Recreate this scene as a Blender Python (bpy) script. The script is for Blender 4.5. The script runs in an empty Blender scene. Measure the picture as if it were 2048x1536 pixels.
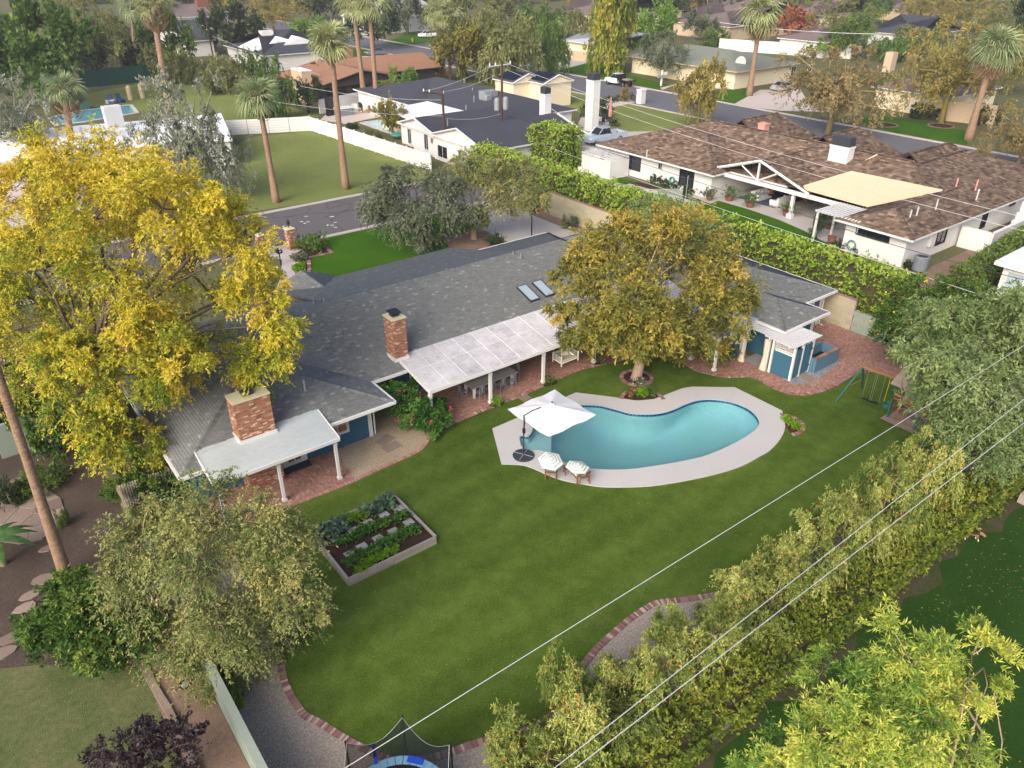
import bpy, math, random
import numpy as np
from mathutils import Vector, Matrix, Euler

SC = bpy.context.scene
COL = SC.collection
random.seed(11)
RNG = np.random.default_rng(11)
PI = math.pi

# ---------------------------------------------------------------- camera, sky, sun
# world X runs along the long side of the main house, world Y towards the street behind it
F, H, YAW = 1530.0, 22.0, math.radians(37.25)
TH = math.atan(888.0 / F)
cT, sT = math.cos(TH), math.sin(TH)
cam = bpy.data.cameras.new('camera')
cam.sensor_width = 36.0
cam.lens = 36.0 * F / 2048.0
cam.clip_start, cam.clip_end = 0.5, 3000.0
camo = bpy.data.objects.new('camera', cam)
COL.objects.link(camo)
camo.location = (0, 0, H)
camo.rotation_euler = (PI / 2 - TH, 0, -YAW)
SC.camera = camo

SUN_EL, SUN_AZ = math.radians(34.0), math.radians(205.0)     # azimuth counted anticlockwise from +X, towards the sun
world = bpy.data.worlds.new('World')
SC.world = world
world.use_nodes = True
wn = world.node_tree
wn.nodes.clear()
sky = wn.nodes.new('ShaderNodeTexSky')
sky.sky_type = 'NISHITA'
sky.sun_disc = False
sky.sun_elevation = SUN_EL
sky.sun_rotation = PI / 2 - SUN_AZ
sky.altitude = 300
sky.air_density = 0.7
sky.dust_density = 6.0
sky.ozone_density = 0.6
bgn = wn.nodes.new('ShaderNodeBackground')
bgn.inputs['Strength'].default_value = 0.15
wo = wn.nodes.new('ShaderNodeOutputWorld')
wn.links.new(sky.outputs['Color'], bgn.inputs['Color'])
wn.links.new(bgn.outputs['Background'], wo.inputs['Surface'])
sl = bpy.data.lights.new('sun', 'SUN')
sl.energy = 1.2
sl.angle = math.radians(45)
sl.color = (1.0, 0.95, 0.87)
slo = bpy.data.objects.new('sun', sl)
COL.objects.link(slo)
sd = Vector((math.cos(SUN_EL) * math.cos(SUN_AZ), math.cos(SUN_EL) * math.sin(SUN_AZ), math.sin(SUN_EL)))
slo.rotation_euler = sd.to_track_quat('Z', 'Y').to_euler()
slo.location = (0, 0, 60)
vs = SC.view_settings
vs.view_transform = 'Standard'
vs.look = 'None'
vs.gamma = 1.0
vs.use_curve_mapping = False
vs.exposure = 0.74
SC.render.engine = 'CYCLES'
SC.cycles.max_bounces = 8
SC.cycles.diffuse_bounces = 5
SC.cycles.transparent_max_bounces = 16
SC.cycles.caustics_reflective = False
SC.cycles.caustics_refractive = False

# ---------------------------------------------------------------- measuring: photo pixels to places on level planes
cY, sY = math.cos(YAW), math.sin(YAW)
FWD = np.array([sY, cY]); RGT = np.array([cY, -sY])

def P(x, y, z=0.0):
    "the place seen at photo pixel (x, y) on the level plane z"
    u, v = (x - 1024) / F, (y - 768) / F
    t = (H - z) / (sT + v * cT)
    q = RGT * (u * t) + FWD * ((cT - v * sT) * t)
    return (float(q[0]), float(q[1]), float(z))

def fw(p):
    return p[0] * FWD[0] + p[1] * FWD[1]

def LP(x, y, fwd):
    "the place seen at pixel (x, y) at the ground distance fwd ahead of the camera; also metres per pixel there"
    u, v = (x - 1024) / F, (y - 768) / F
    t = fwd / (cT - v * sT)
    q = RGT * (u * t) + FWD * fwd
    return (float(q[0]), float(q[1]), float(H - (sT + v * cT) * t)), t / F

def zat(base, y):
    "height of the point over the ground place base that shows at pixel row y"
    v = (y - 768) / F
    t = fw(base) / (cT - v * sT)
    return H - (sT + v * cT) * t

def mpp(p):
    return (fw(p) * cT + (H - p[2]) * sT) / F

# ---------------------------------------------------------------- objects
def link(o):
    COL.objects.link(o)
    return o

def thing(name, label, cat, loc=(0, 0, 0), rz=0.0, group=None, kind=None):
    o = link(bpy.data.objects.new(name, None))
    o.empty_display_size = 0.3
    o.location = loc
    o.rotation_euler = (0, 0, rz)
    o['label'] = label
    o['category'] = cat
    if group: o['group'] = group
    if kind: o['kind'] = kind
    return o

def tag(o, label=None, cat=None, group=None, kind=None):
    if label: o['label'] = label
    if cat: o['category'] = cat
    if group: o['group'] = group
    if kind: o['kind'] = kind
    return o

def kids(o):
    return list(o.children)

def dup(o, parent=None, **kw):
    c = link(o.copy())
    c.parent = parent
    for ch in kids(o):
        dup(ch, c)
    for k, v in kw.items():
        if k in ('location', 'rotation_euler', 'scale'): setattr(c, k, v)
        else: c[k] = v
    return c

def piece(name, mesh, parent, loc, rot=(0, 0, 0), scale=None):
    o = link(bpy.data.objects.new(name, mesh))
    o.parent = parent
    o.location = loc
    o.rotation_euler = rot
    if scale: o.scale = scale
    return o

def npmesh(name, V, Fq, mats, tone=None, smooth=False):
    "mesh from arrays: V (n,3), Fq (m,k) of equal-sized faces"
    V = np.asarray(V, np.float32); Fq = np.asarray(Fq, np.int32)
    me = bpy.data.meshes.new(name)
    m, k = Fq.shape
    me.vertices.add(len(V)); me.vertices.foreach_set('co', V.ravel())
    me.loops.add(m * k); me.loops.foreach_set('vertex_index', Fq.ravel())
    me.polygons.add(m)
    me.polygons.foreach_set('loop_start', np.arange(0, m * k, k, dtype=np.int32))
    if tone is not None:
        a = me.attributes.new('tone', 'FLOAT', 'FACE')
        a.data.foreach_set('value', np.asarray(tone, np.float32))
    me.update(calc_edges=True)
    for mt in (mats if isinstance(mats, (list, tuple)) else [mats]):
        me.materials.append(mt)
    if smooth:
        me.polygons.foreach_set('use_smooth', np.ones(m, dtype=bool))
    return me

def bbox_rot(rz, rx=0, ry=0):
    return Euler((rx, ry, rz)).to_matrix()

class MB:
    "collects boxes, tubes and polygons and links them as one mesh object"
    def __init__(self, org=(0, 0, 0)):
        self.o = Vector(org); self.v = []; self.f = []; self.t = []
    def add(self, vs_, fs, tone=0.5):
        b = len(self.v)
        self.v += [tuple(p) for p in vs_]
        for f in fs:
            self.f.append([b + i for i in f]); self.t.append(tone)
        return self
    def box(self, c, s, rz=0.0, rx=0.0, ry=0.0, tone=0.5):
        R = bbox_rot(rz, rx, ry); c = Vector(c)
        hx, hy, hz = s[0] / 2, s[1] / 2, s[2] / 2
        vs_ = [c + R @ Vector((x * hx, y * hy, z * hz)) for z in (-1, 1) for x, y in ((-1, -1), (1, -1), (1, 1), (-1, 1))]
        return self.add(vs_, [(3, 2, 1, 0), (4, 5, 6, 7), (0, 1, 5, 4), (1, 2, 6, 5), (2, 3, 7, 6), (3, 0, 4, 7)], tone)
    def bx(self, x0, x1, y0, y1, z0, z1, tone=0.5):
        return self.box(((x0 + x1) / 2, (y0 + y1) / 2, (z0 + z1) / 2), (abs(x1 - x0), abs(y1 - y0), abs(z1 - z0)), tone=tone)
    def poly(self, pts, tone=0.5):
        return self.add(pts, [list(range(len(pts)))], tone)
    def prism(self, pts, z0, z1, tone=0.5, bottom=True):
        n = len(pts)
        if sum(pts[i][0] * pts[(i + 1) % n][1] - pts[(i + 1) % n][0] * pts[i][1] for i in range(n)) < 0: pts = pts[::-1]
        vs_ = [(p[0], p[1], z0) for p in pts] + [(p[0], p[1], z1) for p in pts]
        fs = [list(range(n, 2 * n))] + [(i, (i + 1) % n, n + (i + 1) % n, n + i) for i in range(n)]
        if bottom: fs.append(list(range(n))[::-1])
        return self.add(vs_, fs, tone)
    def slab(self, pts, th, tone=0.5):
        "planar polygon thickened downwards (vertically)"
        n = len(pts)
        if sum(pts[i][0] * pts[(i + 1) % n][1] - pts[(i + 1) % n][0] * pts[i][1] for i in range(n)) < 0: pts = pts[::-1]
        vs_ = [tuple(p) for p in pts] + [(p[0], p[1], p[2] - th) for p in pts]
        fs = [list(range(n)), list(range(n, 2 * n))[::-1]] + [(i, n + i, n + (i + 1) % n, (i + 1) % n) for i in range(n)]
        return self.add(vs_, fs, tone)
    def tube(self, pts, r, n=6, tone=0.5, caps=True):
        pts = [Vector(p) for p in pts]
        rs = r if isinstance(r, (list, tuple)) else [r] * len(pts)
        vs_ = []; fs = []
        up = Vector((0, 0, 1))
        for i, p in enumerate(pts):
            d = (pts[min(i + 1, len(pts) - 1)] - pts[max(i - 1, 0)])
            if d.length < 1e-9: d = Vector((0, 0, 1))
            d.normalize()
            a = d.cross(up if abs(d.z) < 0.95 else Vector((1, 0, 0))); a.normalize()
            b = d.cross(a)
            for k in range(n):
                an = 2 * PI * k / n
                vs_.append(p + (a * math.cos(an) + b * math.sin(an)) * rs[i])
        for i in range(len(pts) - 1):
            for k in range(n):
                fs.append((i * n + k, (i + 1) * n + k, (i + 1) * n + (k + 1) % n, i * n + (k + 1) % n))
        if caps:
            fs.append(list(range(n))); fs.append([(len(pts) - 1) * n + k for k in range(n)][::-1])
        return self.add(vs_, fs, tone)
    def lathe(self, c, prof, n=12, tone=0.5, axis='z'):
        vs_ = []; fs = []
        for r, z in prof:
            for k in range(n):
                an = 2 * PI * k / n
                q = (r * math.cos(an), r * math.sin(an), z)
                if axis == 'y': q = (q[0], q[2], q[1])
                if axis == 'x': q = (q[2], q[0], q[1])
                vs_.append((c[0] + q[0], c[1] + q[1], c[2] + q[2]))
        for i in range(len(prof) - 1):
            for k in range(n):
                fs.append((i * n + k, i * n + (k + 1) % n, (i + 1) * n + (k + 1) % n, (i + 1) * n + k))
        fs.append(list(range(n))[::-1]); fs.append([(len(prof) - 1) * n + k for k in range(n)])
        return self.add(vs_, fs, tone)
    def mesh(self, name, mats, smooth=False):
        me = bpy.data.meshes.new(name)
        me.from_pydata([tuple(Vector(p) - self.o) for p in self.v], [], self.f)
        a = me.attributes.new('tone', 'FLOAT', 'FACE')
        a.data.foreach_set('value', np.asarray(self.t, np.float32))
        for mt in (mats if isinstance(mats, (list, tuple)) else [mats]): me.materials.append(mt)
        if smooth: me.polygons.foreach_set('use_smooth', np.ones(len(me.polygons), dtype=bool))
        return me
    def build(self, name, mat, parent=None, smooth=False, bevel=0.0, loc=None):
        o = link(bpy.data.objects.new(name, self.mesh(name, mat, smooth)))
        if parent is not None: o.parent = parent
        else: o.location = self.o
        if loc is not None: o.location = loc
        if bevel:
            m = o.modifiers.new('bevel', 'BEVEL'); m.width = bevel; m.segments = 2; m.limit_method = 'ANGLE'
        return o

# ---------------------------------------------------------------- materials
def lin(c):
    "sRGB 0-255 to linear"
    return tuple(((x / 255) / 12.92 if x / 255 <= 0.04045 else ((x / 255 + 0.055) / 1.055) ** 2.4) for x in c) + (1.0,)

MATS = {}
def M(name, cols, rough=0.8, tone=0.0, n1=(0.6, 0.5), n2=(12, 0.3), bump=None, spec=0.3, metal=0.0, trans=0.0, lo=0.0, emit=None, coat=0.0, ramp='LINEAR', wave=None, alpha=None, stretch=None, n3=None):
    """cols: linear or 3-int sRGB colours along a ramp; the ramp position is 0.5 + tone*(face tone-0.5) + two noises (scale, amount)"""
    m = bpy.data.materials.new(name); m.use_nodes = True
    nt = m.node_tree; N = nt.nodes; L = nt.links
    N.clear()
    out = N.new('ShaderNodeOutputMaterial')
    b = N.new('ShaderNodeBsdfPrincipled')
    b.inputs['Roughness'].default_value = rough
    b.inputs['Specular IOR Level'].default_value = spec
    b.inputs['Metallic'].default_value = metal
    if coat: b.inputs['Coat Weight'].default_value = coat; b.inputs['Coat Roughness'].default_value = 0.08
    geo = N.new('ShaderNodeNewGeometry')
    posn = geo.outputs['Position']
    if stretch:
        mp = N.new('ShaderNodeMapping'); mp.inputs['Scale'].default_value = stretch
        L.new(posn, mp.inputs['Vector']); posn = mp.outputs['Vector']
    fac = None
    def addf(sock, amt, bias=-0.5):
        nonlocal fac
        ma = N.new('ShaderNodeMath'); ma.operation = 'ADD'; L.new(sock, ma.inputs[0]); ma.inputs[1].default_value = bias
        mm = N.new('ShaderNodeMath'); mm.operation = 'MULTIPLY_ADD'; L.new(ma.outputs[0], mm.inputs[0]); mm.inputs[1].default_value = amt
        if fac is None: mm.inputs[2].default_value = 0.5
        else: L.new(fac, mm.inputs[2])
        fac = mm.outputs[0]
    if tone:
        at = N.new('ShaderNodeAttribute'); at.attribute_name = 'tone'
        addf(at.outputs['Fac'], tone)
    for nz in (n1, n2, n3):
        if nz and nz[1]:
            no = N.new('ShaderNodeTexNoise'); no.inputs['Scale'].default_value = nz[0]
            no.inputs['Detail'].default_value = 4; no.inputs['Roughness'].default_value = 0.6
            L.new(posn, no.inputs['Vector'])
            addf(no.outputs['Fac'], nz[1])
    if wave:      # (scale, amount, direction x, direction y)
        wv = N.new('ShaderNodeTexWave'); wv.wave_type = 'BANDS'; wv.inputs['Scale'].default_value = wave[0]
        wv.inputs['Distortion'].default_value = 2.5; wv.inputs['Detail'].default_value = 2; wv.inputs['Detail Scale'].default_value = 0.6
        mp = N.new('ShaderNodeMapping'); mp.inputs['Rotation'].default_value = (0, 0, wave[2])
        L.new(geo.outputs['Position'], mp.inputs['Vector']); L.new(mp.outputs['Vector'], wv.inputs['Vector'])
        addf(wv.outputs['Fac'], wave[1])
    cr = N.new('ShaderNodeValToRGB'); cr.color_ramp.interpolation = ramp
    cs = [lin(c) if max(c) > 1.5 else tuple(c)[:3] + (1,) for c in cols]
    els = cr.color_ramp.elements
    while len(els) < len(cs): els.new(0.5)
    for i, c in enumerate(cs):
        els[i].position = i / max(1, len(cs) - 1) if ramp == 'LINEAR' else i / len(cs)
        els[i].color = c
    if len(cs) == 1:
        els[1].color = cs[0]
    if fac is None: cr.inputs['Fac'].default_value = 0.5
    else: L.new(fac, cr.inputs['Fac'])
    L.new(cr.outputs['Color'], b.inputs['Base Color'])
    if bump:
        no = N.new('ShaderNodeTexNoise'); no.inputs['Scale'].default_value = bump[0]; no.inputs['Detail'].default_value = 3
        L.new(posn, no.inputs['Vector'])
        bp = N.new('ShaderNodeBump'); bp.inputs['Strength'].default_value = 1.0; bp.inputs['Distance'].default_value = bump[1]
        L.new(no.outputs['Fac'], bp.inputs['Height']); L.new(bp.outputs['Normal'], b.inputs['Normal'])
    sh = b.outputs['BSDF']
    if trans:
        tr = N.new('ShaderNodeBsdfTranslucent'); L.new(cr.outputs['Color'], tr.inputs['Color'])
        mx = N.new('ShaderNodeMixShader'); mx.inputs[0].default_value = trans
        L.new(sh, mx.inputs[1]); L.new(tr.outputs[0], mx.inputs[2]); sh = mx.outputs[0]
    if alpha is not None:
        tp = N.new('ShaderNodeBsdfTransparent')
        mx = N.new('ShaderNodeMixShader'); mx.inputs[0].default_value = alpha
        L.new(tp.outputs[0], mx.inputs[1]); L.new(sh, mx.inputs[2]); sh = mx.outputs[0]
    L.new(sh, out.inputs['Surface'])
    MATS[name] = m
    return m

# ground covers
M('lawn', [(44, 58, 16), (62, 82, 25), (77, 99, 34), (96, 114, 48), (126, 134, 76)], 0.95, n1=(0.13, 0.8), n2=(1.6, 0.55), n3=(17, 1.0), bump=(45, 0.02), spec=0.1, wave=(0.17, 0.12, 1.52))
M('front_lawn', [(35, 66, 8), (58, 96, 12), (80, 118, 26)], 0.95, n1=(0.3, 0.6), n2=(6, 0.5), bump=(40, 0.03), spec=0.1)
M('dry_lawn', [(88, 102, 50), (118, 128, 70), (146, 148, 90)], 0.95, n1=(0.12, 0.9), n2=(2, 0.5), bump=(30, 0.03), spec=0.1)
M('patchy_lawn', [(58, 78, 40), (86, 100, 58), (116, 118, 80), (142, 132, 98)], 0.95, n1=(0.5, 0.8), n2=(5, 0.8), bump=(40, 0.05), spec=0.1)
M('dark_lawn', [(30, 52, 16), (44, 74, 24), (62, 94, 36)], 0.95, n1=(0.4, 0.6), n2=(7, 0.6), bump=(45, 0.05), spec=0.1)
M('soil_grass', [(50, 44, 36), (82, 72, 62), (62, 72, 36), (44, 74, 24)], 0.95, n1=(0.9, 1.5), n2=(7, 0.8), bump=(30, 0.03), spec=0.1)
M('ground', [(76, 80, 50), (98, 98, 68), (86, 100, 58)], 0.95, n1=(0.05, 0.8), n2=(0.8, 0.5), bump=(4, 0.05), spec=0.1)
M('dirt', [(96, 78, 66), (134, 112, 97), (160, 138, 122)], 0.95, n1=(0.7, 0.8), n2=(6, 0.7), bump=(20, 0.015), spec=0.1)
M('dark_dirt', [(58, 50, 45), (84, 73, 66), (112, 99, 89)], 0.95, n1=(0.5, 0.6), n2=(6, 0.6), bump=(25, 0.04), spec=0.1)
M('gravel', [(104, 94, 84), (158, 147, 135), (204, 194, 180)], 0.9, n1=(0.4, 0.3), n2=(14, 1.5), bump=(20, 0.02))
M('tan_gravel', [(118, 104, 84), (162, 147, 124), (198, 184, 158)], 0.9, n1=(0.6, 0.4), n2=(14, 1.3), bump=(20, 0.02))
M('grey_gravel', [(84, 88, 94), (128, 132, 136), (178, 180, 182)], 0.9, n1=(0.6, 0.3), n2=(12, 1.6), bump=(20, 0.02))
M('asphalt', [(78, 75, 78), (96, 92, 95), (114, 110, 112)], 0.9, n1=(0.15, 0.5), n2=(9, 0.25), bump=(60, 0.01))
M('far_asphalt', [(84, 84, 92), (100, 100, 106), (116, 115, 119)], 0.9, n1=(0.08, 0.6), n2=(3, 0.2))
M('crack', [(34, 34, 38)], 0.95)
M('concrete', [(156, 151, 146), (178, 173, 168), (194, 190, 186)], 0.85, n1=(0.3, 0.5), n2=(5, 0.3), bump=(40, 0.008))
M('deck', [(172, 169, 168), (188, 186, 185), (200, 198, 197)], 0.85, n1=(0.35, 0.5), n2=(9, 0.3), bump=(50, 0.006))
M('driveway', [(172, 160, 152), (192, 180, 172), (206, 196, 190)], 0.85, n1=(0.3, 0.5), n2=(5, 0.3))
M('paver_brown', [(100, 80, 72), (124, 102, 92)], 0.9, tone=0.8)
M('soil', [(46, 33, 28), (66, 50, 42), (84, 66, 56)], 0.95, n1=(1.5, 0.5), n2=(18, 0.6), bump=(20, 0.05), spec=0.1)
M('flagstone', [(112, 98, 88), (136, 120, 110), (158, 142, 130)], 0.85, tone=0.8, n1=(1.2, 0.4), n2=(10, 0.3), bump=(12, 0.02))
M('mortar', [(150, 142, 134), (176, 168, 160)], 0.9)
M('slab_grey', [(146, 144, 142), (170, 168, 166)], 0.9, tone=0.8, bump=(30, 0.01))
# brick and masonry
M('brick', [(128, 86, 70), (154, 104, 82), (172, 120, 96), (172, 136, 114), (216, 192, 164)], 0.9, tone=1.0, n1=(6, 0.15), n2=(30, 0.2), bump=(60, 0.004))
M('paving_brick', [(138, 100, 88), (156, 116, 102), (172, 132, 118), (186, 152, 140)], 0.9, tone=0.9, n1=(0.5, 0.35), n2=(8, 0.15), bump=(60, 0.003))
M('edging_brick', [(112, 76, 74), (136, 98, 94), (152, 122, 118), (196, 176, 160)], 0.9, tone=1.0, n1=(5, 0.15), n2=(30, 0.15), bump=(60, 0.003))
M('brick_joint', [(118, 92, 82), (142, 116, 104)], 0.95)
M('block_wall', [(150, 144, 118), (172, 165, 138), (186, 180, 156)], 0.9, n1=(0.4, 0.6), n2=(6, 0.3), bump=(30, 0.01), tone=0.3)
M('green_wall', [(122, 136, 124), (146, 158, 146), (164, 174, 162)], 0.9, n1=(0.6, 0.5), n2=(8, 0.3), bump=(30, 0.01), tone=0.3)
M('tan_stucco', [(182, 160, 132), (204, 184, 156)], 0.9, n1=(0.4, 0.4))
M('cream_stucco', [(222, 208, 176), (236, 224, 196)], 0.9, n1=(0.4, 0.4))
M('cap_concrete', [(196, 188, 152), (214, 206, 172)], 0.9, n1=(3, 0.5))
# paint
M('white_paint', [(208, 208, 206), (224, 224, 222)], 0.6, n1=(1.0, 0.5), n2=(14, 0.25))
M('white_wall', [(210, 209, 205), (226, 225, 222)], 0.8, n1=(0.5, 0.5), n2=(7, 0.25), tone=0.3)
M('white_roof', [(158, 156, 158), (194, 192, 194), (216, 215, 217)], 0.75, n1=(1.1, 1.3), n2=(6, 0.9), tone=0.25)
M('grey_roof', [(150, 158, 160), (176, 184, 186), (194, 200, 202)], 0.75, n1=(0.7, 0.9), n2=(9, 0.6), stretch=(0.35, 1, 1))
M('bright_roof', [(232, 233, 238), (244, 245, 248)], 0.7, n1=(0.3, 0.4))
M('blue_paint', [(42, 82, 104), (54, 98, 122), (66, 110, 134)], 0.6, n1=(0.8, 0.4), n2=(10, 0.2), tone=0.3)
M('blue_grey_wall', [(78, 112, 132), (94, 128, 146)], 0.8, n1=(0.8, 0.5), n2=(10, 0.2))
M('trim_blue', [(60, 84, 128)], 0.6)
# roofs
M('shingle', [(98, 101, 102), (109, 112, 112), (117, 120, 119), (126, 129, 127), (146, 149, 143)], 0.9, tone=1.0, n1=(0.25, 0.12), n2=(30, 0.15), bump=(80, 0.004))
M('shingle_base', [(84, 87, 88), (100, 103, 103)], 0.92, n1=(0.5, 0.4), n2=(20, 0.4))
M('shake', [(70, 58, 50), (98, 82, 70), (120, 102, 88), (146, 128, 112)], 0.9, tone=1.0, n1=(0.3, 0.06), n2=(14, 0.2))
M('shake_base', [(48, 40, 36), (64, 54, 48)], 0.95)
M('dark_shingle', [(50, 52, 60), (66, 68, 77), (84, 86, 94)], 0.9, tone=0.8, n1=(0.3, 0.4), n2=(9, 0.4))
M('brown_shingle', [(128, 92, 72), (152, 114, 92), (172, 134, 112)], 0.9, tone=0.6, n1=(0.3, 0.4), n2=(9, 0.35))
M('green_shingle', [(104, 110, 100), (120, 126, 115), (134, 140, 128)], 0.9, tone=0.6, n1=(0.2, 0.5), n2=(9, 0.35))
M('mauve_shingle', [(96, 82, 80), (116, 102, 100), (134, 118, 114)], 0.9, tone=0.6, n1=(0.2, 0.5), n2=(9, 0.35))
M('blue_shingle', [(92, 104, 118), (110, 122, 136)], 0.9, n1=(0.2, 0.5), n2=(9, 0.3))
M('pale_roof', [(176, 180, 186), (196, 199, 204)], 0.85, n1=(0.2, 0.5))
M('tan_membrane', [(206, 182, 150), (222, 200, 168)], 0.85, n1=(0.3, 0.5), n2=(6, 0.2), tone=0.3)
# timber, metal, glass, cloth
M('weathered_wood', [(120, 104, 92), (148, 132, 118), (172, 156, 142)], 0.9, tone=0.7, n1=(2, 0.4), n2=(14, 0.4), bump=(30, 0.004))
M('grey_timber', [(130, 122, 114), (156, 148, 140), (176, 168, 160)], 0.9, tone=0.6, n1=(1.5, 0.5), n2=(16, 0.4), bump=(30, 0.004))
M('play_wood', [(116, 78, 54), (146, 104, 74), (166, 124, 92)], 0.85, tone=0.7, n1=(2, 0.4), n2=(14, 0.3))
M('teak', [(112, 76, 48), (146, 102, 66)], 0.7, tone=0.6, n1=(4, 0.5))
M('pole_wood', [(64, 46, 40), (88, 66, 56)], 0.9, n1=(1, 0.5), n2=(12, 0.4))
M('dark_metal', [(44, 48, 56), (58, 62, 70)], 0.5, spec=0.5)
M('black_metal', [(18, 19, 22), (30, 31, 34)], 0.45, spec=0.5)
M('galvanised', [(150, 154, 158), (182, 186, 190)], 0.45, metal=0.5, n1=(2, 0.5))
M('grey_plastic', [(110, 116, 124), (128, 134, 142)], 0.6)
M('green_metal', [(38, 92, 78), (52, 110, 94)], 0.5)
M('wire', [(188, 188, 190), (206, 206, 208)], 0.5)
M('dark_wire', [(70, 70, 76)], 0.6)
M('glass_dark', [(22, 28, 36), (38, 46, 54)], 0.08, spec=0.8, n1=(0.6, 0.6))
M('glass_pale', [(150, 168, 178), (178, 194, 202)], 0.12, spec=0.7)
M('glass_warm', [(120, 76, 40), (176, 116, 62)], 0.15, spec=0.6, n1=(2, 0.9))
M('solar', [(16, 20, 34), (26, 32, 50)], 0.12, spec=0.8)
M('white_cloth', [(232, 232, 236), (244, 244, 246)], 0.9, n1=(2, 0.4), trans=0.15)
M('cream_cloth', [(214, 200, 176), (232, 220, 198)], 0.9, n1=(2, 0.5))
M('stripe_green', [(166, 184, 176)], 0.9)
M('stripe_cream', [(240, 238, 224)], 0.9)
M('rug', [(66, 76, 92), (84, 94, 110)], 0.95)
M('dark_mat', [(40, 44, 50), (58, 62, 68)], 0.95)
M('terracotta', [(112, 72, 58), (138, 92, 74)], 0.85, n1=(4, 0.5))
M('teal_pot', [(60, 122, 112), (84, 146, 134)], 0.4)
M('green_screen', [(24, 62, 56), (34, 78, 70)], 0.9, n1=(0.6, 0.5))
M('trampoline_pad', [(96, 140, 172), (120, 162, 190)], 0.6, n1=(1.5, 0.6))
M('royal_blue', [(24, 56, 172), (36, 84, 190)], 0.6)
M('trampoline_mat', [(14, 16, 20), (22, 24, 30)], 0.7)
M('net', [(16, 26, 30)], 0.9, alpha=0.68)
M('red_paint', [(190, 54, 30), (214, 76, 40)], 0.5)
M('pink_pipe', [(206, 138, 128), (222, 158, 146)], 0.7)
M('orange_umbrella', [(206, 98, 62)], 0.8)
# cars
M('car_white', [(226, 229, 234), (238, 240, 243)], 0.25, coat=0.6, n1=None, n2=None)
M('car_silver', [(186, 190, 196), (206, 210, 214)], 0.3, metal=0.4, coat=0.6, n1=None, n2=None)
M('car_pale_blue', [(176, 190, 204), (194, 206, 218)], 0.3, metal=0.3, coat=0.6, n1=None, n2=None)
M('car_grey', [(108, 112, 116), (130, 134, 138)], 0.3, metal=0.5, coat=0.6, n1=None, n2=None)
M('tyre', [(22, 22, 24)], 0.85)
M('rim', [(150, 152, 156)], 0.35, metal=0.7)
M('lamp_clear', [(220, 224, 228)], 0.1)
M('lamp_red', [(140, 16, 16)], 0.2)
# bark and leaves
M('bark', [(74, 62, 54), (104, 90, 80), (134, 120, 108)], 0.95, n1=(3, 0.6), n2=(16, 0.5), bump=(10, 0.04), stretch=(1, 1, 0.25))
M('pale_bark', [(140, 116, 98), (172, 148, 128), (196, 176, 158)], 0.95, n1=(3, 0.5), n2=(16, 0.5), bump=(14, 0.04), stretch=(1, 1, 0.3))
M('twig', [(150, 134, 112), (176, 160, 138)], 0.9)
M('grey_twig', [(128, 118, 110), (156, 146, 138)], 0.9)
M('palm_trunk', [(104, 82, 66), (146, 120, 98), (180, 154, 130)], 0.95, n1=(2.5, 0.8), n2=(12, 0.9), bump=(6, 0.06), stretch=(1, 1, 3))
M('palm_thatch', [(104, 82, 62), (146, 118, 90), (184, 158, 122)], 0.95, tone=0.8)
def leaf(name, cols, trans=0.2, tone=1.0, n1=(0.5, 0.4)):
    return M(name, cols, 0.55, tone=tone, n1=n1, n2=None, trans=trans, spec=0.25)
leaf('leaf_yellow', [(106, 128, 44), (154, 164, 54), (196, 188, 60), (218, 200, 66), (230, 208, 90)], 0.32, n1=(0.22, 0.9))
leaf('leaf_mesquite', [(88, 106, 58), (118, 130, 72), (146, 150, 86), (180, 170, 106)])
leaf('leaf_oak', [(86, 94, 42), (118, 120, 52), (150, 142, 62), (184, 162, 76)], n1=(0.4, 0.7))
leaf('leaf_citrus', [(38, 62, 20), (56, 88, 30), (82, 114, 42), (132, 148, 66)])
leaf('leaf_acacia', [(76, 98, 54), (104, 126, 74), (130, 148, 92), (154, 168, 110)])
leaf('leaf_tecoma', [(86, 108, 50), (120, 138, 64), (154, 164, 82), (186, 188, 108)], n1=(0.6, 0.7))
leaf('leaf_ash', [(74, 116, 52), (112, 148, 62), (158, 178, 74), (204, 202, 92)], n1=(0.5, 0.7))
leaf('leaf_hedge', [(72, 104, 30), (108, 142, 44), (148, 174, 62), (180, 196, 86)], n1=(0.5, 0.4))
leaf('leaf_hedge_dark', [(62, 88, 32), (90, 116, 46), (118, 140, 62)])
leaf('leaf_purple', [(34, 26, 30), (52, 42, 46), (78, 62, 66)], 0.1)
leaf('leaf_olive', [(80, 90, 68), (106, 116, 90), (134, 142, 114)])
leaf('leaf_grey', [(108, 116, 92), (142, 148, 126), (182, 184, 168)])
leaf('leaf_dark', [(42, 58, 34), (60, 78, 46), (82, 100, 60)])
leaf('leaf_green', [(60, 86, 34), (88, 116, 48), (118, 144, 68)])
leaf('leaf_bright', [(84, 118, 44), (112, 146, 60), (140, 168, 82)])
leaf('leaf_gold', [(112, 108, 56), (148, 138, 74), (180, 162, 94)], n1=(0.3, 0.6))
leaf('leaf_tan', [(114, 106, 68), (144, 130, 86), (170, 150, 106)], n1=(0.3, 0.6))
leaf('leaf_rust', [(138, 84, 60), (166, 106, 76), (186, 130, 96)])
leaf('leaf_willow', [(90, 100, 56), (122, 128, 74), (150, 152, 96)], n1=(0.3, 0.5))
leaf('leaf_palm', [(124, 136, 86), (160, 168, 116), (190, 194, 146)])
leaf('leaf_palm_green', [(112, 130, 84), (146, 162, 114), (180, 190, 148)])
leaf('leaf_veg', [(42, 82, 24), (70, 116, 40), (110, 152, 62)])
leaf('leaf_kale', [(58, 86, 66), (84, 112, 88), (112, 138, 112)])
leaf('leaf_lime', [(92, 134, 20), (130, 168, 34)])
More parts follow.
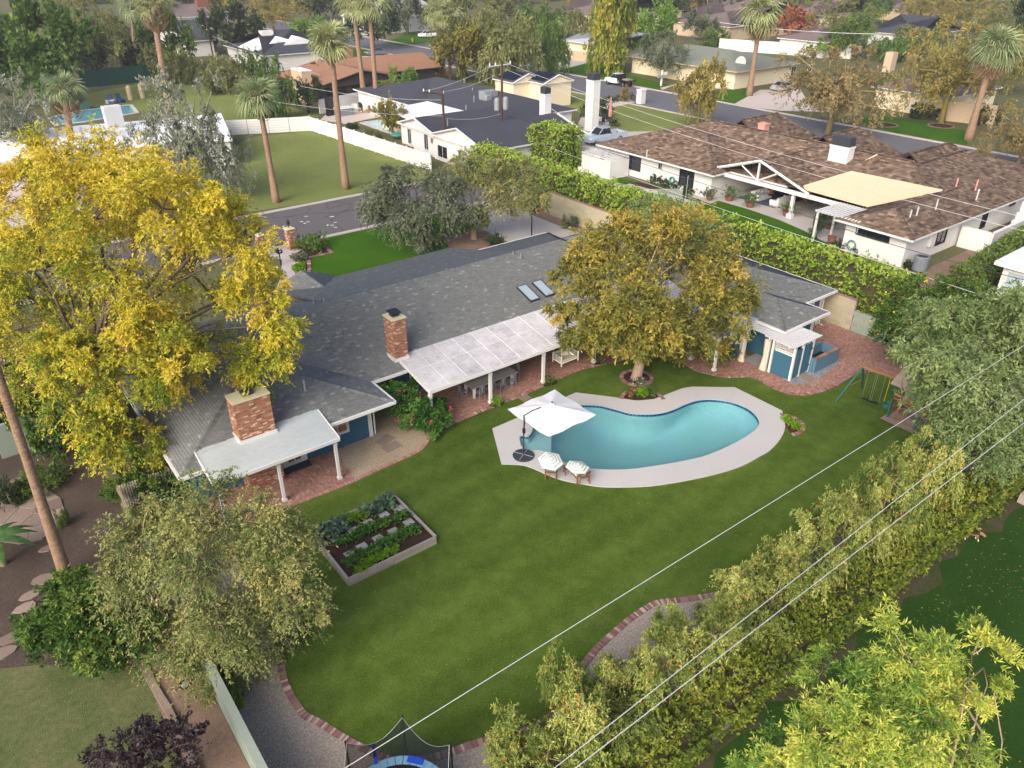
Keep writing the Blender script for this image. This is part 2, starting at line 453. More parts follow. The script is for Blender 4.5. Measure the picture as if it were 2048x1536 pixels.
leaf('leaf_banana', [(50, 84, 42), (72, 108, 56), (98, 130, 74)])
leaf('leaf_column', [(82, 106, 42), (122, 136, 54), (176, 164, 64)])
leaf('bract_pink', [(190, 60, 100), (214, 92, 128)])
leaf('bloom_orange', [(216, 104, 48), (234, 132, 66)])
leaf('lemon', [(214, 190, 40), (230, 208, 66)])
leaf('fallen', [(150, 126, 50), (190, 156, 66)])
# ---------------------------------------------------------------- foliage
def unit(a):
    return a / np.maximum(np.linalg.norm(a, axis=-1, keepdims=True), 1e-9)

def clumps_of(lobes, per_area=1.6, rng=RNG, fill=0.25, zmin=-0.75, hole=0.25, spread=0.34):
    "clump centres on and in the lobes: (x,y,z,r[,flatten])"
    C, R, O = [], [], []
    for lb in lobes:
        x, y, z, r = lb[:4]; fl = lb[4] if len(lb) > 4 else 0.85
        n = max(5, int(per_area * 4 * PI * r * r / max(0.15, (spread * r) ** 2) * 0.16))
        d = unit(rng.normal(size=(n, 3)))
        d = d[d[:, 2] > zmin]
        rad = np.where(rng.random(len(d)) < fill, rng.uniform(0.25, 0.75, len(d)), rng.uniform(0.72, 1.0, len(d)))
        ph = rng.uniform(0, 6.28, 3)
        bump_ = 0.12 * (np.sin(d[:, 0] * 4.3 + ph[0]) + np.sin(d[:, 1] * 5.1 + ph[1]) + np.sin(d[:, 2] * 4.7 + ph[2]))
        keep = rng.random(len(d)) > hole * (0.5 + 2.2 * np.abs(np.minimum(bump_, 0)) / 0.3 * 0.6)
        p = d * (rad * (1 + bump_))[:, None] * r
        p[:, 2] *= fl
        C.append((p + np.array([x, y, z]))[keep]); O.append(d[keep]); R.append(np.full(keep.sum(), r * spread))
    return np.concatenate(C), np.concatenate(R), np.concatenate(O)

def leaves(C, R, O, twigs, per, L, W, tw=1.0, droop=0.15, up=0.35, rng=RNG, ctone=None, spread=0.9, face_up=0.9, edge=None):
    "leaf quads on twigs that leave each clump; returns vertices, faces, tone, twig segments"
    N = len(C)
    if ctone is None: ctone = rng.normal(0.5, 0.2, N)
    idx = np.repeat(np.arange(N), twigs)
    n = len(idx)
    org = C[idx] + rng.normal(size=(n, 3)) * (R[idx] * 0.38)[:, None]
    d = unit(O[idx] * 0.75 + rng.normal(size=(n, 3)) * spread * 0.7 + np.array([0, 0, up]))
    tl = R[idx] * tw * rng.uniform(0.6, 1.35, n)
    i2 = np.repeat(np.arange(n), per)
    m = len(i2)
    t = rng.uniform(0.08, 1.05, m)
    pos = org[i2] + d[i2] * (tl[i2] * t)[:, None]
    pos[:, 2] -= droop * tl[i2] * t * t
    nrm = unit(np.array([0, 0, face_up]) + rng.normal(size=(m, 3)) * 0.6 + O[idx][i2] * 0.45)
    sd = unit(np.cross(d[i2], nrm)) * np.where(rng.random(m) < 0.5, 1, -1)[:, None]
    ld = unit(d[i2] * 0.75 + sd * rng.uniform(0.3, 1.1, m)[:, None] + rng.normal(size=(m, 3)) * 0.3 - np.array([0, 0, droop * 1.2]) * t[:, None])
    wd = unit(np.cross(ld, nrm))
    l = L * rng.uniform(0.6, 1.35, m)[:, None]; w = W * rng.uniform(0.7, 1.3, m)[:, None]
    V = np.empty((m, 4, 3), np.float32)
    V[:, 0] = pos; V[:, 1] = pos + ld * l * 0.45 + wd * w * 0.5; V[:, 2] = pos + ld * l; V[:, 3] = pos + ld * l * 0.45 - wd * w * 0.5
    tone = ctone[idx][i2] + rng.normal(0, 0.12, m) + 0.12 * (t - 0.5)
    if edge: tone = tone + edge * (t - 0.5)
    return V.reshape(-1, 3), np.arange(m * 4, dtype=np.int32).reshape(-1, 4), np.clip(tone, 0, 1), (org, org + d * tl[:, None] - np.array([0, 0, 1]) * (droop * tl)[:, None])

def limb(mb, a, b, r0, r1, bend=0.12, n=5, seg=4, rng=RNG):
    a = np.array(a, float); b = np.array(b, float)
    Ln = np.linalg.norm(b - a)
    off = rng.normal(size=3) * Ln * bend; off[2] = abs(off[2]) * 0.6
    pts = [a + (b - a) * t + off * math.sin(PI * t) * 0.6 for t in np.linspace(0, 1, seg)]
    mb.tube(pts, list(np.linspace(r0, r1, seg)), n, caps=False)
    return pts

def skeleton(mb, base, fork, lobes, C, R, r0, rng=RNG, twigs=90, n=7, lean=None):
    "trunk, one limb per lobe, and thinner branches from each lobe to some of its clumps"
    base = np.array(base, float); fork = np.array(fork, float)
    mid = (base + fork) / 2 + rng.normal(size=3) * np.array([0.06, 0.06, 0]) * np.linalg.norm(fork - base)
    flare = base + (fork - base) * 0.06
    mb.tube([base - np.array([0, 0, 0.15]), flare, mid, fork, fork + np.array([0, 0, r0 * 2])], [r0 * 1.45, r0 * 1.08, r0 * 0.92, r0 * 0.75, r0 * .3], 9)
    lc = []
    for lb in lobes:
        c = np.array(lb[:3], float); c[2] -= lb[3] * 0.25
        rr = r0 * 0.25 * min(1.0, 0.45 + lb[3] / max(l[3] for l in lobes) * 0.6)
        limb(mb, fork + np.array([0, 0, r0 * rng.uniform(-.5, 1.8)]), c, rr * rng.uniform(.7, 1.3), rr * 0.35, 0.2, 6, 5, rng)
        lc.append((c, rr))
    if len(C):
        sel = rng.permutation(len(C))[:twigs]
        cc = np.array([l[0] for l in lc])
        for i in sel:
            k = int(np.argmin(((cc - C[i]) ** 2).sum(1)))
            rr = lc[k][1]
            limb(mb, cc[k] + (C[i] - cc[k]) * 0.05, C[i], max(0.012, rr * 0.32), max(0.006, rr * 0.08), 0.1, 4, 4, rng)

def twig_mesh(seg, r, keep, rng=RNG):
    "thin three sided sticks along the given segments"
    a, b = seg
    n = len(a); s = rng.permutation(n)[:int(n * keep)]
    a = a[s]; b = b[s]
    d = unit(b - a); u = unit(np.cross(d, np.array([0.3, 0.2, 1.0]))); w = np.cross(d, u)
    V = np.empty((len(a), 6, 3), np.float32)
    for k in range(3):
        an = 2 * PI * k / 3
        o = (u * math.cos(an) + w * math.sin(an))
        V[:, k] = a + o * r; V[:, 3 + k] = b + o * r * 0.4
    q = np.array([[0, 1, 4, 3], [1, 2, 5, 4], [2, 0, 3, 5]])
    Fq = (np.arange(len(a))[:, None, None] * 6 + q[None]).reshape(-1, 4)
    return V.reshape(-1, 3), Fq

def real_tree(name, label, cat, base, lobes, leafmat, barkmat='bark', trunk_r=0.25, fork=0.45, fork_pt=None, twigs=7, per=9, L=0.16, W=0.07,
              tw=1.2, droop=0.15, up=0.35, per_area=1.6, hole=0.25, tone=0.5, tvar=0.22, zt=0.0, seed=1, twigmat='twig', tkeep=0.25, tr=0.008, fill=0.25, spread=0.34,
              group=None, edge=None, branches=90, zmin=-0.75, xt=None, face_up=0.9):
    rng = np.random.default_rng(seed)
    t = thing(name, label, cat, base, group=group)
    C, R, O = clumps_of(lobes, per_area, rng, fill, zmin, hole, spread)
    zs = C[:, 2]
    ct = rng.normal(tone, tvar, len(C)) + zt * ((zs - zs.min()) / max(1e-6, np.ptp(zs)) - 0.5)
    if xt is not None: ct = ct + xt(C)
    V, Fq, tn, seg = leaves(C, R, O, twigs, per, L, W, tw, droop, up, rng, ct, face_up=face_up, edge=edge)
    b = np.array(base)
    cr = link(bpy.data.objects.new('crown', npmesh('crown', V - b, Fq, MATS[leafmat], tn)))
    cr.parent = t
    mb = MB(base)
    top = np.mean([l[:3] for l in lobes], axis=0)
    fp = np.array(fork_pt) if fork_pt is not None else b + (top - b) * fork
    skeleton(mb, base, fp, lobes, C, R, trunk_r, rng, branches)
    mb.build('trunk', MATS[barkmat], t, smooth=True)
    if tkeep:
        V, Fq = twig_mesh(seg, tr, tkeep, rng)
        tw_ = link(bpy.data.objects.new('twigs', npmesh('twigs', V - b, Fq, MATS[twigmat])))
        tw_.parent = t; tw_['kind'] = 'stuff'
    return t

# unit crowns shared by the trees of the neighbourhood: height 1 (crown centre about 0.6), half width 1
def unit_crown(kind, seed):
    rng = np.random.default_rng(seed)
    if kind == 'round':
        lobes = [(0, 0, .62, .62, .5)] + [(math.cos(a) * .5, math.sin(a) * .5, rng.uniform(.45, .75), rng.uniform(.36, .5), .5) for a in np.arange(6) * 1.05 + rng.random()]
        k = dict(twigs=22, per=12, L=.075, W=.04, tw=1.0, droop=.15)
    elif kind == 'loose':
        lobes = [(math.cos(a) * rng.uniform(.2, .65), math.sin(a) * rng.uniform(.2, .65), rng.uniform(.3, .84), rng.uniform(.28, .44), .6) for a in np.arange(11) * .9 + rng.random()]
        k = dict(twigs=22, per=13, L=.062, W=.031, tw=1.3, droop=.3)
    elif kind == 'big':
        lobes = [(math.cos(a) * rng.uniform(.05, .78), math.sin(a) * rng.uniform(.05, .78), rng.uniform(.3, .86), rng.uniform(.2, .34), .6) for a in np.arange(24) * 2.4]
        k = dict(twigs=16, per=15, L=.031, W=.0155, tw=1.35, droop=.35)
    elif kind == 'weep':
        lobes = [(math.cos(a) * rng.uniform(.1, .6), math.sin(a) * rng.uniform(.1, .6), rng.uniform(.28, .8), rng.uniform(.3, .45), .7) for a in np.arange(10) * .8 + rng.random()]
        k = dict(twigs=20, per=15, L=.08, W=.024, tw=1.5, droop=.9, up=0.0)
    elif kind == 'column':
        lobes = [(rng.normal() * .15, rng.normal() * .15, z, .75 - .5 * abs(z - .5), .5) for z in (.3, .42, .54, .66, .78, .88)]
        k = dict(twigs=26, per=12, L=.12, W=.05, tw=1.0, droop=.4)
    else:  # bush: foliage down to the ground
        lobes = [(0, 0, .45, .8, .55)] + [(math.cos(a) * .45, math.sin(a) * .45, rng.uniform(.3, .6), rng.uniform(.4, .55), .6) for a in np.arange(5) * 1.26 + rng.random()]
        k = dict(twigs=18, per=11, L=.09, W=.048, tw=1.0, droop=.1)
    C, R, O = clumps_of(lobes, 1.7, rng, .2, -.8, .22)
    ct = rng.normal(.5, .22, len(C))
    V, Fq, tn, seg = leaves(C, R, O, rng=rng, ctone=ct, **k)
    me = npmesh('crown', V, Fq, MATS['leaf_green'], tn)
    mb = MB()
    zb = 0.5
    mb.tube([(0, 0, -.02), (.02, .01, .2), (0.0, .02, zb)], [.06, .04, .03], 7)
    for l in lobes:
        limb(mb, (0, .01, zb - .2 * rng.random()), (l[0], l[1], l[2]), .022, .007, .1, 4, 4, rng)
    return me, mb.mesh('trunk', MATS['bark'], True)

CROWNS = {k: [unit_crown(k, 100 + 7 * i + s) for s in range(n)] for i, (k, n) in enumerate((('round', 2), ('loose', 2), ('big', 1), ('weep', 2), ('column', 1), ('bush', 2)))}

def far_tree(bx, by, ty, hw, kind, mat, label, name='tree', cat='tree', group='trees of the neighbouring gardens', rzs=None, bark='bark', dy=0.0, trunk=True):
    "tree standing at pixel (bx,by) whose top shows at row ty and whose crown is hw pixels wide on each side"
    b = P(bx, by)
    ht = max(0.6, zat(b, ty)); w = hw * mpp((b[0], b[1], ht * .6)) * (1.15 if hw > 24 else 1)
    rz = random.uniform(0, 6.28)
    if kind == 'loose' and hw > 58: kind = 'big'
    t = thing(name, label, cat, b, rz, group)
    crm, trm = random.choice(CROWNS[kind])
    for nm, me, mt in (('crown', crm, mat), ('trunk', trm, bark)):
        if nm == 'trunk' and not trunk: continue
        o = link(bpy.data.objects.new(nm, me)); o.parent = t
        o.scale = (w, w, ht) if nm == 'crown' else (min(w, ht * .5),) * 2 + (ht,)
        if nm == 'trunk': o.scale = (w, w, ht)
        o.material_slots[0].link = 'OBJECT'; o.material_slots[0].material = MATS[mat]
    return t

# palms: every frond a part
def frond_mesh(seed, L=1.0, droop=0.5, old=False):
    rng = np.random.default_rng(seed)
    V = []; Fq = []; T = []
    pl = L * .5
    def arc(t): return np.array([t * pl, 0, -droop * .25 * (t ** 2) * L * .5])
    for i in range(3):
        a, b = arc(i / 3), arc((i + 1) / 3)
        w = .02 * L
        k = len(V); V += [a + (0, w, 0), a - (0, w, 0), b - (0, w, 0), b + (0, w, 0)]; Fq.append((k, k + 1, k + 2, k + 3)); T.append(.8)
    tip = arc(1.0)
    n = 20
    for j in range(n):
        an = (j / (n - 1) - .5) * 3.7
        d = np.array([math.cos(an), math.sin(an), rng.normal() * .12])
        ln = L * (.62 + .1 * rng.random()) * (1 - .15 * abs(an) / 1.8)
        s = np.array([-d[1], d[0], .15]) * .024 * L
        dr = droop * (.35 + .3 * rng.random()) * L
        m_ = tip + d * ln * .55 + np.array([0, 0, .04 * L - dr * .18]); e = tip + d * ln * .95 - np.array([0, 0, dr])
        k = len(V)
        V += [tip - s * .3, tip + s * .3, m_ + s, m_ - s, e + s * .2, e - s * .2]
        Fq += [(k, k + 1, k + 2, k + 3), (k + 3, k + 2, k + 4, k + 5)]
        t = np.clip(rng.normal(.5, .2), 0, 1); T += [t, t]
    return npmesh('frond', np.array(V), np.array(Fq), MATS['palm_thatch' if old else 'leaf_palm'], T)

FRONDS = [frond_mesh(i, 1.0, d) for i, d in enumerate((.15, .3, .55, .4))]
OLDF = [frond_mesh(20 + i, 1.0, 1.1, True) for i in range(2)]

def palm(label, base, top, r, size, mat='leaf_palm', n=34, skirt=0, boots=0.0, low=-0.5, crown=True, group='palms'):
    "base and top are places; r the trunk radius at the foot; size the frond length"
    t = thing('palm_tree', label, 'palm', base, group=group)
    b = np.array(base); tp = np.array(top)
    mb = MB(base)
    seg = 14
    ax = tp - b
    side = np.array([-ax[1], ax[0], 0]) * .02
    pts = [b + ax * k / seg + side * math.sin(PI * k / seg) for k in range(seg + 1)]
    pts[0] = pts[0] - np.array([0, 0, .2])
    mb.tube(pts, [r * .62 * (1.25 - .42 * min(1, 3 * k / seg) - .12 * k / seg) for k in range(seg + 1)], 12)
    mb.build('trunk', MATS['palm_trunk'], t, smooth=True)
    if boots:
        m2 = MB(base); rng = np.random.default_rng(int(abs(b[0]) * 10))
        for k in range(110):
            h = rng.uniform(0, 1); an = rng.uniform(0, 6.28)
            rr = r * (.8 + .7 * math.sin(PI * min(1, h * .9 + .15)))
            p = tp + np.array([math.cos(an) * rr, math.sin(an) * rr, -boots * (1 - h)])
            d = np.array([math.cos(an), math.sin(an), rng.uniform(.3, 1.5)]) * r * rng.uniform(.5, 1.1)
            s = np.array([-math.sin(an), math.cos(an), 0]) * r * .22
            m2.add([p - s, p + s, p + d + s * .6, p + d - s * .6], [(0, 1, 2, 3)], rng.random())
        o = m2.build('leaf_bases', MATS['palm_thatch'], t); o['kind'] = 'stuff'
    if crown:
        rng = np.random.default_rng(int(abs(b[1]) * 10))
        for k in range(n):
            u = (k + .5) / n
            el = 1.5 - u * (1.5 - low * 1.3); an = k * 2.39996 + rng.uniform(-.2, .2)
            L = size * .74 * (.66 + .38 * min(1, u * 2.2)) * rng.uniform(.85, 1.15)
            if k % 4 == 3: continue
            o = piece('frond', FRONDS[min(3, int(u * 2.2 + rng.random() * 1.5))], t, tuple(tp - b), (rng.uniform(-.5, .5), -el, an), (L, L, L))
            o.material_slots[0].link = 'OBJECT'; o.material_slots[0].material = MATS[mat]
        for k in range(skirt):
            an = k * 2.39996
            L = size * .7 * rng.uniform(.7, 1.0)
            piece('dead_frond', OLDF[k % 2], t, tuple(tp - b - np.array([0, 0, rng.uniform(.1, .5)])), (rng.uniform(-.4, .4), rng.uniform(.7, 1.35), an), (L, L, L))
    return t

def hedge(label, pts, hw, z0, z1, mat, name='hedge', dens=60, L=.13, W=.075, seed=3, group=None, rough=.14, bare=None, tone=.5):
    "clipped hedge along the polyline pts: leaves over a box, with a dark woody core"
    rng = np.random.default_rng(seed)
    t = thing(name, label, 'hedge', (pts[0][0], pts[0][1], z0), group=group)
    org = np.array([pts[0][0], pts[0][1], z0])
    CC, OO = [], []
    core = MB(tuple(org))
    for (p, q) in zip(pts[:-1], pts[1:]):
        p = np.array(p[:2]); q = np.array(q[:2]); Ln = np.linalg.norm(q - p); d = (q - p) / Ln; s = np.array([-d[1], d[0]])
        for face, area in (('t', Ln * 2 * hw), ('l', Ln * (z1 - z0)), ('r', Ln * (z1 - z0)), ('a', 2 * hw * (z1 - z0)), ('b', 2 * hw * (z1 - z0))):
            n = int(area * dens * 1.15)
            u = rng.uniform(-hw * .3, Ln + hw * .3, n); w = rng.uniform(-hw, hw, n); z = rng.uniform(z0, z1, n); o = np.zeros((n, 3))
            if face == 't': z[:] = z1; o[:, 2] = 1
            if face == 'l': w[:] = hw; o[:, :2] = s
            if face == 'r': w[:] = -hw; o[:, :2] = -s
            if face == 'a': u[:] = -hw * .3; o[:, :2] = -d
            if face == 'b': u[:] = Ln + hw * .3; o[:, :2] = d
            wob = rough * (np.sin(u * 2.1) * .5 + np.sin(u * 5.3 + w * 3) * .5 + np.sin(z * 4 + u * 3) * .5) + rng.normal(size=n) * rough * .45
            c = np.stack([p[0] + d[0] * u + s[0] * w, p[1] + d[1] * u + s[1] * w, z], 1) + o * wob[:, None]
            edge_ = (np.abs(w) > hw * .85) & (z > z1 - .2)
            c[edge_, 2] -= rng.uniform(0, .16, edge_.sum())
            if bare is not None:
                k = bare(c, rng)
                c = c[k]; o = o[k]
            CC.append(c); OO.append(o)
        m = (p + q) / 2
        core.box((m[0], m[1], (z0 + z1) / 2 - .05), (Ln, 2 * hw - .3, z1 - z0 - .3), math.atan2(d[1], d[0]))
    C = np.concatenate(CC); O = np.concatenate(OO)
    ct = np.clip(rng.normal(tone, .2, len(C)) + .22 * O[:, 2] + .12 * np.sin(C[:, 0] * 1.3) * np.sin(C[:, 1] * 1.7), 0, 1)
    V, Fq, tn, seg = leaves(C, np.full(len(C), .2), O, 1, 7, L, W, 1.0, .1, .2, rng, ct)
    o = link(bpy.data.objects.new('foliage', npmesh('foliage', V - org, Fq, MATS[mat], tn))); o.parent = t
    core.build('woody_core', MATS['hedge_core'], t)
    return t
M('hedge_core', [(50, 52, 30), (74, 70, 46), (100, 92, 64)], 0.95, n1=(3, .8), n2=(14, .6), bump=(6, .1), stretch=(1, 1, .3))
# ---------------------------------------------------------------- ground
import bmesh

def smooth(pts, n=4, closed=True):
    "Catmull-Rom through the points"
    p = [np.array(q[:2], float) for q in pts]; N_ = len(p); out = []
    rng_ = range(N_) if closed else range(N_ - 1)
    for i in rng_:
        if closed: a, b, c, d = p[i - 1], p[i], p[(i + 1) % N_], p[(i + 2) % N_]
        else: a, b, c, d = p[max(0, i - 1)], p[i], p[i + 1], p[min(N_ - 1, i + 2)]
        for k in range(n):
            t = k / n
            q = .5 * ((2 * b) + (c - a) * t + (2 * a - 5 * b + 4 * c - d) * t * t + (3 * b - a - 3 * c + d) * t ** 3)
            out.append((float(q[0]), float(q[1])))
    if not closed: out.append(tuple(map(float, p[-1])))
    return out

def px(lst, z=0.0):
    return [P(x, y, z)[:2] for x, y in lst]

def sheet(name, outer, z, mat, holes=(), kind='structure', parent=None, label=None, cat=None):
    bm = bmesh.new(); es = []
    for loop in [outer] + list(holes):
        vs_ = [bm.verts.new((p[0], p[1], z)) for p in loop]
        es += [bm.edges.new((vs_[i], vs_[(i + 1) % len(vs_)])) for i in range(len(vs_))]
    bmesh.ops.triangle_fill(bm, use_beauty=True, edges=es, normal=(0, 0, 1))
    for f in bm.faces:
        f.normal_update()
        if f.normal.z < 0: f.normal_flip()
    me = bpy.data.meshes.new(name); bm.to_mesh(me); bm.free()
    me.materials.append(MATS[mat])
    o = link(bpy.data.objects.new(name, me))
    if parent: o.parent = parent
    elif kind: o['kind'] = kind
    if label: o['label'] = label
    if cat: o['category'] = cat
    return o

def inside(p, poly):
    c = False; n = len(poly)
    for i in range(n):
        x1, y1 = poly[i][:2]; x2, y2 = poly[i - 1][:2]
        if (y1 > p[1]) != (y2 > p[1]) and p[0] < (x2 - x1) * (p[1] - y1) / (y2 - y1) + x1: c = not c
    return c

POOLPX = [(1039, 874), (1054.7, 874.6), (1063.8, 865.5), (1071, 846), (1093, 826), (1120, 815), (1148, 812), (1177, 811), (1203, 813), (1234, 821), (1260, 828), (1292, 830), (1320, 828), (1346, 821), (1372, 809.5),
          (1396, 802), (1422, 800), (1456, 804), (1482, 812), (1503, 824), (1517, 841), (1516, 854), (1503, 867), (1469, 888), (1417, 911), (1365, 924), (1312.5, 933), (1260, 940), (1216, 941), (1177, 938),
          (1143, 930.6), (1122, 923), (1104, 913.6), (1091, 906), (1078, 902), (1048, 901)]
def smooth_ring(r, k=14):
    for _ in range(k): r = (np.roll(r, 1, 0) + 2 * r + np.roll(r, -1, 0)) / 4
    return r
WZ = -0.10                                        # water level
pool = smooth(px(POOLPX, 0.0), 3)
DECKPX = [(984.6, 858.8), (1152, 786.6), (1229, 796), (1252.6, 800), (1275, 803), (1307, 800), (1331, 791), (1364.6, 778), (1383, 775), (1469, 776), (1520, 801), (1564, 823), (1570, 854), (1561.5, 878), (1540, 902),
          (1520, 914), (1482, 934), (1430, 950), (1364.6, 964), (1299.5, 973.5), (1247, 975.6), (1203, 975), (1167, 969.6), (1130, 963), (1099, 952.7), (1070, 939.7), (1047, 932), (1021, 930), (1003, 929.5)]
deck = px(DECKPX[:11]) + smooth(px(DECKPX[11:]), 3, False)

sheet('ground', [(-900, -700), (1200, -700), (1200, 1200), (-900, 1200)], 0.0, 'ground', [pool])
BORDERL = [(556, 1300), (558, 1318), (562.5, 1334), (568, 1365), (583, 1396), (601.5, 1425), (614.6, 1436), (640.6, 1448.5), (677, 1472), (729, 1500.6), (780, 1521), (835, 1523), (888, 1511), (943, 1491.5), (995, 1477), (1040, 1466), (1078, 1451),
           (1107, 1428), (1122, 1412), (1138, 1384), (1156, 1349.5), (1172, 1326), (1198, 1295), (1224, 1271), (1260, 1240), (1299.5, 1214), (1320, 1206), (1364.6, 1201), (1427, 1192), (1484, 1181), (1540, 1160), (1600, 1120)]
border = smooth(px(BORDERL), 4, False)
LAWNPX_TOP = [(1780, 960), (1900, 900), (1960, 850), (1900, 800), (1830, 772), (1796, 758.6), (1764, 749), (1744, 744), (1718, 746), (1698.6, 756), (1674, 772.5), (1646, 784), (1609, 792), (1577.5, 789), (1546, 778), (1518, 761), (1498, 754),
              (1456, 756), (1427, 752), (1391, 742), (1346, 715), (1330, 706), (1307, 703), (1268, 712), (1240, 722), (1162, 740), (1045, 793.6), (1020, 802), (885.6, 857.6), (861, 867), (851, 885), (833, 903), (776, 929), (724, 953), (700, 964), (552, 1022), (470, 1050), (480, 1130), (530, 1230)]
lawn = border + px(LAWNPX_TOP)
sheet('lawn', lawn, 0.012, 'lawn', [pool])
AW = 2.42                                        # the left garden wall runs along this line, the rear one along BW
BW = 8.35
sheet('gravel_bed', [(AW, BW), (60, BW), (60, 15), (44.4, 20), (33, 12), (20, 14), (12, 22), (AW, 27.5)], 0.005, 'gravel')
# pool deck and pool
sheet('pool_deck', deck, 0.06, 'deck', [pool])
mb = MB()
for i in range(len(deck)):
    a, b = deck[i], deck[(i + 1) % len(deck)]
    mb.poly([(a[0], a[1], 0.0), (b[0], b[1], 0.0), (b[0], b[1], 0.06), (a[0], a[1], 0.06)])
mb.build('deck_edge', MATS['deck'])['kind'] = 'structure'
# deck expansion joints
mb = MB()
for (x0, y0, x1, y1) in ((1240, 941, 1247, 975), (1063, 935, 1085, 905), (1152, 787, 1163, 811), (1252, 800, 1258, 826), (1383, 775, 1400, 800), (1469, 776, 1462, 805), (1564, 823, 1512, 832), (1540, 902, 1500, 869), (1430, 950, 1415, 913)):
    a, b = P(x0, y0, .06), P(x1, y1, .06)
    mb.tube([(a[0], a[1], .056), (b[0], b[1], .056)], .007, 4)
o = mb.build('deck_joint', MATS['mortar']); o['kind'] = 'structure'

M('pool_plaster', [(140, 192, 197), (160, 206, 210)], .7, n1=(.5, .5), n2=(5, .2))
M('pool_shelf', [(176, 216, 214), (192, 224, 220)], .7, n1=(.6, .4))
M('pool_tile', [(20, 44, 84), (30, 62, 110), (24, 52, 96)], .25, tone=1.0, spec=.6)
def water_mat(name, tint, rough=.0):
    m = bpy.data.materials.new(name); m.use_nodes = True
    nt = m.node_tree; N = nt.nodes; L = nt.links; N.clear()
    out = N.new('ShaderNodeOutputMaterial')
    tr = N.new('ShaderNodeBsdfTransparent'); tr.inputs[0].default_value = tint
    gl = N.new('ShaderNodeBsdfGlossy'); gl.inputs['Roughness'].default_value = rough; gl.inputs[0].default_value = (1, 1, 1, 1)
    lw = N.new('ShaderNodeLayerWeight'); pw = N.new('ShaderNodeMath'); pw.operation = 'POWER'; pw.inputs[1].default_value = 4.0; L.new(lw.outputs['Facing'], pw.inputs[0]); fr = N.new('ShaderNodeMath'); fr.operation = 'MULTIPLY_ADD'; fr.inputs[1].default_value = .95; fr.inputs[2].default_value = .1; L.new(pw.outputs[0], fr.inputs[0])
    no = N.new('ShaderNodeTexNoise'); no.inputs['Scale'].default_value = 2.2; no.inputs['Detail'].default_value = 3
    geo = N.new('ShaderNodeNewGeometry'); L.new(geo.outputs['Position'], no.inputs['Vector'])
    bp = N.new('ShaderNodeBump'); bp.inputs['Distance'].default_value = .03; L.new(no.outputs['Fac'], bp.inputs['Height'])
    L.new(bp.outputs['Normal'], gl.inputs['Normal']); L.new(bp.outputs['Normal'], lw.inputs['Normal'])
    mx = N.new('ShaderNodeMixShader'); L.new(fr.outputs[0], mx.inputs[0]); L.new(tr.outputs[0], mx.inputs[1]); L.new(gl.outputs[0], mx.inputs[2])
    L.new(mx.outputs[0], out.inputs['Surface']); MATS[name] = m
    return m
water_mat('water', (.74, .87, .885, 1))
pc = (float(np.mean([p[0] for p in pool])), float(np.mean([p[1] for p in pool])), 0)
pt = thing('swimming_pool', 'turquoise kidney shaped swimming pool with a pale deck round it', 'pool', pc)
def depth_at(p):
    t = min(1, max(0, (p[0] - 23.0) / 7))
    return -(0.9 + .9 * t)
mb = MB(pc)
# floor as a grid clipped by the outline, walls down to it
V = []; Fq = []; n_ = len(pool); rg = np.array(pool) - np.array(pc[:2])
for sc_, z_ in ((1, .055), (1, -.3), (.96, -.62), (.87, -.95), (.7, -1.25), (.45, -1.45), (.2, -1.5), (.02, -1.5)): V += [(p[0] * sc_, p[1] * sc_, z_) for p in rg]; rg = smooth_ring(rg) if z_ < -.4 else rg
for r_ in range(7):
    for k in range(n_): Fq.append((r_ * n_ + k, r_ * n_ + (k + 1) % n_, (r_ + 1) * n_ + (k + 1) % n_, (r_ + 1) * n_ + k))
V.append((0, 0, -1.5)); Fq += [(7 * n_ + k, 7 * n_ + (k + 1) % n_, 8 * n_, 8 * n_) for k in range(n_)]
piece('basin', npmesh('basin', V, Fq, MATS['pool_plaster'], smooth=True), pt, (0, 0, 0))
shelf = [p for p in px([(1036, 874), (1054.7, 874.6), (1063.8, 865.5), (1071, 846), (1085, 832), (1104, 830), (1102, 913), (1091, 906), (1078, 902), (1046, 901)], WZ)]
MB(pc).prism(shelf, -1.49, WZ - .32).build('entry_shelf', MATS['pool_shelf'], pt)
w = sheet('water', [(p[0] - pc[0], p[1] - pc[1]) for p in pool], WZ, 'water', kind=None, parent=pt)
# blue waterline tiles, one by one
tm = [MB().box((0, 0, 0), (.2, .02, .12), tone=t).mesh('waterline_tile', MATS['pool_tile']) for t in (.1, .35, .6, .9)]
per = 0.0
cnt = 0
for i in range(len(pool)):
    a, b = np.array(pool[i]), np.array(pool[(i + 1) % len(pool)])
    d = b - a; Ln = np.linalg.norm(d)
    s = .21 - per
    while s < Ln:
        q = a + d * s / Ln
        nrm = np.array([d[1], -d[0]]) / Ln
        ins = 1 if inside(q + nrm * .05, pool) else -1
        q = q + nrm * ins * .012
        piece('waterline_tile', tm[cnt % 4], pt, (q[0] - pc[0], q[1] - pc[1], -.045), (0, 0, math.atan2(d[1], d[0])))
        cnt += 1; s += .21
    per = (per + Ln) % .21

# brick strips: a run of bricks laid crosswise along a path
BRICKV = {}
def brick_meshes(mat, s, n=10):
    key = (mat, s)
    if key not in BRICKV:
        BRICKV[key] = [MB().box((0, 0, 0), s, tone=(k + .5) / n).mesh('brick', MATS[mat]) for k in range(n)]
    return BRICKV[key]

def resample(path, step):
    out = []; acc = 0.0
    for a, b in zip(path[:-1], path[1:]):
        a = np.array(a[:2]); b = np.array(b[:2]); d = b - a; Ln = np.linalg.norm(d)
        if Ln < 1e-6: continue
        s = -acc % step if acc else 0
        s = (step - acc) % step
        while s < Ln:
            out.append((a + d * s / Ln, math.atan2(d[1], d[0]))); s += step
        acc = (acc + Ln) % step
    return out

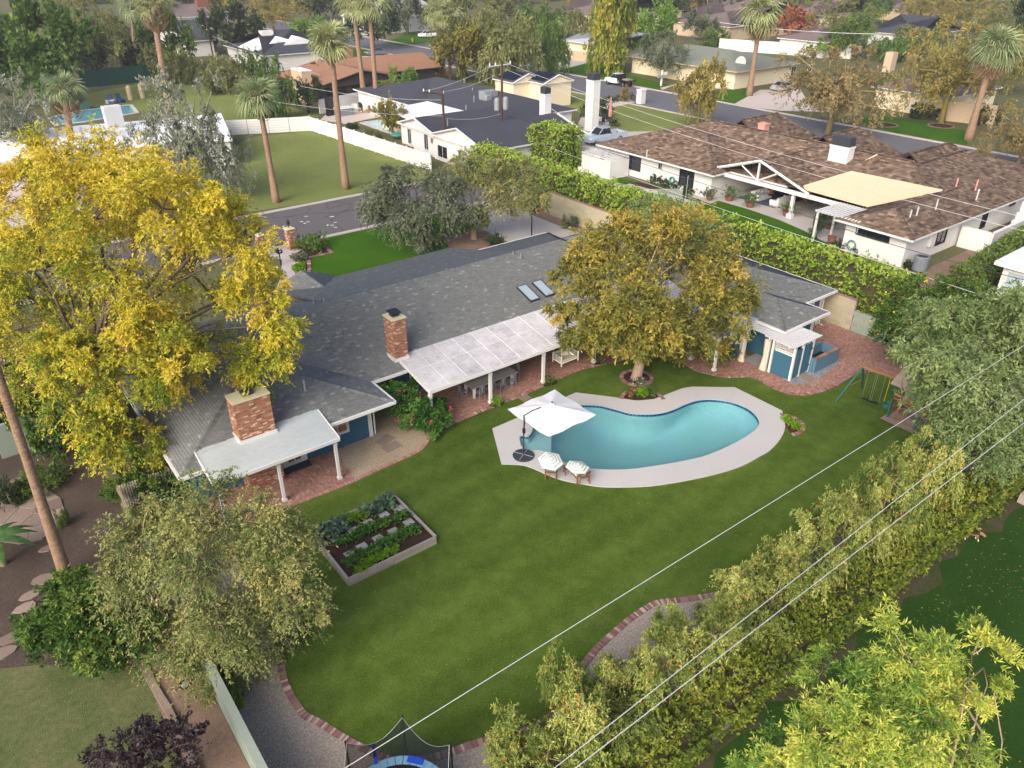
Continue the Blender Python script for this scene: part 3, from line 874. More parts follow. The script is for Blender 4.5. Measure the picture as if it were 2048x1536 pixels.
def edging(label, path, step=.078, size=(.068, .24, .08), z=.05, mat='edging_brick', limit=300, off=0.0, name='brick_edging', seed=5):
    rng = np.random.default_rng(seed)
    r = resample(path, step)
    o0 = (float(r[0][0][0]), float(r[0][0][1]), 0.0)
    t = thing(name, label, 'brick edging', o0)
    ms = brick_meshes(mat, size)
    dd = [np.hypot(q[0], q[1]) for q, _ in r]
    near = set(np.argsort(dd)[:limit])
    rest = MB(o0)
    tn = .4
    for i, (q, an) in enumerate(r):
        tn = float(np.clip(rng.normal(.42, .2) if rng.random() < .9 else .95, 0, .99))
        c = (q[0] - math.sin(an) * off, q[1] + math.cos(an) * off, z - size[2] / 2 + rng.uniform(-.006, .006))
        if i in near: piece('brick', ms[int(tn * 10)], t, (c[0] - o0[0], c[1] - o0[1], c[2]), (0, 0, an + rng.normal() * .03))
        else: rest.box(c, size, an + rng.normal() * .03, tone=tn)
    if rest.v:
        rest.build('more_bricks', MATS[mat], t)['kind'] = 'stuff'
    return t
edging('curved reddish brick edging between the big back lawn and the gravel bed', border[:-6], off=0.02)
# faint lawn edging of the far end of the border, bricks wider apart under the shrubs is left to the row above

# brick paving: bricks on a joint sheet
def paving(name, poly, z=.05, size=(.2, .1), mat='paving_brick', herring=True, rz=0.0, skip=None, seed=2):
    rng = np.random.default_rng(seed)
    xs = [p[0] for p in poly]; ys = [p[1] for p in poly]
    base = sheet(name, poly, z - .012, 'brick_joint')
    V = []; T = []
    L, W = size
    c0, s0 = math.cos(rz), math.sin(rz)
    cx, cy = np.mean(xs), np.mean(ys)
    ext = max(max(xs) - min(xs), max(ys) - min(ys)) * .75
    k = 0
    rows = int(2 * ext / W)
    for j in range(rows):
        y = -ext + j * W
        x = -ext + (L / 2 if j % 2 else 0)
        while x < ext:
            gx, gy = cx + c0 * x - s0 * y, cy + s0 * x + c0 * y
            if inside((gx, gy), poly):
                t = float(np.clip(rng.normal(.45, .22), 0, 1))
                dz = rng.uniform(0, .006)
                hx, hy = L / 2 - .006, W / 2 - .006
                for (ax, ay) in ((-hx, -hy), (hx, -hy), (hx, hy), (-hx, hy)):
                    V.append((gx + c0 * ax - s0 * ay, gy + s0 * ax + c0 * ay, z + dz))
                T.append(t)
            x += L
    V = np.array(V); n = len(T)
    o = link(bpy.data.objects.new('paving_bricks', npmesh('paving_bricks', V, np.arange(n * 4).reshape(-1, 4), MATS[mat], T)))
    o.parent = base; o['kind'] = 'stuff'
    return base
mainpatio = [(15.6, 32.7)] + px([(861, 867), (885.6, 857.6), (1020, 802), (1045, 793.6), (1162, 740), (1240, 722), (1268, 712), (1307, 703), (1330, 706), (1346, 715), (1391, 742), (1427, 752), (1456, 756), (1498, 754), (1518, 761), (1540, 775)]) + [(36.0, 22.2), (36.9, 26), (36.9, 32.7)]
paving('brick_patio', mainpatio)
walk = px([(1518, 761), (1546, 778), (1577.5, 789), (1609, 792), (1646, 784), (1674, 772.5), (1698.6, 756), (1718, 746), (1744, 744), (1764, 749), (1796, 758.6), (1830, 772), (1860, 785)]) + [(44.5, 17), (44.55, 24.3), (44.0, 28), (43.0, 28), (43.0, 24.4), (40.4, 24), (40.3, 20.2)] + px([(1668, 735), (1640, 757), (1610, 770), (1580, 768), (1545, 748)])
paving('brick_walk', walk, rz=.35)
sheet('pebble_strip', px([(1525, 743), (1552, 762), (1583, 773), (1604, 772), (1642, 757), (1680, 732), (1690, 715), (1600, 700)]), .03, 'grey_gravel')
lp = px([(552, 1022), (700, 964), (690, 950)]) + [(12.0, 30.4), (5.0, 30.4), (4.9, 27.6)]
lp = [(11.9, 30.3), (11.6, 27.55), (8.2, 27.45), (4.8, 27.55), (4.8, 30.3)]
paving('porch_floor', lp, rz=PI / 2)
gv = px([(700, 964), (724, 953), (776, 929), (833, 903), (851, 885), (861, 867), (850, 855), (812, 830)]) + [(15.8, 32.6), (14.0, 32.6), (14.0, 30.3), (11.9, 30.3)]
sheet('side_gravel', gv, .018, 'tan_gravel')
edging('soldier brick edging along the front of the long covered patio', px([(885.6, 857.6), (950, 830), (1020, 802), (1045, 793.6), (1100, 767), (1162, 740), (1240, 722), (1268, 712), (1307, 703), (1330, 706), (1346, 715), (1391, 742), (1427, 752), (1456, 756), (1498, 754), (1518, 761), (1546, 778), (1577.5, 789), (1609, 792), (1646, 784), (1674, 772.5), (1698.6, 756), (1718, 746), (1744, 744), (1764, 749)]), .11, (.1, .24, .07), .055, 'edging_brick', 0, .1, seed=8)
edging('curved red brick edging round the tan gravel beside the left wing', smooth(px([(552, 1022), (626, 993), (700, 964), (724, 953), (776, 929), (833, 903), (851, 885), (860, 868)]), 3, False), .082, (.07, .22, .07), .055, 'paving_brick', 300, -.06, seed=9)
for i, q in enumerate(((1050, 797), (1061, 806.5))):
    p = P(*q)
    t = tag(MB(p).box((p[0], p[1], .04), (.55, .5, .06), .05, tone=.4).build('stepping_slab', MATS['flagstone']), ('stone stepping slab next to the patio edging leading to the pool', 'stone stepping slab nearer the white square umbrella')[i], 'paving slab')
for i, q in enumerate(((770, 881), (783, 894))):
    p = P(*q)
    tag(MB(p).box((p[0], p[1], .03), (.9, .6, .03), .3 - i * .2, tone=.5).build('gravel_slab', MATS['flagstone']), ('flat stone slab sunk in the tan gravel, upper of two', 'square stone slab sunk in the tan gravel, lower of two')[i], 'paving slab')
p = P(1614, 758)
tag(MB(p).box((p[0], p[1], .045), (.75, .55, .05), 0, tone=.6).build('pebble_slab', MATS['flagstone']), 'pale stone slab in the grey pebbles beside the blue shower enclosure', 'paving slab')

# round beds with brick rings
def ring_bed(label, cx, cy, r, mat='soil', arc=None, st=.12, name='ring_bed', dens=.2):
    t = thing('planting_bed', label, 'flower bed', (cx, cy, 0))
    a0, a1 = arc or (0, 2 * PI)
    n = max(6, int((a1 - a0) * r / st))
    ms = brick_meshes('edging_brick', (.105, .22, .07))
    for k in range(n):
        an = a0 + (a1 - a0) * (k + .5) / n
        piece('brick', ms[random.randrange(1, 8)], t, (r * math.cos(an), r * math.sin(an), .05), (0, 0, an + PI / 2))
    MB((cx, cy, 0)).prism([(cx + (r - .1) * math.cos(a0 + (a1 - a0) * k / 20), cy + (r - .1) * math.sin(a0 + (a1 - a0) * k / 20)) for k in range(21 if arc else 20)], .0, .05).build('soil', MATS[mat], t)
    return t
ct = P(1273, 757)
ring_bed('round brick ringed bed of pale blooms round the central tree trunk', ct[0], ct[1], .86)
b1 = P(1284, 800)
ring_bed('half round flower bed of brick tucked into the pool deck curve', b1[0] - .05, b1[1] - .1, 1.15, arc=(-.6, 2.4))
b2 = P(1572, 850)
ring_bed('half round flower bed with brick rim beyond the pool end', b2[0] - .1, b2[1] + .05, .95, arc=(-2.1, .85))

def plantlet(label, p, r, h, mat, name='plant', cat='plant', group=None, n=60, L=.12, W=.06, flowers=None, fn=12, seed=None, up=.6, per=6):
    rng = np.random.default_rng(int(abs(p[0] * 37 + p[1] * 91)) if seed is None else seed)
    t = thing(name, label, cat, p, group=group)
    C = rng.normal(size=(n, 3)) * np.array([r * .5, r * .5, h * .25]) + np.array([0, 0, h * .5]); C[:, 2] = np.clip(C[:, 2], .03, h)
    O = unit(C - np.array([0, 0, h * .2]))
    V, Fq, tn, _ = leaves(C, np.full(n, r * .3), O, 2, per, L, W, 1.0, .1, up, rng, rng.normal(.5, .2, n))
    o = link(bpy.data.objects.new('foliage', npmesh('foliage', V, Fq, MATS[mat], tn))); o.parent = t
    mb_ = MB()
    for k in range(5): mb_.tube([(0, 0, -.02), (rng.normal() * r * .3, rng.normal() * r * .3, h * .6)], .012, 4)
    mb_.build('stem', MATS['bark'], t)
    if flowers:
        sel = rng.permutation(n)[:fn]
        V, Fq, tn, _ = leaves(C[sel] + O[sel] * r * .3, np.full(len(sel), .05), O[sel], 2, 4, L * .8, W * 1.2, 1, 0, .8, rng)
        o = link(bpy.data.objects.new('flowers', npmesh('flowers', V, Fq, MATS[flowers], tn))); o.parent = t
    return t
plantlet('low pale flowers at the foot of the central tree', (ct[0] - .25, ct[1] - .5, .05), .4, .2, 'leaf_olive', flowers='white_cloth', L=.07, W=.04)
plantlet('lime green plant in the middle of the half round bed by the pool', (b1[0] + .3, b1[1] + .4, .05), .26, .3, 'leaf_lime')
plantlet('dark green plants at the right side of the poolside half round bed', (b1[0] + .75, b1[1] + .1, .05), .24, .25, 'leaf_citrus')
plantlet('pinkish flowering plant at the left side of the poolside half round bed', (b1[0] - .1, b1[1] + .7, .05), .24, .25, 'leaf_citrus', flowers='bract_pink')
plantlet('yellow green plant at the near end of the end bed', (b2[0] + .1, b2[1] - .5, .05), .24, .22, 'leaf_lime')
plantlet('small lime plant at the far end of the end bed', (b2[0] + .35, b2[1] + .2, .05), .2, .2, 'leaf_lime')

# roads: front street along X, the wide street on the right along Y
sheet('front_street', [(-120, 60.05), (47, 60.05), (47, 69.0), (-120, 69.0)], .02, 'asphalt')
mb = MB(); mb.bx(-120, 44, 59.55, 60.05, 0, .06); mb.bx(-120, 44, 69.0, 69.55, 0, .08); mb.build('front_kerb', MATS['concrete'])['kind'] = 'structure'
sheet('side_street', [(90.2, -200), (101.8, -200), (101.8, 124), (103, 420), (90.2, 420)], .02, 'far_asphalt')
mb = MB(); mb.bx(89.7, 90.2, -200, 420, 0, .08); mb.bx(101.8, 102.6, -200, 420, 0, .08); mb.build('side_kerb', MATS['driveway'])['kind'] = 'structure'
# cracks in the old asphalt, as thin bitumen lines
mb = MB()
rng = np.random.default_rng(4)
cells = [(x + rng.uniform(-.7, .7), y + rng.uniform(-.4, .4)) for x in np.arange(14, 36, 2.6) for y in np.arange(60.4, 69.5, 2.2)]
for i, a in enumerate(cells):
    for j, b in enumerate(cells):
        d = math.dist(a, b)
        if i < j and d < 3.2 and rng.random() < .55:
            m_ = ((a[0] + b[0]) / 2 + rng.normal() * .3, (a[1] + b[1]) / 2 + rng.normal() * .3)
            ps = [(q[0], min(68.9, max(60.1, q[1])), .021) for q in (a, m_, b)]
            mb.tube(ps, [.012, .02, .01], 4, caps=False)
mb.build('asphalt_crack', MATS['crack'])['kind'] = 'structure'
mb = MB()
for k in range(16):
    q = P(rng.choice([608, 660, 672, 735, 748]) + rng.normal() * 6, rng.choice([433, 450, 452, 445]) + rng.normal() * 2)
    mb.box((q[0], q[1], .027), (.3, .14, .004), rng.uniform(0, 3))
mb.build('paint_patch', MATS['white_paint'])['kind'] = 'structure'

# front garden of the main house
sheet('front_lawn', px([(634, 480), (766, 452), (900, 422), (960, 440), (905, 480), (890, 500), (840, 530), (700, 575), (612, 556), (617, 514), (664, 506)]), .012, 'front_lawn')
sheet('front_path', px([(502, 500), (575, 485), (634, 477), (632, 484), (590, 508), (594, 530), (592, 560), (560, 600), (545, 590), (560, 560), (565, 520), (540, 515), (500, 525)]), .02, 'concrete')
sheet('front_bed', px([(590, 508), (632, 484), (664, 506), (614, 517), (618, 540), (612, 560), (590, 562), (594, 530)]), .024, 'soil')
edging('brick edging of the front garden bed near the street', px([(634, 482), (664, 506), (617, 516), (619, 540), (614, 562)]), .2, (.19, .3, .08), .07, 'edging_brick', 0, 0, seed=11)
edging('brick edging between the front path and the flower bed', px([(586, 508), (594, 525), (593, 560)]), .2, (.19, .26, .08), .07, 'edging_brick', 0, 0, seed=12)
for q, r, h, m, lb in ((( 608, 500), .8, .9, 'leaf_green', 'green bush in the front bed beside the brick lamp pillar'), ((630, 492), .8, .9, 'leaf_green', 'green bush in the front bed at its street corner'), ((636, 503), .6, .7, 'leaf_green', 'green bush at the lawn corner of the front bed'), ((601, 520), .4, .4, 'leaf_olive', 'small grey plant in the front bed below the bushes'), ((599, 540), .4, .35, 'leaf_lime', 'low lime plant in the front bed next to the house roof')):
    plantlet(lb, P(*q), r, h, m, 'bush', 'bush', 'plants in the front bed', 70, .2, .1)
sheet('driveway', [(36.9, 44.5), (44.4, 44.5), (44.4, 60.0), (37.5, 60.0)], .02, 'concrete')
sheet('bare_bed', px([(900, 500), (890, 478), (905, 470), (1010, 450), (1015, 490), (980, 500), (930, 515)]), .014, 'dirt')
sheet('bare_strip', [(43.2, 44), (44.55, 44), (44.55, 59.5), (43.2, 59.5)], .03, 'dirt')
edging('curved pale kerb of the bare bed under the front trees', px([(890, 470), (898, 484), (903, 500)]), .3, (.28, .2, .1), .09, 'edging_brick', 0, 0, seed=13)

# neighbours: ground covers
sheet('vacant_lawn', px([(500, 275), (622, 262), (862, 342), (880, 360), (708, 390), (522, 421), (460, 428), (400, 330)]), .012, 'dry_lawn')
sheet('left_lawn', px([(160, 190), (320, 160), (420, 165), (640, 232), (560, 262), (440, 260), (300, 225), (180, 212)]), .012, 'dry_lawn')
sheet('left_driveway', px([(-40, 330), (90, 330), (180, 345), (160, 420), (-60, 480)]), .014, 'driveway')
# lower left neighbour
sheet('neighbour_lawn', [(-14, 25.5), (-3.4, 25.3), (-2.2, 24.6), (0, 23), (.7, 22.4), (.7, 4), (-14, 4)], .012, 'patchy_lawn')
sheet('neighbour_dirt', [(.7, 22.4), (0, 23), (.4, 24.5), (2.3, 25.5), (2.3, 4), (.7, 4)], .010, 'dirt')
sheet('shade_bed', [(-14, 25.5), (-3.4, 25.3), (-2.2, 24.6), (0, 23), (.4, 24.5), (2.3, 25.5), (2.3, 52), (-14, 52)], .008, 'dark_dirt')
# lower left neighbour: kerb, flagstones, stepping stones
mb = MB((.8, 20, 0))
kt = thing('garden_kerb', 'pinkish concrete kerb strip between the patchy lawn and the bare dirt', 'kerb', (.8, 20, 0))
kp = [(.74, 22.5), (.8, 21.2), (.92, 19.9), (.95, 18.4), (1.0, 16.5), (1.0, 14), (1.0, 10)]
for i in range(len(kp) - 1):
    a, b = kp[i], kp[i + 1]
    n = max(1, int(math.dist(a, b) / .9))
    for k in range(n):
        p0 = [a[j] + (b[j] - a[j]) * k / n for j in (0, 1)]; p1 = [a[j] + (b[j] - a[j]) * (k + 1) / n for j in (0, 1)]
        MB((.8, 20, 0)).box(((p0[0] + p1[0]) / 2, (p0[1] + p1[1]) / 2, .05), (math.dist(p0, p1) - .012, .24, .12), math.atan2(p1[1] - p0[1], p1[0] - p0[0]), tone=random.random()).build('kerb_block', MATS['flagstone'], kt)
# flagstone patio: a voronoi set of stones
def voronoi(poly, n, seed, gap=.03):
    rng = np.random.default_rng(seed)
    xs = [p[0] for p in poly]; ys = [p[1] for p in poly]
    S = []
    while len(S) < n:
        q = (rng.uniform(min(xs), max(xs)), rng.uniform(min(ys), max(ys)))
        if inside(q, poly) and all(math.dist(q, s) > .45 * math.sqrt((max(xs) - min(xs)) * (max(ys) - min(ys)) / n) for s in S): S.append(q)
    out = []
    for s in S:
        cell = [tuple(p) for p in poly]
        for o in S:
            if o is s: continue
            m = ((s[0] + o[0]) / 2, (s[1] + o[1]) / 2); nx, ny = o[0] - s[0], o[1] - s[1]
            ln = math.hypot(nx, ny); m = (m[0] - nx / ln * gap, m[1] - ny / ln * gap)
            new = []
            for i in range(len(cell)):
                a, b = cell[i - 1], cell[i]
                da = (a[0] - m[0]) * nx + (a[1] - m[1]) * ny; db = (b[0] - m[0]) * nx + (b[1] - m[1]) * ny
                if (da > 0) != (db > 0):
                    t = da / (da - db); new.append((a[0] + (b[0] - a[0]) * t, a[1] + (b[1] - a[1]) * t))
                if db <= 0: new.append(b)
            cell = new
            if not cell: break
        if len(cell) > 2: out.append(cell)
    return out
fp = [(-2.6, 33.0), (-1.7, 32.0), (-.9, 31.75), (-.1, 32.3), (.25, 33.2), (.3, 34.3), (0, 35.2), (-.6, 35.9), (-1.8, 36.6), (-3, 37), (-3.6, 35)]
fs = thing('flagstone_patio', 'flagstone patio half hidden behind the leaning palm trunk at the left edge', 'patio', (-1.5, 34, 0))
MB((-1.5, 34, 0)).prism(fp, -.02, .03).build('mortar_bed', MATS['mortar'], fs)
for c in voronoi(fp, 13, 3):
    MB((-1.5, 34, 0)).prism(c, .0, .05 + random.uniform(0, .008), random.random()).build('stone', MATS['flagstone'], fs)
STN = [(85, 1160, .5, 'stepping stone nearest the palm foot, partly under the citrus tree'), (62, 1192, .42, 'rounded stepping stone second from the palm foot'), (53, 1216, .45, 'stepping stone in the middle of the row by the citrus tree'),
       (28, 1276, .55, 'long stepping stone second from the lower end of its row'), (5, 1307, .5, 'pale stepping stone at the picture edge where the row ends'), (95, 1098, .35, 'stepping stone close beside the leaning palm trunk'), (35, 960, .3, 'small flat stone above the flagstone patio')]
for x, y, r, lb in STN:
    p = P(x, y)
    rng = np.random.default_rng(x)
    MBs = MB(p).prism([(p[0] + r * (.75 + .3 * rng.random()) * math.cos(k * .785), p[1] + r * .62 * (.75 + .3 * rng.random()) * math.sin(k * .785)) for k in range(8)], 0, .06, rng.random())
    tag(MBs.build('stepping_stone', MATS['flagstone']), lb, 'stepping stone', 'stepping stones in the lower left garden')
p = P(370, 1372)
t = thing('pet_bowl', 'round dark bowl with a pale inside on the bare dirt', 'bowl', p)
MB().lathe((0, 0, 0), [(.16, 0), (.19, .1), (.17, .1), (.13, .03), (.001, .03)], 14).build('bowl', MATS['black_metal'], t)
MB().lathe((0, 0, 0), [(.12, .05), (.001, .055)], 14).build('water', MATS['glass_pale'], t)

# ---------------------------------------------------------------- roofs
def hip_faces(x0, x1, y0, y1, z, pitch, ridge='x', e0='hip', e1='hip', r0=None, r1=None):
    "faces of a hip or gable roof on a rectangle; returns (faces, gable triangles)"
    if ridge == 'x':
        h = (y1 - y0) / 2; zr = z + h * pitch; yr = (y0 + y1) / 2
        a = x0 + (h if e0 == 'hip' else 0) if r0 is None else r0; b = x1 - (h if e1 == 'hip' else 0) if r1 is None else r1
        A_, B_ = (a, yr, zr), (b, yr, zr)
        c = [(x0, y0, z), (x1, y0, z), (x1, y1, z), (x0, y1, z)]
        f = [[c[0], c[1], B_, A_], [c[2], c[3], A_, B_]]
        g = []
        (f if e0 == 'hip' else g).append([c[3], c[0], A_]); (f if e1 == 'hip' else g).append([c[1], c[2], B_])
    else:
        h = (x1 - x0) / 2; zr = z + h * pitch; xr = (x0 + x1) / 2
        a = y0 + (h if e0 == 'hip' else 0) if r0 is None else r0; b = y1 - (h if e1 == 'hip' else 0) if r1 is None else r1
        A_, B_ = (xr, a, zr), (xr, b, zr)
        c = [(x0, y0, z), (x1, y0, z), (x1, y1, z), (x0, y1, z)]
        f = [[c[3], c[0], A_, B_], [c[1], c[2], B_, A_]]
        g = []
        (f if e0 == 'hip' else g).append([c[0], c[1], A_]); (f if e1 == 'hip' else g).append([c[2], c[3], B_])
    return f, g

def shingles(faces, course, width, th, jit=.2, seed=1, tvar=.24, tmean=.45, light=.0, skip=None):
    "overlapping shingle plates row by row over each roof face; first two corners of a face are its eave"
    rng = np.random.default_rng(seed)
    out = []
    for f in faces:
        e0, e1 = Vector(f[0]), Vector(f[1])
        u = (e1 - e0).normalized()
        n = (e1 - e0).cross(Vector(f[2]) - e0).normalized()
        if n.z < 0: n = -n
        v = n.cross(u)
        if v.z < 0: v = -v
        pl = [((Vector(p) - e0).dot(u), (Vector(p) - e0).dot(v)) for p in f]
        top = max(q[1] for q in pl)
        y = 0.0; row = 0
        while y < top - .02:
            ym = min(y + course * .5, top - .01)
            xs = []
            for i in range(len(pl)):
                (xa, ya), (xb, yb) = pl[i - 1], pl[i]
                if (ya > ym) != (yb > ym): xs.append(xa + (xb - xa) * (ym - ya) / (yb - ya))
            if len(xs) >= 2:
                xa, xb = min(xs), max(xs)
                x = xa - width * rng.random()
                while x < xb:
                    w = width * (1 + rng.uniform(-jit, jit))
                    a, b = max(x, xa), min(x + w, xb)
                    if b - a > .03:
                        t = rng.normal(tmean, tvar)
                        if light and rng.random() < light: t = rng.uniform(.8, 1)
                        c = e0 + u * ((a + b) / 2) + v * (y + course * .5)
                        if skip is None or not skip(c):
                            out.append((c, u, v, n, b - a, course, th * rng.uniform(.6, 1.5), float(np.clip(t, 0, 1))))
                    x += w
            y += course; row += 1
    return out

def roof(parent, faces, mat_base, mat_sh=None, course=.145, width=.3, th=.014, slab=.1, nparts=0, name='roof', org=(0, 0, 0), cap=True, seed=1, light=0.0, lift=0.0, tmean=.45, tvar=.24, skip=None, near=None):
    mb = MB(org)
    for f in faces: mb.slab([(p[0], p[1], p[2] + lift) for p in f], slab)
    r = mb.build(name, MATS[mat_base], parent)
    if mat_sh:
        sh = shingles([[(p[0], p[1], p[2] + lift) for p in f] for f in faces], course, width, th, seed=seed, light=light, tmean=tmean, tvar=tvar, skip=skip)
        o = Vector(org)
        order = []
        if nparts:
            full = [i for i, s in enumerate(sh) if s[4] > width * .55]
            key = near or (lambda c: (c - Vector((0, 0, H))).length)
            order = sorted(full, key=lambda i: key(sh[i][0]))[:nparts]
            vm = [MB().add([(-.5, -.53, .25), (.5, -.53, .25), (.5, .5, .02), (-.5, .5, .02), (-.5, -.53, 0), (.5, -.53, 0)], [(0, 1, 2, 3), (4, 5, 1, 0), (4, 0, 3), (5, 2, 1)], (k + .5) / 8).mesh('shingle', MATS[mat_sh]) for k in range(8)]
            for i in order:
                c, u, v, n, w, cs, tt, t = sh[i]
                ob = link(bpy.data.objects.new('shingle', vm[min(7, int(t * 8))])); ob.parent = r
                m = Matrix((u, v, n)).transposed().to_4x4()
                m.translation = c - o + n * .003
                ob.matrix_basis = m @ Matrix.Diagonal((w - .012, cs, tt * 4, 1))
        so = set(order)
        V = []; T = []; Fq = []
        for i, (c, u, v, n, w, cs, tt, t) in enumerate(sh):
            if i in so: continue
            c = c - o
            hw = (w - .012) / 2
            k = len(V)
            lo, hi = c - v * (cs * .53), c + v * (cs * .5)
            V += [lo - u * hw + n * (.003 + tt), lo + u * hw + n * (.003 + tt), hi + u * hw + n * .005, hi - u * hw + n * .005, lo - u * hw + n * .002, lo + u * hw + n * .002]
            Fq += [(k, k + 1, k + 2, k + 3), (k + 4, k + 5, k + 1, k)]; T += [t, t]
        if V:
            ob = link(bpy.data.objects.new('more_shingles', npmesh('more_shingles', np.array([tuple(p) for p in V]), np.array(Fq), MATS[mat_sh], T)))
            ob.parent = r; ob['kind'] = 'stuff'
    return r

def caps_on(parent, lines, mat, org, w=.16, step=.16, th=.02, seed=4):
    "ridge and hip cap shingles along 3d lines"
    rng = np.random.default_rng(seed)
    mb = MB(org)
    for a, b in lines:
        a = Vector(a); b = Vector(b); d = (b - a); n = max(1, int(d.length / step)); dd = d.normalized()
        s = dd.cross(Vector((0, 0, 1))).normalized()
        for k in range(n):
            c = a + d * ((k + .5) / n) + Vector((0, 0, .035))
            t = float(np.clip(rng.normal(.4, .2), 0, 1))
            p0 = c - dd * step * .55; p1 = c + dd * step * .5
            mb.add([p0 - s * w + Vector((0, 0, -.05)), p0 + Vector((0, 0, th)), p0 + s * w + Vector((0, 0, -.05)), p1 - s * w + Vector((0, 0, -.06)), p1, p1 + s * w + Vector((0, 0, -.06))], [(0, 1, 4, 3), (1, 2, 5, 4)], t)
    mb.build('ridge_caps', MATS[mat], parent)['kind'] = 'stuff'

def wall(mb, x0, y0, x1, y1, z0, z1, th=.14, batten=0.0, tone=.5):
    L = math.hypot(x1 - x0, y1 - y0); an = math.atan2(y1 - y0, x1 - x0)
    mb.box(((x0 + x1) / 2, (y0 + y1) / 2, (z0 + z1) / 2), (L, th, z1 - z0), an, tone=tone)
    if batten:
        n = int(L / batten)
        for k in range(n + 1):
            t = k / max(1, n)
            mb.box((x0 + (x1 - x0) * t, y0 + (y1 - y0) * t, (z0 + z1) / 2), (.05, th + .045, z1 - z0 - .01), an, tone=min(1, tone + .2))
    return mb

def window(parent, c, w, h, rz, org, frame='white_paint', glass='glass_dark', nx=2, ny=1, fw_=.07, name='window', depth=.1):
    "framed window centred at c, facing local -y after rotation rz"
    R = Matrix.Rotation(rz, 3, 'Z'); c = Vector(c); o = Vector(org)
    mb = MB((0, 0, 0))
    for s in (-1, 1):
        mb.box((s * (w / 2 + fw_ / 2), 0, 0), (fw_, depth, h + 2 * fw_)); mb.box((0, 0, s * (h / 2 + fw_ / 2)), (w - .002, depth, fw_))
    for i in range(1, nx): mb.box((-w / 2 + w * i / nx, .004, 0), (.03, depth * .6, h))
    for j in range(1, ny): mb.box((0, .002, -h / 2 + h * j / ny), (w, depth * .5, .03))
    f = mb.build(name, MATS[frame], parent); f.location = c - o; f.rotation_euler = (0, 0, rz)
    for i in range(nx):
        for j in range(ny):
            MB().box((-w / 2 + w * (i + .5) / nx, .015, -h / 2 + h * (j + .5) / ny), (w / nx - .03, .015, h / ny - .03)).build('pane', MATS[glass], f)
    return f

def bricks_face(out, p0, du, w, h, nrm, bl=.215, bh=.072, proud=.012, seed=1, zoff=0):
    "brick positions on an upright face that starts at p0, runs w along du and h up"
    rng = np.random.default_rng(seed)
    rows = int(h / bh)
    for j in range(rows):
        x = 0 if j % 2 == 0 else -bl / 2
        while x < w - .02:
            a, b = max(0, x), min(w, x + bl)
            if b - a > .05:
                t = float(np.clip(rng.normal(.42, .2), 0, .8)) if rng.random() < .88 else .97
                out.append((Vector(p0) + Vector(du) * ((a + b) / 2) + Vector((0, 0, (j + .5) * bh)) + Vector(nrm) * (proud * rng.uniform(.2, 1)), math.atan2(du[1], du[0]), b - a - .012, bh - .012, t))
            x += bl

def chimney(parent, x0, x1, y0, y1, z0, z1, org, nparts, seed=1, faces='frlb', cap=True):
    o = Vector(org)
    ch = MB(org).bx(x0, x1, y0, y1, z0, z1).build('chimney', MATS['brick_joint'], parent)
    out = []
    h = z1 - z0
    if 'f' in faces: bricks_face(out, (x0, y0, z0), (1, 0, 0), x1 - x0, h, (0, -1, 0), seed=seed)
    if 'l' in faces: bricks_face(out, (x0, y0, z0), (0, 1, 0), y1 - y0, h, (-1, 0, 0), seed=seed + 1)
    if 'r' in faces: bricks_face(out, (x1, y0, z0), (0, 1, 0), y1 - y0, h, (1, 0, 0), seed=seed + 2)
    vm = [MB().box((0, 0, 0), (1, 1, 1), tone=(k + .5) / 10).mesh('brick', MATS['brick']) for k in range(10)]
    rest = MB(org)
    order = sorted(range(len(out)), key=lambda i: (out[i][0] - Vector((0, 0, H))).length)
    keep = set(order[:nparts])
    for i, (c, an, w, hh, t) in enumerate(out):
        if i in keep: piece('brick', vm[int(t * 10)], ch, c - o, (0, 0, an), (w, .03, hh))
        else: rest.box(c, (w, .03, hh), an, tone=t)
    if rest.v: rest.build('more_bricks', MATS['brick'], ch)['kind'] = 'stuff'
    return ch

# ---------------------------------------------------------------- the main house
HO = (22.0, 34.0, 0.0)
hs = thing('house', 'long blue ranch house with grey shingle roof, brick chimneys and white patio covers', 'house', HO)
PI4 = .325
f1, g1 = hip_faces(4.55, 14.72, 28.93, 42.0, 2.5, PI4, 'y')
mainf = [[(9.0, 31.3, 2.5), (36.6, 31.3, 2.5), (32.6, 37.45, 4.5), (9.0, 37.45, 4.5)],
         [(15.5, 43.6, 2.5), (9.0, 43.6, 2.5), (9.0, 37.45, 4.5), (15.5, 37.45, 4.5)],
         [(36.6, 43.6, 2.5), (28.7, 43.6, 2.5), (28.7, 37.45, 4.5), (32.6, 37.45, 4.5)],
         [(36.6, 31.3, 2.5), (36.6, 43.6, 2.5), (32.6, 37.45, 4.5)]]
porchf = [[(28.7, 45.3, 2.5), (15.5, 45.3, 2.5), (15.5, 37.45, 4.5), (28.7, 37.45, 4.5)]]
f4, g4 = hip_faces(15.5, 19.5, 38.5, 45.9, 2.5, .36, 'y', 'gable', 'gable')
f5, g5 = hip_faces(36.5, 44.2, 23.7, 42.0, 2.5, PI4, 'y')
f6, g6 = hip_faces(36.5, 40.85, 22.05, 29.5, 2.497, PI4, 'y')
allf = f1 + mainf + porchf + f4 + f5 + f6
rf = roof(hs, allf, 'shingle_base', 'shingle', .135, .26, .016, .12, 300, org=HO, light=.04, tmean=.4, tvar=.13, near=lambda c: (c - Vector((14, 30, 3))).length)
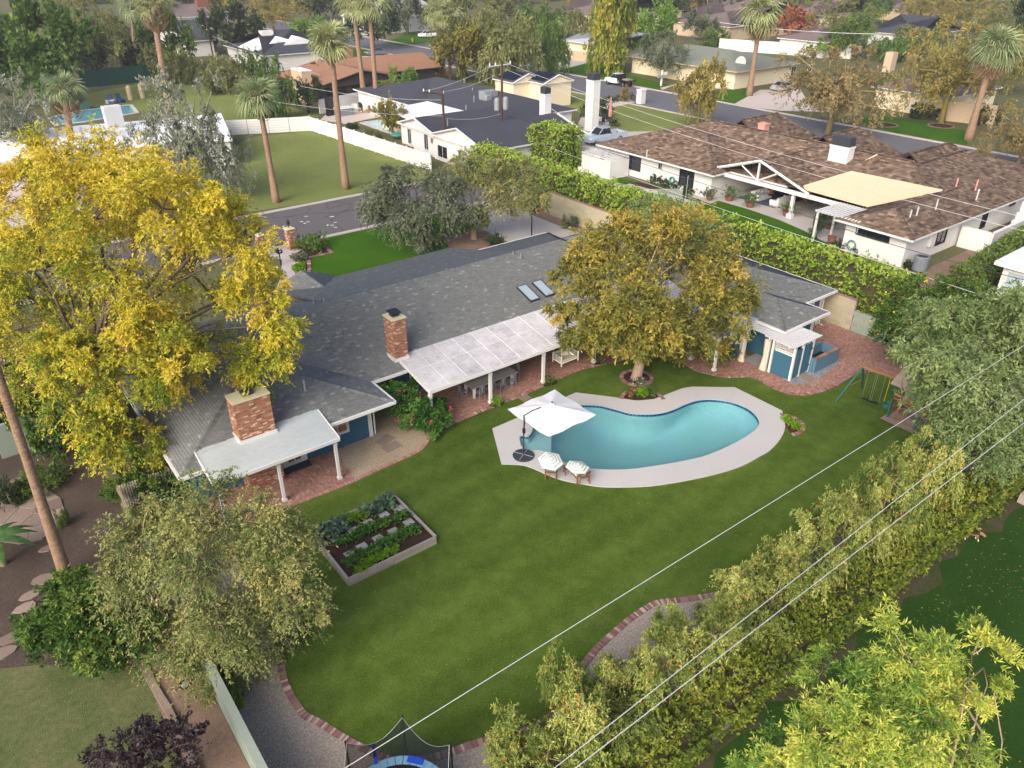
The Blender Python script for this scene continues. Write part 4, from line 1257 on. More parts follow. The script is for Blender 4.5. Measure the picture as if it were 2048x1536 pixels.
caps_on(rf, [((14.72, 28.93, 2.5), (9.63, 34.0, 4.15)), ((4.55, 28.93, 2.5), (9.63, 34.0, 4.15)), ((9.63, 34.0, 4.15), (9.63, 36.9, 4.15)), ((9.0, 37.45, 4.5), (32.6, 37.45, 4.5)), ((32.6, 37.45, 4.5), (36.6, 43.6, 2.5)),
             ((40.35, 27.6, 3.75), (40.35, 38.1, 3.75)), ((44.2, 23.7, 2.5), (40.35, 27.6, 3.75)), ((38.68, 24.3, 3.2), (38.68, 27.0, 3.2)), ((36.5, 22.05, 2.5), (38.68, 24.3, 3.2)), ((40.85, 22.05, 2.5), (38.68, 24.3, 3.2)), ((17.5, 45.9, 3.22), (17.5, 41.4, 3.22))], 'shingle', HO)
# gutters and fascia
mb = MB(HO)
for a, b in (((4.5, 28.86), (14.78, 28.86)), ((14.78, 28.86), (14.78, 31.28)), ((4.49, 28.86), (4.49, 42)), ((14.85, 31.22), (36.4, 31.22)), ((36.43, 21.98), (40.92, 21.98)), ((40.92, 22.05), (40.92, 23.66)), ((40.98, 23.63), (44.27, 23.63)), ((44.27, 23.63), (44.27, 42)), ((36.43, 21.98), (36.43, 31.2)), ((28.8, 43.67), (36.6, 43.67))):
    wall(mb, a[0], a[1], b[0], b[1], 2.37, 2.515, .11)
mb.build('gutter', MATS['white_paint'], rf)
for g in g4:
    MB(HO).slab([(p[0], p[1] - .08 if p[1] > 40 else p[1] + .1, p[2] - .1) for p in g], .01).build('gable', MATS['white_wall'], hs)
# roof vents and skylights
for q, z in (((627, 600), 4.5), ((648, 602), 4.55), ((893, 543), 4.4), ((1026, 508), 4.5), ((1042, 512), 4.45), ((608, 767), 3.9)):
    p = P(q[0], q[1], z)
    MB(HO).tube([(p[0], p[1], z - .4), (p[0], p[1], z + .18)], .05, 8).build('vent_pipe', MATS['galvanised'], rf)
for q in ((1040, 580), (1070, 571)):
    b_ = 33.75; a_ = P(q[0], q[1], 3.3)[0]
    zc = 2.5 + (b_ - 31.3) * PI4
    an = math.atan(PI4)
    sk = MB((0, 0, 0)).box((0, 0, 0), (.72, 1.5, .16)).build('skylight', MATS['dark_metal'], rf, loc=(a_ - HO[0], b_ - HO[1], zc + .05)); sk.rotation_euler = (an, 0, 0)
    MB().box((0, 0, .085), (.6, 1.36, .02)).build('pane', MATS['glass_pale'], sk)
# walls
mb = MB(HO)
B4 = .41
wall(mb, 5.3, 30.36, 14.0, 30.36, 0, 2.5, .14, B4); wall(mb, 14.0, 30.36, 14.0, 32.7, 0, 2.6, .14, B4); wall(mb, 5.3, 30.36, 5.3, 41, 0, 2.5, .14, B4)
wall(mb, 14.0, 32.7, 37.2, 32.7, 0, 2.9, .14, B4); wall(mb, 35.62, 24.1, 35.62, 27.8, 0, 2.35, .14, B4); wall(mb, 35.62, 27.8, 37.2, 27.8, 0, 2.3, .14, B4)
wall(mb, 37.2, 23.0, 37.2, 32.7, 0, 2.6, .14, B4); wall(mb, 37.2, 22.7, 40.3, 22.7, 0, 2.5, .14, B4); wall(mb, 40.3, 22.7, 40.3, 24.3, 0, 2.5, .14, B4); wall(mb, 40.3, 24.3, 43.6, 24.3, 0, 2.5, .14, B4)
wall(mb, 43.6, 24.3, 43.6, 41, 0, 2.5, .14, B4); wall(mb, 9, 43.0, 36, 43.0, 0, 2.5); wall(mb, 36, 33, 36, 43.0, 0, 2.5)
mb.build('wall', MATS['blue_paint'], hs)
mb = MB(HO)
for x, y in ((13.98, 30.34), (37.18, 22.68), (40.32, 22.66), (43.62, 24.26), (35.6, 24.06)): mb.box((x, y, 1.24), (.2, .2, 2.46))
mb.build('corner_trim', MATS['white_paint'], hs)
mb = MB(HO).tube([(43.8, 23.7, 2.4), (43.75, 24.1, 2.1), (43.75, 24.1, .15), (43.85, 23.85, .05)], .045, 6); mb.tube([(40.95, 23.55, 2.4), (40.5, 22.9, 2.1), (40.5, 22.55, .1)], .045, 6)
mb.tube([(14.6, 28.95, 2.4), (14.2, 30.2, 2.1), (14.2, 30.25, .1)], .045, 6)
mb.build('downpipe', MATS['white_paint'], hs)
MB(HO).bx(41.2, 42.9, 24.19, 24.225, .6, 2.3).build('white_panel', MATS['white_wall'], hs)
MB(HO).bx(42.95, 43.2, 24.18, 24.225, .1, 2.35).build('shutter', MATS['trim_blue'], hs)
w = P(688, 862, 1.45)[0]
window(hs, (w, 30.27, 1.5), .95, 1.15, 0, HO, glass='glass_warm', nx=2, ny=3, fw_=.12)
window(hs, (35.53, 25.3, 1.5), .9, 1.0, -PI / 2, HO, glass='glass_warm', nx=2, ny=2, fw_=.12)
window(hs, (18.5, 32.6, 1.4), 1.4, 1.2, 0, HO, nx=2, ny=2, fw_=.1)
def door(parent, c, rz, org, w_=.95, glass='glass_warm', mat='white_paint', step=True):
    o = Vector(org)
    d = MB().box((0, 0, 1.02), (w_, .08, 2.02)).build('door', MATS[mat], parent); d.location = Vector(c) - o; d.rotation_euler = (0, 0, rz)
    for i in (-1, 1):
        for j in range(3): MB().box((i * w_ * .18, -.045, .55 + j * .5), (w_ * .3, .02, .42)).build('pane', MATS[glass], d)
    m = MB()
    for s in (-1, 1): m.box((s * (w_ / 2 + .07), -.01, 1.05), (.13, .12, 2.1))
    m.box((0, -.01, 2.14), (w_ + .3, .12, .12)); m.build('door_frame', MATS['white_paint'], d)
    MB().tube([(w_ * .4, -.1, 1.0), (w_ * .4, -.03, 1.0)], .03, 6).build('handle', MATS['black_metal'], d)
    if step: MB().box((0, -.3, .08), (w_ + .3, .45, .12)).build('door_step', MATS['dark_mat'], d)
    return d
door(hs, (9.85, 30.25, 0), 0, HO)
door(hs, (29.8, 32.6, 0), 0, HO)
door(hs, (33.4, 32.6, 0), 0, HO)
mb = MB(HO).bx(30.9, 32.2, 32.5, 32.62, 0, 2.4); mb.bx(34.6, 35.4, 32.5, 32.62, 0, 2.4)
bm_ = mb.build('brick_panel', MATS['brick_joint'], hs)
out = []; bricks_face(out, (30.9, 32.5, 0), (1, 0, 0), 1.3, 2.3, (0, -1, 0), seed=7); bricks_face(out, (34.6, 32.5, 0), (1, 0, 0), .8, 2.3, (0, -1, 0), seed=8)
rs = MB(HO)
for c, an, w_, hh, t in out: rs.box(c, (w_, .03, hh), an, tone=t)
rs.build('more_bricks', MATS['brick'], bm_)['kind'] = 'stuff'
# chimneys
c1 = chimney(hs, 16.52, 17.3, 31.85, 32.75, 2.85, 5.15, HO, 150, 3)
MB(HO).bx(16.48, 17.34, 31.81, 32.79, 5.15, 5.23).build('cap_slab', MATS['cap_concrete'], c1)
t = MB(HO).bx(16.72, 17.1, 32.1, 32.5, 5.23, 5.38)
t.build('flue', MATS['dark_metal'], c1)
MB(HO).slab([(16.62, 32.0, 5.45), (17.2, 32.0, 5.45), (17.2, 32.6, 5.5), (16.62, 32.6, 5.5)], .04).build('flue_cover', MATS['black_metal'], c1)
mb = MB(HO)
mb.box((16.91, 31.82, 2.9), (.9, .06, .2)); mb.box((16.49, 32.2, 2.95), (.06, .8, .22)); mb.build('flashing', MATS['white_paint'], c1)
c2 = chimney(hs, 7.37, 8.97, 29.45, 30.3, .02, 4.75, HO, 150, 13)
MB(HO).bx(7.33, 9.01, 29.41, 30.34, 4.75, 4.84).build('cap_slab', MATS['cap_concrete'], c2)
MB(HO).bx(7.9, 8.4, 29.7, 30.1, 4.84, 5.0).build('flue', MATS['dark_metal'], c2)
mb = MB(HO); mb.box((8.17, 29.4, 2.82), (1.7, .07, .16)); mb.box((7.33, 29.85, 2.86), (.07, .8, .18)); mb.build('flashing', MATS['white_paint'], c2)
# porch roof on the left wing
def post(x, y, h, w_=.16, parent=None):
    m = MB(HO); w_ *= .78; m.box((x, y, h / 2), (w_, w_, h - .004)); m.box((x, y, .09), (w_ + .07, w_ + .07, .17)); m.box((x, y, h - .1), (w_ + .05, w_ + .05, .08))
    return m.build('post', MATS['white_paint'], parent)
pr_ = MB(HO).slab([(5.52, 27.72, 2.42), (11.2, 27.72, 2.42), (11.2, 29.98, 2.86), (5.52, 29.98, 2.86)], .1).build('porch_roof', MATS['grey_roof'], hs)
mb = MB(HO); wall(mb, 5.5, 27.7, 11.22, 27.7, 2.28, 2.44, .06); mb.slab([(11.2, 27.74, 2.43), (11.26, 27.74, 2.43), (11.26, 29.9, 2.87), (11.2, 29.9, 2.87)], .16); mb.slab([(5.46, 27.74, 2.43), (5.52, 27.74, 2.43), (5.52, 29.9, 2.87), (5.46, 29.9, 2.87)], .16)
mb.build('fascia', MATS['white_paint'], pr_)
mb = MB(HO); wall(mb, 5.6, 27.96, 11.1, 27.96, 2.12, 2.33, .12); mb.build('beam', MATS['white_paint'], pr_)
for x in (5.7, 8.34, 11.06): post(x, 27.96, 2.12, .17, pr_)
# patio cover: a white membrane in panels
pc_ = MB(HO).slab([(16.82, 28.95, 2.3), (36.6, 28.95, 2.3), (36.6, 32.25, 2.9), (16.82, 32.25, 2.9)], .12).slab([(33.02, 23.95, 2.27), (36.7, 23.95, 2.55), (36.7, 28.94, 2.55), (33.02, 28.94, 2.27)], .12).build('patio_cover', MATS['white_roof'], hs)
rng = np.random.default_rng(5)
xs = list(np.arange(16.82, 36.6, 1.165))
for i in range(len(xs) - 1):
    for (y0, y1) in ((28.95, 30.75), (30.75, 32.25)):
        za, zb = 2.3 + (y0 - 28.95) * .1818, 2.3 + (y1 - 28.95) * .1818
        MB(HO).slab([(xs[i] + .02, y0 + .015, za + .012), (xs[i + 1] - .02, y0 + .015, za + .012), (xs[i + 1] - .02, y1 - .015, zb + .012), (xs[i] + .02, y1 - .015, zb + .012)], .01, rng.random()).build('membrane_panel', MATS['white_roof'], pc_)
mb = MB(HO)
for x in xs[1:]: mb.tube([(x, 28.96, 2.318), (x, 32.24, 2.915)], .017, 4)
mb.tube([(16.84, 30.75, 2.643), (36.5, 30.75, 2.643)], .015, 4)
mb.build('seam', MATS['white_paint'], pc_)
mb = MB(HO); wall(mb, 16.8, 28.93, 33.0, 28.93, 2.14, 2.315, .05); mb.slab([(16.76, 28.9, 2.31), (16.82, 28.9, 2.31), (16.82, 32.2, 2.91), (16.76, 32.2, 2.91)], .17); wall(mb, 33.0, 23.93, 33.0, 28.9, 2.1, 2.28, .05); wall(mb, 33.0, 23.92, 36.7, 23.92, 2.2, 2.38, .05)
mb.build('fascia', MATS['white_paint'], pc_)
mb = MB(HO); wall(mb, 16.9, 29.2, 33.2, 29.2, 1.98, 2.2, .13); wall(mb, 33.3, 24.0, 33.3, 29.2, 1.98, 2.16, .13)
for x in np.arange(17.5, 36.4, 1.6): mb.slab([(x, 29.3, 2.2), (x + .09, 29.3, 2.2), (x + .09, 32.6, 2.75), (x, 32.6, 2.75)], .15)
mb.build('beam', MATS['white_paint'], pc_)
for x, y in ((16.95, 29.2), (20.71, 29.18), (24.42, 29.18), (28.36, 29.2), (32.6, 29.2), (33.3, 25.95), (33.33, 24.17), (33.3, 27.9)): post(x, y, 1.98, .19, pc_)

# shower nook and enclosure at the right wing
bh = thing('shower_enclosure', 'blue board shower enclosure under a white slatted pergola at the right wing', 'enclosure', (36.5, 22.0, 0))
BO = (36.5, 22.0, 0)
mb = MB(BO)
for x, y in ((35.73, 22.37), (35.87, 20.77), (36.72, 20.82), (37.68, 20.82), (35.6, 23.9), (35.75, 22.1)): MB(BO).box((x, y, 1.1), (.13, .13, 2.2)).build('post', MATS['white_paint'], bh)
m = MB(BO); wall(m, 35.8, 22.0, 35.87, 20.85, .08, 1.62, .05, .6); m.build('board_panel', MATS['blue_paint'], bh)
m = MB(BO); wall(m, 35.95, 20.8, 36.65, 20.82, .08, 1.85, .05, .35); m.build('board_panel', MATS['blue_paint'], bh)
m = MB(BO); wall(m, 36.8, 20.82, 37.6, 20.82, .1, 1.95, .05, .4); dr = m.build('door', MATS['blue_paint'], bh)
m = MB(BO); m.box((37.58, 20.76, .5), (.16, .04, .06)); m.box((37.58, 20.76, 1.6), (.16, .04, .06)); m.build('hinge', MATS['black_metal'], dr)
m = MB(BO)      # lattice and scalloped trim
for k in range(13):
    y = 21.95 - k * .085; m.box((35.8 + .07 * k / 13, y, 1.89), (.02, .02, .34), 0, .6); m.box((35.82 + .07 * k / 13, y, 1.89), (.02, .02, .34), 0, -.6)
m.box((35.83, 21.4, 2.07), (.05, 1.2, .05), .06); m.box((35.83, 21.4, 1.7), (.05, 1.2, .05), .06)
m.build('lattice', MATS['white_paint'], bh)
m = MB(BO)
for k in range(8): m.box((35.77 + .06 * k / 8, 21.9 - k * .14, 1.6), (.03, .12, .1), .05)
m.build('scallop_trim', MATS['white_paint'], bh)
m = MB(BO)
for y in (20.95, 22.3, 23.8): m.box((36.8, y, 2.2), (2.6, .09, .12))
m.build('beam', MATS['white_paint'], bh)
for k in range(22):
    y = 20.68 + k * .157
    MB(BO).box((36.82 if y > 22.1 else 36.8, y, 2.29), (2.7 if y < 22.0 else (2.65 if y < 22.6 else 2.3), .115, .05)).build('slat', MATS['white_paint'], bh)
for (x, y, lb) in ((35.5, 23.95, 'cream outdoor curtain tied at the corner of the blue house wall'), (35.62, 22.5, 'cream outdoor curtain tied beside the shower enclosure post')):
    rng = np.random.default_rng(int(y * 10))
    n = 18; V = []; Fq = []
    for j, (z, w_) in enumerate(((2.05, .2), (1.5, .17), (1.0, .11), (.6, .19), (.08, .3))):
        for k in range(n):
            an = 2 * PI * k / n
            V.append((w_ * .35 * math.cos(an) * (1 + .4 * (k % 2)) , w_ * .65 * math.sin(an) * (1 + .4 * (k % 2)), z))
    for j in range(4):
        for k in range(n): Fq.append((j * n + k, j * n + (k + 1) % n, (j + 1) * n + (k + 1) % n, (j + 1) * n + k))
    cu = tag(link(bpy.data.objects.new('curtain', npmesh('curtain', V, Fq, MATS['cream_cloth'], smooth=True))), lb, 'curtain', 'cream curtains of the shower nook'); cu.location = (x, y, 0)
nk = sheet('nook_floor', [(35.7, 22.2), (37.1, 22.2), (37.1, 24.0), (35.7, 24.0)], .07, 'slab_grey')
tub = thing('raised_planter_tub', 'blue walled basin with brick cap beside the shower enclosure', 'basin', (38.9, 20.95, 0))
TO = (38.9, 20.95, 0)
m = MB(TO); wall(m, 37.75, 20.5, 40.15, 20.5, 0, .93, .16); wall(m, 40.15, 20.58, 40.15, 21.6, 0, .93, .16); wall(m, 37.75, 20.58, 37.75, 21.6, 0, .93, .16); wall(m, 37.67, 21.6, 40.23, 21.6, 0, .93, .16)
m.build('wall', MATS['blue_grey_wall'], tub)
MB(TO).bx(37.83, 40.07, 20.58, 21.52, .2, .3).build('dark_floor', MATS['black_metal'], tub)
ms = brick_meshes('edging_brick', (.2, .22, .06))
for k in range(11): piece('brick', ms[2 + k % 5], tub, (37.8 + k * .225 - TO[0], 20.5 - TO[1], .965))
for k in range(5): piece('brick', ms[2 + k % 4], tub, (40.15 - TO[0], 20.72 + k * .225 - TO[1], .965), (0, 0, PI / 2))
# ---------------------------------------------------------------- walls round the garden
bw = thing('block_wall', 'tan block garden wall between the driveway court and the tall hedge', 'wall', (44.7, 40, 0))
rng = np.random.default_rng(2)
def block_run(t, org, x0, y0, x1, y1, z1, mat, bl=.6, bh=.3, th=.2, step=None, nmax=300):
    L = math.hypot(x1 - x0, y1 - y0); an = math.atan2(y1 - y0, x1 - x0); n = int(L / bl)
    MB(org).box(((x0 + x1) / 2, (y0 + y1) / 2, z1 / 2 - .02), (L, th - .02, z1 - .03), an).build('core', MATS['mortar'], t)
    ms = [MB().box((0, 0, 0), (bl - .014, th, bh - .012), tone=k / 5).mesh('block', MATS[mat]) for k in range(5)]
    rows = int(round(z1 / bh)); cnt = 0
    rest = MB(org)
    for j in range(rows):
        for k in range(n):
            q = ((k + .5 + (.5 if j % 2 else 0)) / n)
            if q > 1: q = 1 - .25 / n
            c = (x0 + (x1 - x0) * q, y0 + (y1 - y0) * q, (j + .5) * bh)
            if cnt < nmax: piece('block', ms[int(rng.integers(5))], t, (c[0] - org[0], c[1] - org[1], c[2] - org[2]), (0, 0, an)); cnt += 1
            else: rest.box(c, (bl - .014, th, bh - .012), an, tone=rng.random())
    if rest.v: rest.build('more_blocks', MATS[mat], t)['kind'] = 'stuff'
block_run(bw, (44.7, 40, 0), 44.72, 22.4, 44.72, 58.6, 2.1, 'block_wall', .8, .35)
m = MB((44.7, 40, 0)); m.box((44.72, 40.5, 2.12), (.26, 36.2, .05)); m.build('wall_cap', MATS['edging_brick'], bw)
b2w = thing('block_wall', 'lower weathered block wall continuing towards the lemon tree', 'wall', (44.9, 21, 0))
block_run(b2w, (44.9, 21, 0), 44.75, 16.0, 44.75, 22.35, 1.4, 'green_wall', .8, .35)
lw = thing('block_wall', 'pale green block wall along the left side of the gravel bed', 'wall', (AW, 20, 0))
block_run(lw, (AW, 20, 0), AW, 8.5, AW, 27.0, 1.6, 'green_wall', .42, .2, .2)
m = MB((AW, 20, 0)); m.box((AW, 17.75, 1.615), (.26, 18.5, .05)); m.build('wall_cap', MATS['green_wall'], lw)
rw = thing('block_wall', 'low rear block wall under the orange flowering shrubs', 'wall', (20, BW, 0))
block_run(rw, (20, BW, 0), AW, BW + .6, 44.5, BW + .6, .5, 'green_wall', .8, .25, .2)
pf = thing('picket_fence', 'cream picket fence between the left wing and the side wall', 'fence', (4.0, 31.9, 0))
for k in range(26):
    MB((4.0, 31.9, 0)).box((2.5 + k * .11, 31.9, .6), (.075, .03, 1.2)).build('picket', MATS['cream_cloth'], pf)
m = MB((4.0, 31.9, 0)); m.box((3.9, 31.94, .3), (2.9, .04, .08)); m.box((3.9, 31.94, 1.0), (2.9, .04, .08)); m.build('rail', MATS['cream_cloth'], pf)
ww = thing('timber_fence', 'weathered grey timber fence beside the feathery mesquite tree', 'fence', (AW, 30, 0))
for k in range(28): MB((AW, 30, 0)).box((AW + random.uniform(-.02, .02), 27.3 + k * .16, .75), (.03, .145, 1.5 + random.uniform(-.05, .05)), tone=random.random()).build('board', MATS['weathered_wood'], ww)
m = MB((AW, 30, 0)); m.box((AW - .05, 29.5, .4), (.05, 4.5, .09)); m.box((AW - .05, 29.5, 1.2), (.05, 4.5, .09)); m.build('rail', MATS['weathered_wood'], ww)
gs = thing('garden_shed_wall', 'grey green garden wall panel behind the leaning palm trunk', 'wall', P(68, 890))
m = MB(P(68, 890)); q = P(68, 895); m.box((q[0], q[1], .9), (2.8, .16, 1.8), .1); m.build('panel', MATS['green_wall'], gs)
m = MB(P(68, 890)); m.lathe((q[0] + .9, q[1] - .6, .35), [(.28, -.2), (.3, 0), (.28, .2)], 12, axis='y'); m.build('barrel', MATS['grey_timber'], gs)

# ---------------------------------------------------------------- furniture and yard things
# cantilever parasol
ub = P(1047, 914)
um = thing('cantilever_umbrella', 'large white square cantilever umbrella on a round dark base beside the pool', 'umbrella', (ub[0], ub[1], .06))
m = MB(); m.lathe((0, 0, 0), [(.52, 0), (.54, .06), (.5, .085), (.08, .1)], 32); m.build('base', MATS['dark_metal'], um, smooth=False)
m = MB()
for a in (0, PI / 2): m.box((0, 0, .105), (1.0, .035, .02), a + .5)
m.build('base_cross', MATS['galvanised'], um)
HU = Vector(P(1104, 809, 2.5)) - Vector((ub[0], ub[1], .06))
top = Vector((0, 0, 2.35))
MB().tube([(0, 0, .08), (0, 0, 1.4), (.03, 0, 1.9), top], .04, 10).build('pole', MATS['dark_metal'], um)
arm_end = Vector((HU.x * .6, HU.y * .6, 2.5))
MB().tube([top, arm_end * .45 + top * .55 + Vector((0, 0, .05)), arm_end], .03, 8).build('arm', MATS['dark_metal'], um)
m = MB(); m.box((0, -.02, 1.5), (.1, .12, .26)); m.tube([(0, 0, 1.6), (.25, .2, 1.75)], .02, 6); m.build('crank', MATS['black_metal'], um)
cz = 1.98
V = []; Fq = []
hc = 1.54; nseg = 10
cen = Vector((HU.x, HU.y, 0))
yawu = .02
ring = []
for k in range(40):
    s = k / 10; side = int(s); f = s - side
    c = [(-1, -1), (1, -1), (1, 1), (-1, 1)]
    a, b = c[side], c[(side + 1) % 4]
    ring.append((a[0] + (b[0] - a[0]) * f, a[1] + (b[1] - a[1]) * f))
M_ = 7
for j in range(M_ + 1):
    r = .08 + .92 * j / M_
    for k, (x, y) in enumerate(ring):
        sag = .06 * math.cos(k * PI / 5 * 2) * (j / M_) * (1 - .4 * j / M_)
        z = cz + .46 * (1 - r) ** 1.05 + sag
        xr = x * math.cos(yawu) - y * math.sin(yawu); yr = x * math.sin(yawu) + y * math.cos(yawu)
        V.append((cen.x + xr * hc * r, cen.y + yr * hc * r, z))
for j in range(M_):
    for k in range(40): Fq.append((j * 40 + k, (j + 1) * 40 + k, (j + 1) * 40 + (k + 1) % 40, j * 40 + (k + 1) % 40))
cn = link(bpy.data.objects.new('canopy', npmesh('canopy', V, Fq, MATS['white_cloth'], smooth=True))); cn.parent = um
m = MB()
for (x, y) in ((-1, -1), (1, -1), (1, 1), (-1, 1), (0, -1), (1, 0), (0, 1), (-1, 0)):
    xr = x * math.cos(yawu) - y * math.sin(yawu); yr = x * math.sin(yawu) + y * math.cos(yawu)
    m.tube([(cen.x, cen.y, cz + .4), (cen.x + xr * hc * .98, cen.y + yr * hc * .98, cz - .03)], .012, 5)
m.build('ribs', MATS['dark_metal'], um)
MB().lathe((cen.x, cen.y, cz), [(.17, .42), (.15, .49), (.05, .52), (.045, .58), (.01, .6)], 16).build('vent_cap', MATS['white_cloth'], um)
MB().lathe((cen.x, cen.y, cz + .56), [(.05, 0), (.05, .06), (.02, .08)], 10).build('hub', MATS['dark_metal'], um)

# two low striped loungers with parasols, and a side table
def lounger(label, loc, rz):
    t = thing('sun_lounger', label, 'lounger', loc, rz, 'small striped loungers by the pool')
    m = MB()
    for s in (-1, 1): m.box((s * .27, .1, .24), (.05, 1.25, .06)); m.box((s * .27, -.62, .5), (.05, .5, .05), 0, -.9)
    for y in (-.3, .0, .3, .6): m.box((0, y, .25), (.5, .05, .03))
    m.build('frame', MATS['teak'], t)
    for x, y in ((-.27, -.6), (.27, -.6), (-.27, .6), (.27, .6)): MB().tube([(x, y, 0), (x, y, .24)], .03, 6).build('leg', MATS['teak'], t)
    for k in range(6): MB().box((-.22 + k * .088, .15, .3), (.084, 1.1, .07)).build('cushion_stripe', MATS['stripe_green' if k % 2 else 'stripe_cream'], t)
    for k in range(6): MB().box((-.22 + k * .088, -.55, .5), (.084, .5, .06), 0, -.9).build('backrest_stripe', MATS['stripe_green' if k % 2 else 'stripe_cream'], t)
    m = MB()
    for s in (-1, 1): m.tube([(s * .24, -.78, .0), (s * .24, -.75, .72)], .025, 5)
    m.box((0, -.78, .68), (.5, .04, .1)); m.box((0, -.78, .45), (.5, .04, .05)); m.build('back_slats', MATS['teak'], t)
    return t
def parasol(label, loc, r, h, tilt):
    t = thing('parasol', label, 'parasol', loc, 0, 'small striped parasols by the pool')
    MB().tube([(0, 0, 0), (0, 0, h + .12)], .018, 6).build('pole', MATS['teak'], t)
    MB().lathe((0, 0, h + .1), [(.03, 0), (.035, .04), (.01, .07)], 8).build('finial', MATS['black_metal'], t)
    c = link(bpy.data.objects.new('canopy', None)); c.parent = t; c.location = (0, 0, h); c.rotation_euler = tilt
    bands = [(.02, .14), (.14, .27), (.27, .4), (.4, .53), (.53, .66), (.66, .8), (.8, .93), (.93, 1.0)]
    for i, (a, b) in enumerate(bands):
        m = MB()
        for k in range(6):
            a0, a1 = k * PI / 3, (k + 1) * PI / 3
            q = [(r * s * math.cos(an), r * s * math.sin(an), .34 * r * (1 - s ** 1.3) - .02) for s, an in ((a, a0), (b, a0), (b, a1), (a, a1))]
            m.add(q, [(0, 1, 2, 3)])
        m.build('canopy_band', MATS['stripe_green' if i % 2 else 'stripe_cream'], c)
    return t
def at(x, y, z): p = P(x, y, z); return (p[0], p[1], z)
l1 = P(1113, 946); l2 = P(1158, 957)
lounger('low striped lounger under the left small parasol', (l1[0] - .1, l1[1] + .25, .06), -.75)
lounger('low striped lounger under the right small parasol beyond the little table', (l2[0] + .05, l2[1] + .15, .06), -.3)
q1 = P(1101, 922, 1.15); q2 = P(1155, 934, 1.1)
parasol('small green and cream striped parasol on the left, nearer the big umbrella base', (q1[0], q1[1], .06), .62, 1.1, (.22, -.12, .2))
parasol('small green and cream striped parasol on the right', (q2[0], q2[1], .06), .58, 1.05, (.1, .05, .5))
tp = P(1135, 949)
t = thing('side_table', 'little wooden side table between the two small loungers', 'table', (tp[0], tp[1], .06), -.4)
for k in range(4): MB().box((-.15 + k * .1, 0, .36), (.09, .36, .025)).build('slat', MATS['teak'], t)
for x, y in ((-.16, -.14), (.16, -.14), (-.16, .14), (.16, .14)): MB().box((x, y, .175), (.035, .035, .35)).build('leg', MATS['teak'], t)

# dining table with metal chairs under the patio cover
dt = thing('dining_table', 'long grey dining table on stout white legs under the patio cover', 'table', (21.6, 30.55, .05))
for k in range(5): MB().box((0, -.5 + k * .25, .74), (3.1, .242, .06), tone=random.random()).build('plank', MATS['slab_grey'], dt)
for x in (-1.3, 1.3):
    for y in (-.42, .42): MB().box((x, y, .355), (.13, .13, .71)).build('leg', MATS['white_paint'], dt)
def chair(label, loc, rz):
    t = thing('dining_chair', label, 'chair', loc, rz, 'grey metal chairs round the long dining table')
    m = MB().box((0, 0, .45), (.38, .38, .025)); m.build('seat', MATS['grey_plastic'], t)
    for x, y in ((-.16, -.16), (.16, -.16), (-.16, .16), (.16, .16)): MB().tube([(x * 1.25, y * 1.25, 0), (x, y, .45)], .018, 5).build('leg', MATS['grey_plastic'], t)
    m = MB()
    for s in (-1, 1): m.tube([(s * .16, .17, .45), (s * .17, .22, .85)], .016, 5)
    m.box((0, .21, .72), (.12, .02, .4)); m.box((0, .22, .85), (.36, .025, .06)); m.build('backrest', MATS['grey_plastic'], t)
    return t
for k in range(4):
    chair(['metal chair at the lawn side of the table, leftmost', 'metal chair at the lawn side, second from the left', 'metal chair at the lawn side, third from the left', 'metal chair at the lawn side, nearest the porch swing'][k], (20.5 + k * .72, 29.85, .05), PI)
for k in range(4):
    chair(['metal chair at the house side of the table, leftmost', 'metal chair at the house side, second from the left', 'metal chair at the house side, third from the left', 'metal chair at the house side, nearest the porch swing'][k], (20.5 + k * .72, 31.3, .05), 0)
chair('metal chair at the left head of the dining table', (19.8, 30.55, .05), PI / 2)
chair('metal chair at the right head of the dining table', (23.45, 30.55, .05), -PI / 2)

# hanging porch bed
sw = thing('porch_swing', 'white wooden porch swing bed hanging on ropes under the patio cover', 'swing', (26.9, 30.1, .45))
m = MB()
for k in range(7): m.box((0, -.33 + k * .11, 0), (1.25, .095, .03))
m.build('seat_slats', MATS['grey_timber'], sw)
m = MB()
for s in (-1, 1): m.box((0, s * .4, 0), (1.35, .05, .09)); m.box((s * .65, 0, 0), (.05, .8, .09))
m.build('frame', MATS['stripe_cream'], sw)
for k in range(12): MB().box((-.6 + k * .109, .4, .2), (.03, .03, .32)).build('spindle', MATS['stripe_cream'], sw)
for k in range(6):
    for s in (-1, 1): MB().box((s * .65, -.33 + k * .13, .2), (.03, .03, .3)).build('spindle', MATS['stripe_cream'], sw)
m = MB(); m.box((0, .4, .37), (1.35, .05, .04))
for s in (-1, 1): m.box((s * .65, 0, .36), (.05, .8, .04)); [m.box((s * .65, y, .1), (.06, .06, .62)) for y in (-.4, .4)]
m.build('rail', MATS['stripe_cream'], sw)
MB().box((0, -.02, .08), (1.15, .68, .1)).build('mattress', MATS['cream_cloth'], sw, bevel=.03)
for x, y, r in ((.3, .18, .3), (.05, .22, -.2), (.42, -.05, .8)): MB().box((0, 0, 0), (.34, .34, .12), r, .5).build('pillow', MATS['stripe_cream'], sw, bevel=.05, loc=(x, y, .24))
for s in (-1, 1):
    for y in (-.38, .38): MB().tube([(s * .65, y, .35), (s * .5, 0.12 * (1 if y > 0 else -1), 1.95)], .014, 5).build('rope', MATS['stripe_cream'], sw)
p = (29.8, 31.85, .055)
tag(MB(p).box((p[0], p[1], .062), (1.1, .6, .02)).build('door_mat', MATS['dark_mat']), 'dark door mat in front of the patio door', 'door mat')
pa = thing('patio_heater_fan', 'small white hanging lamp pair under the patio cover edge', 'lamp', (24.4, 30.9, 2.1))
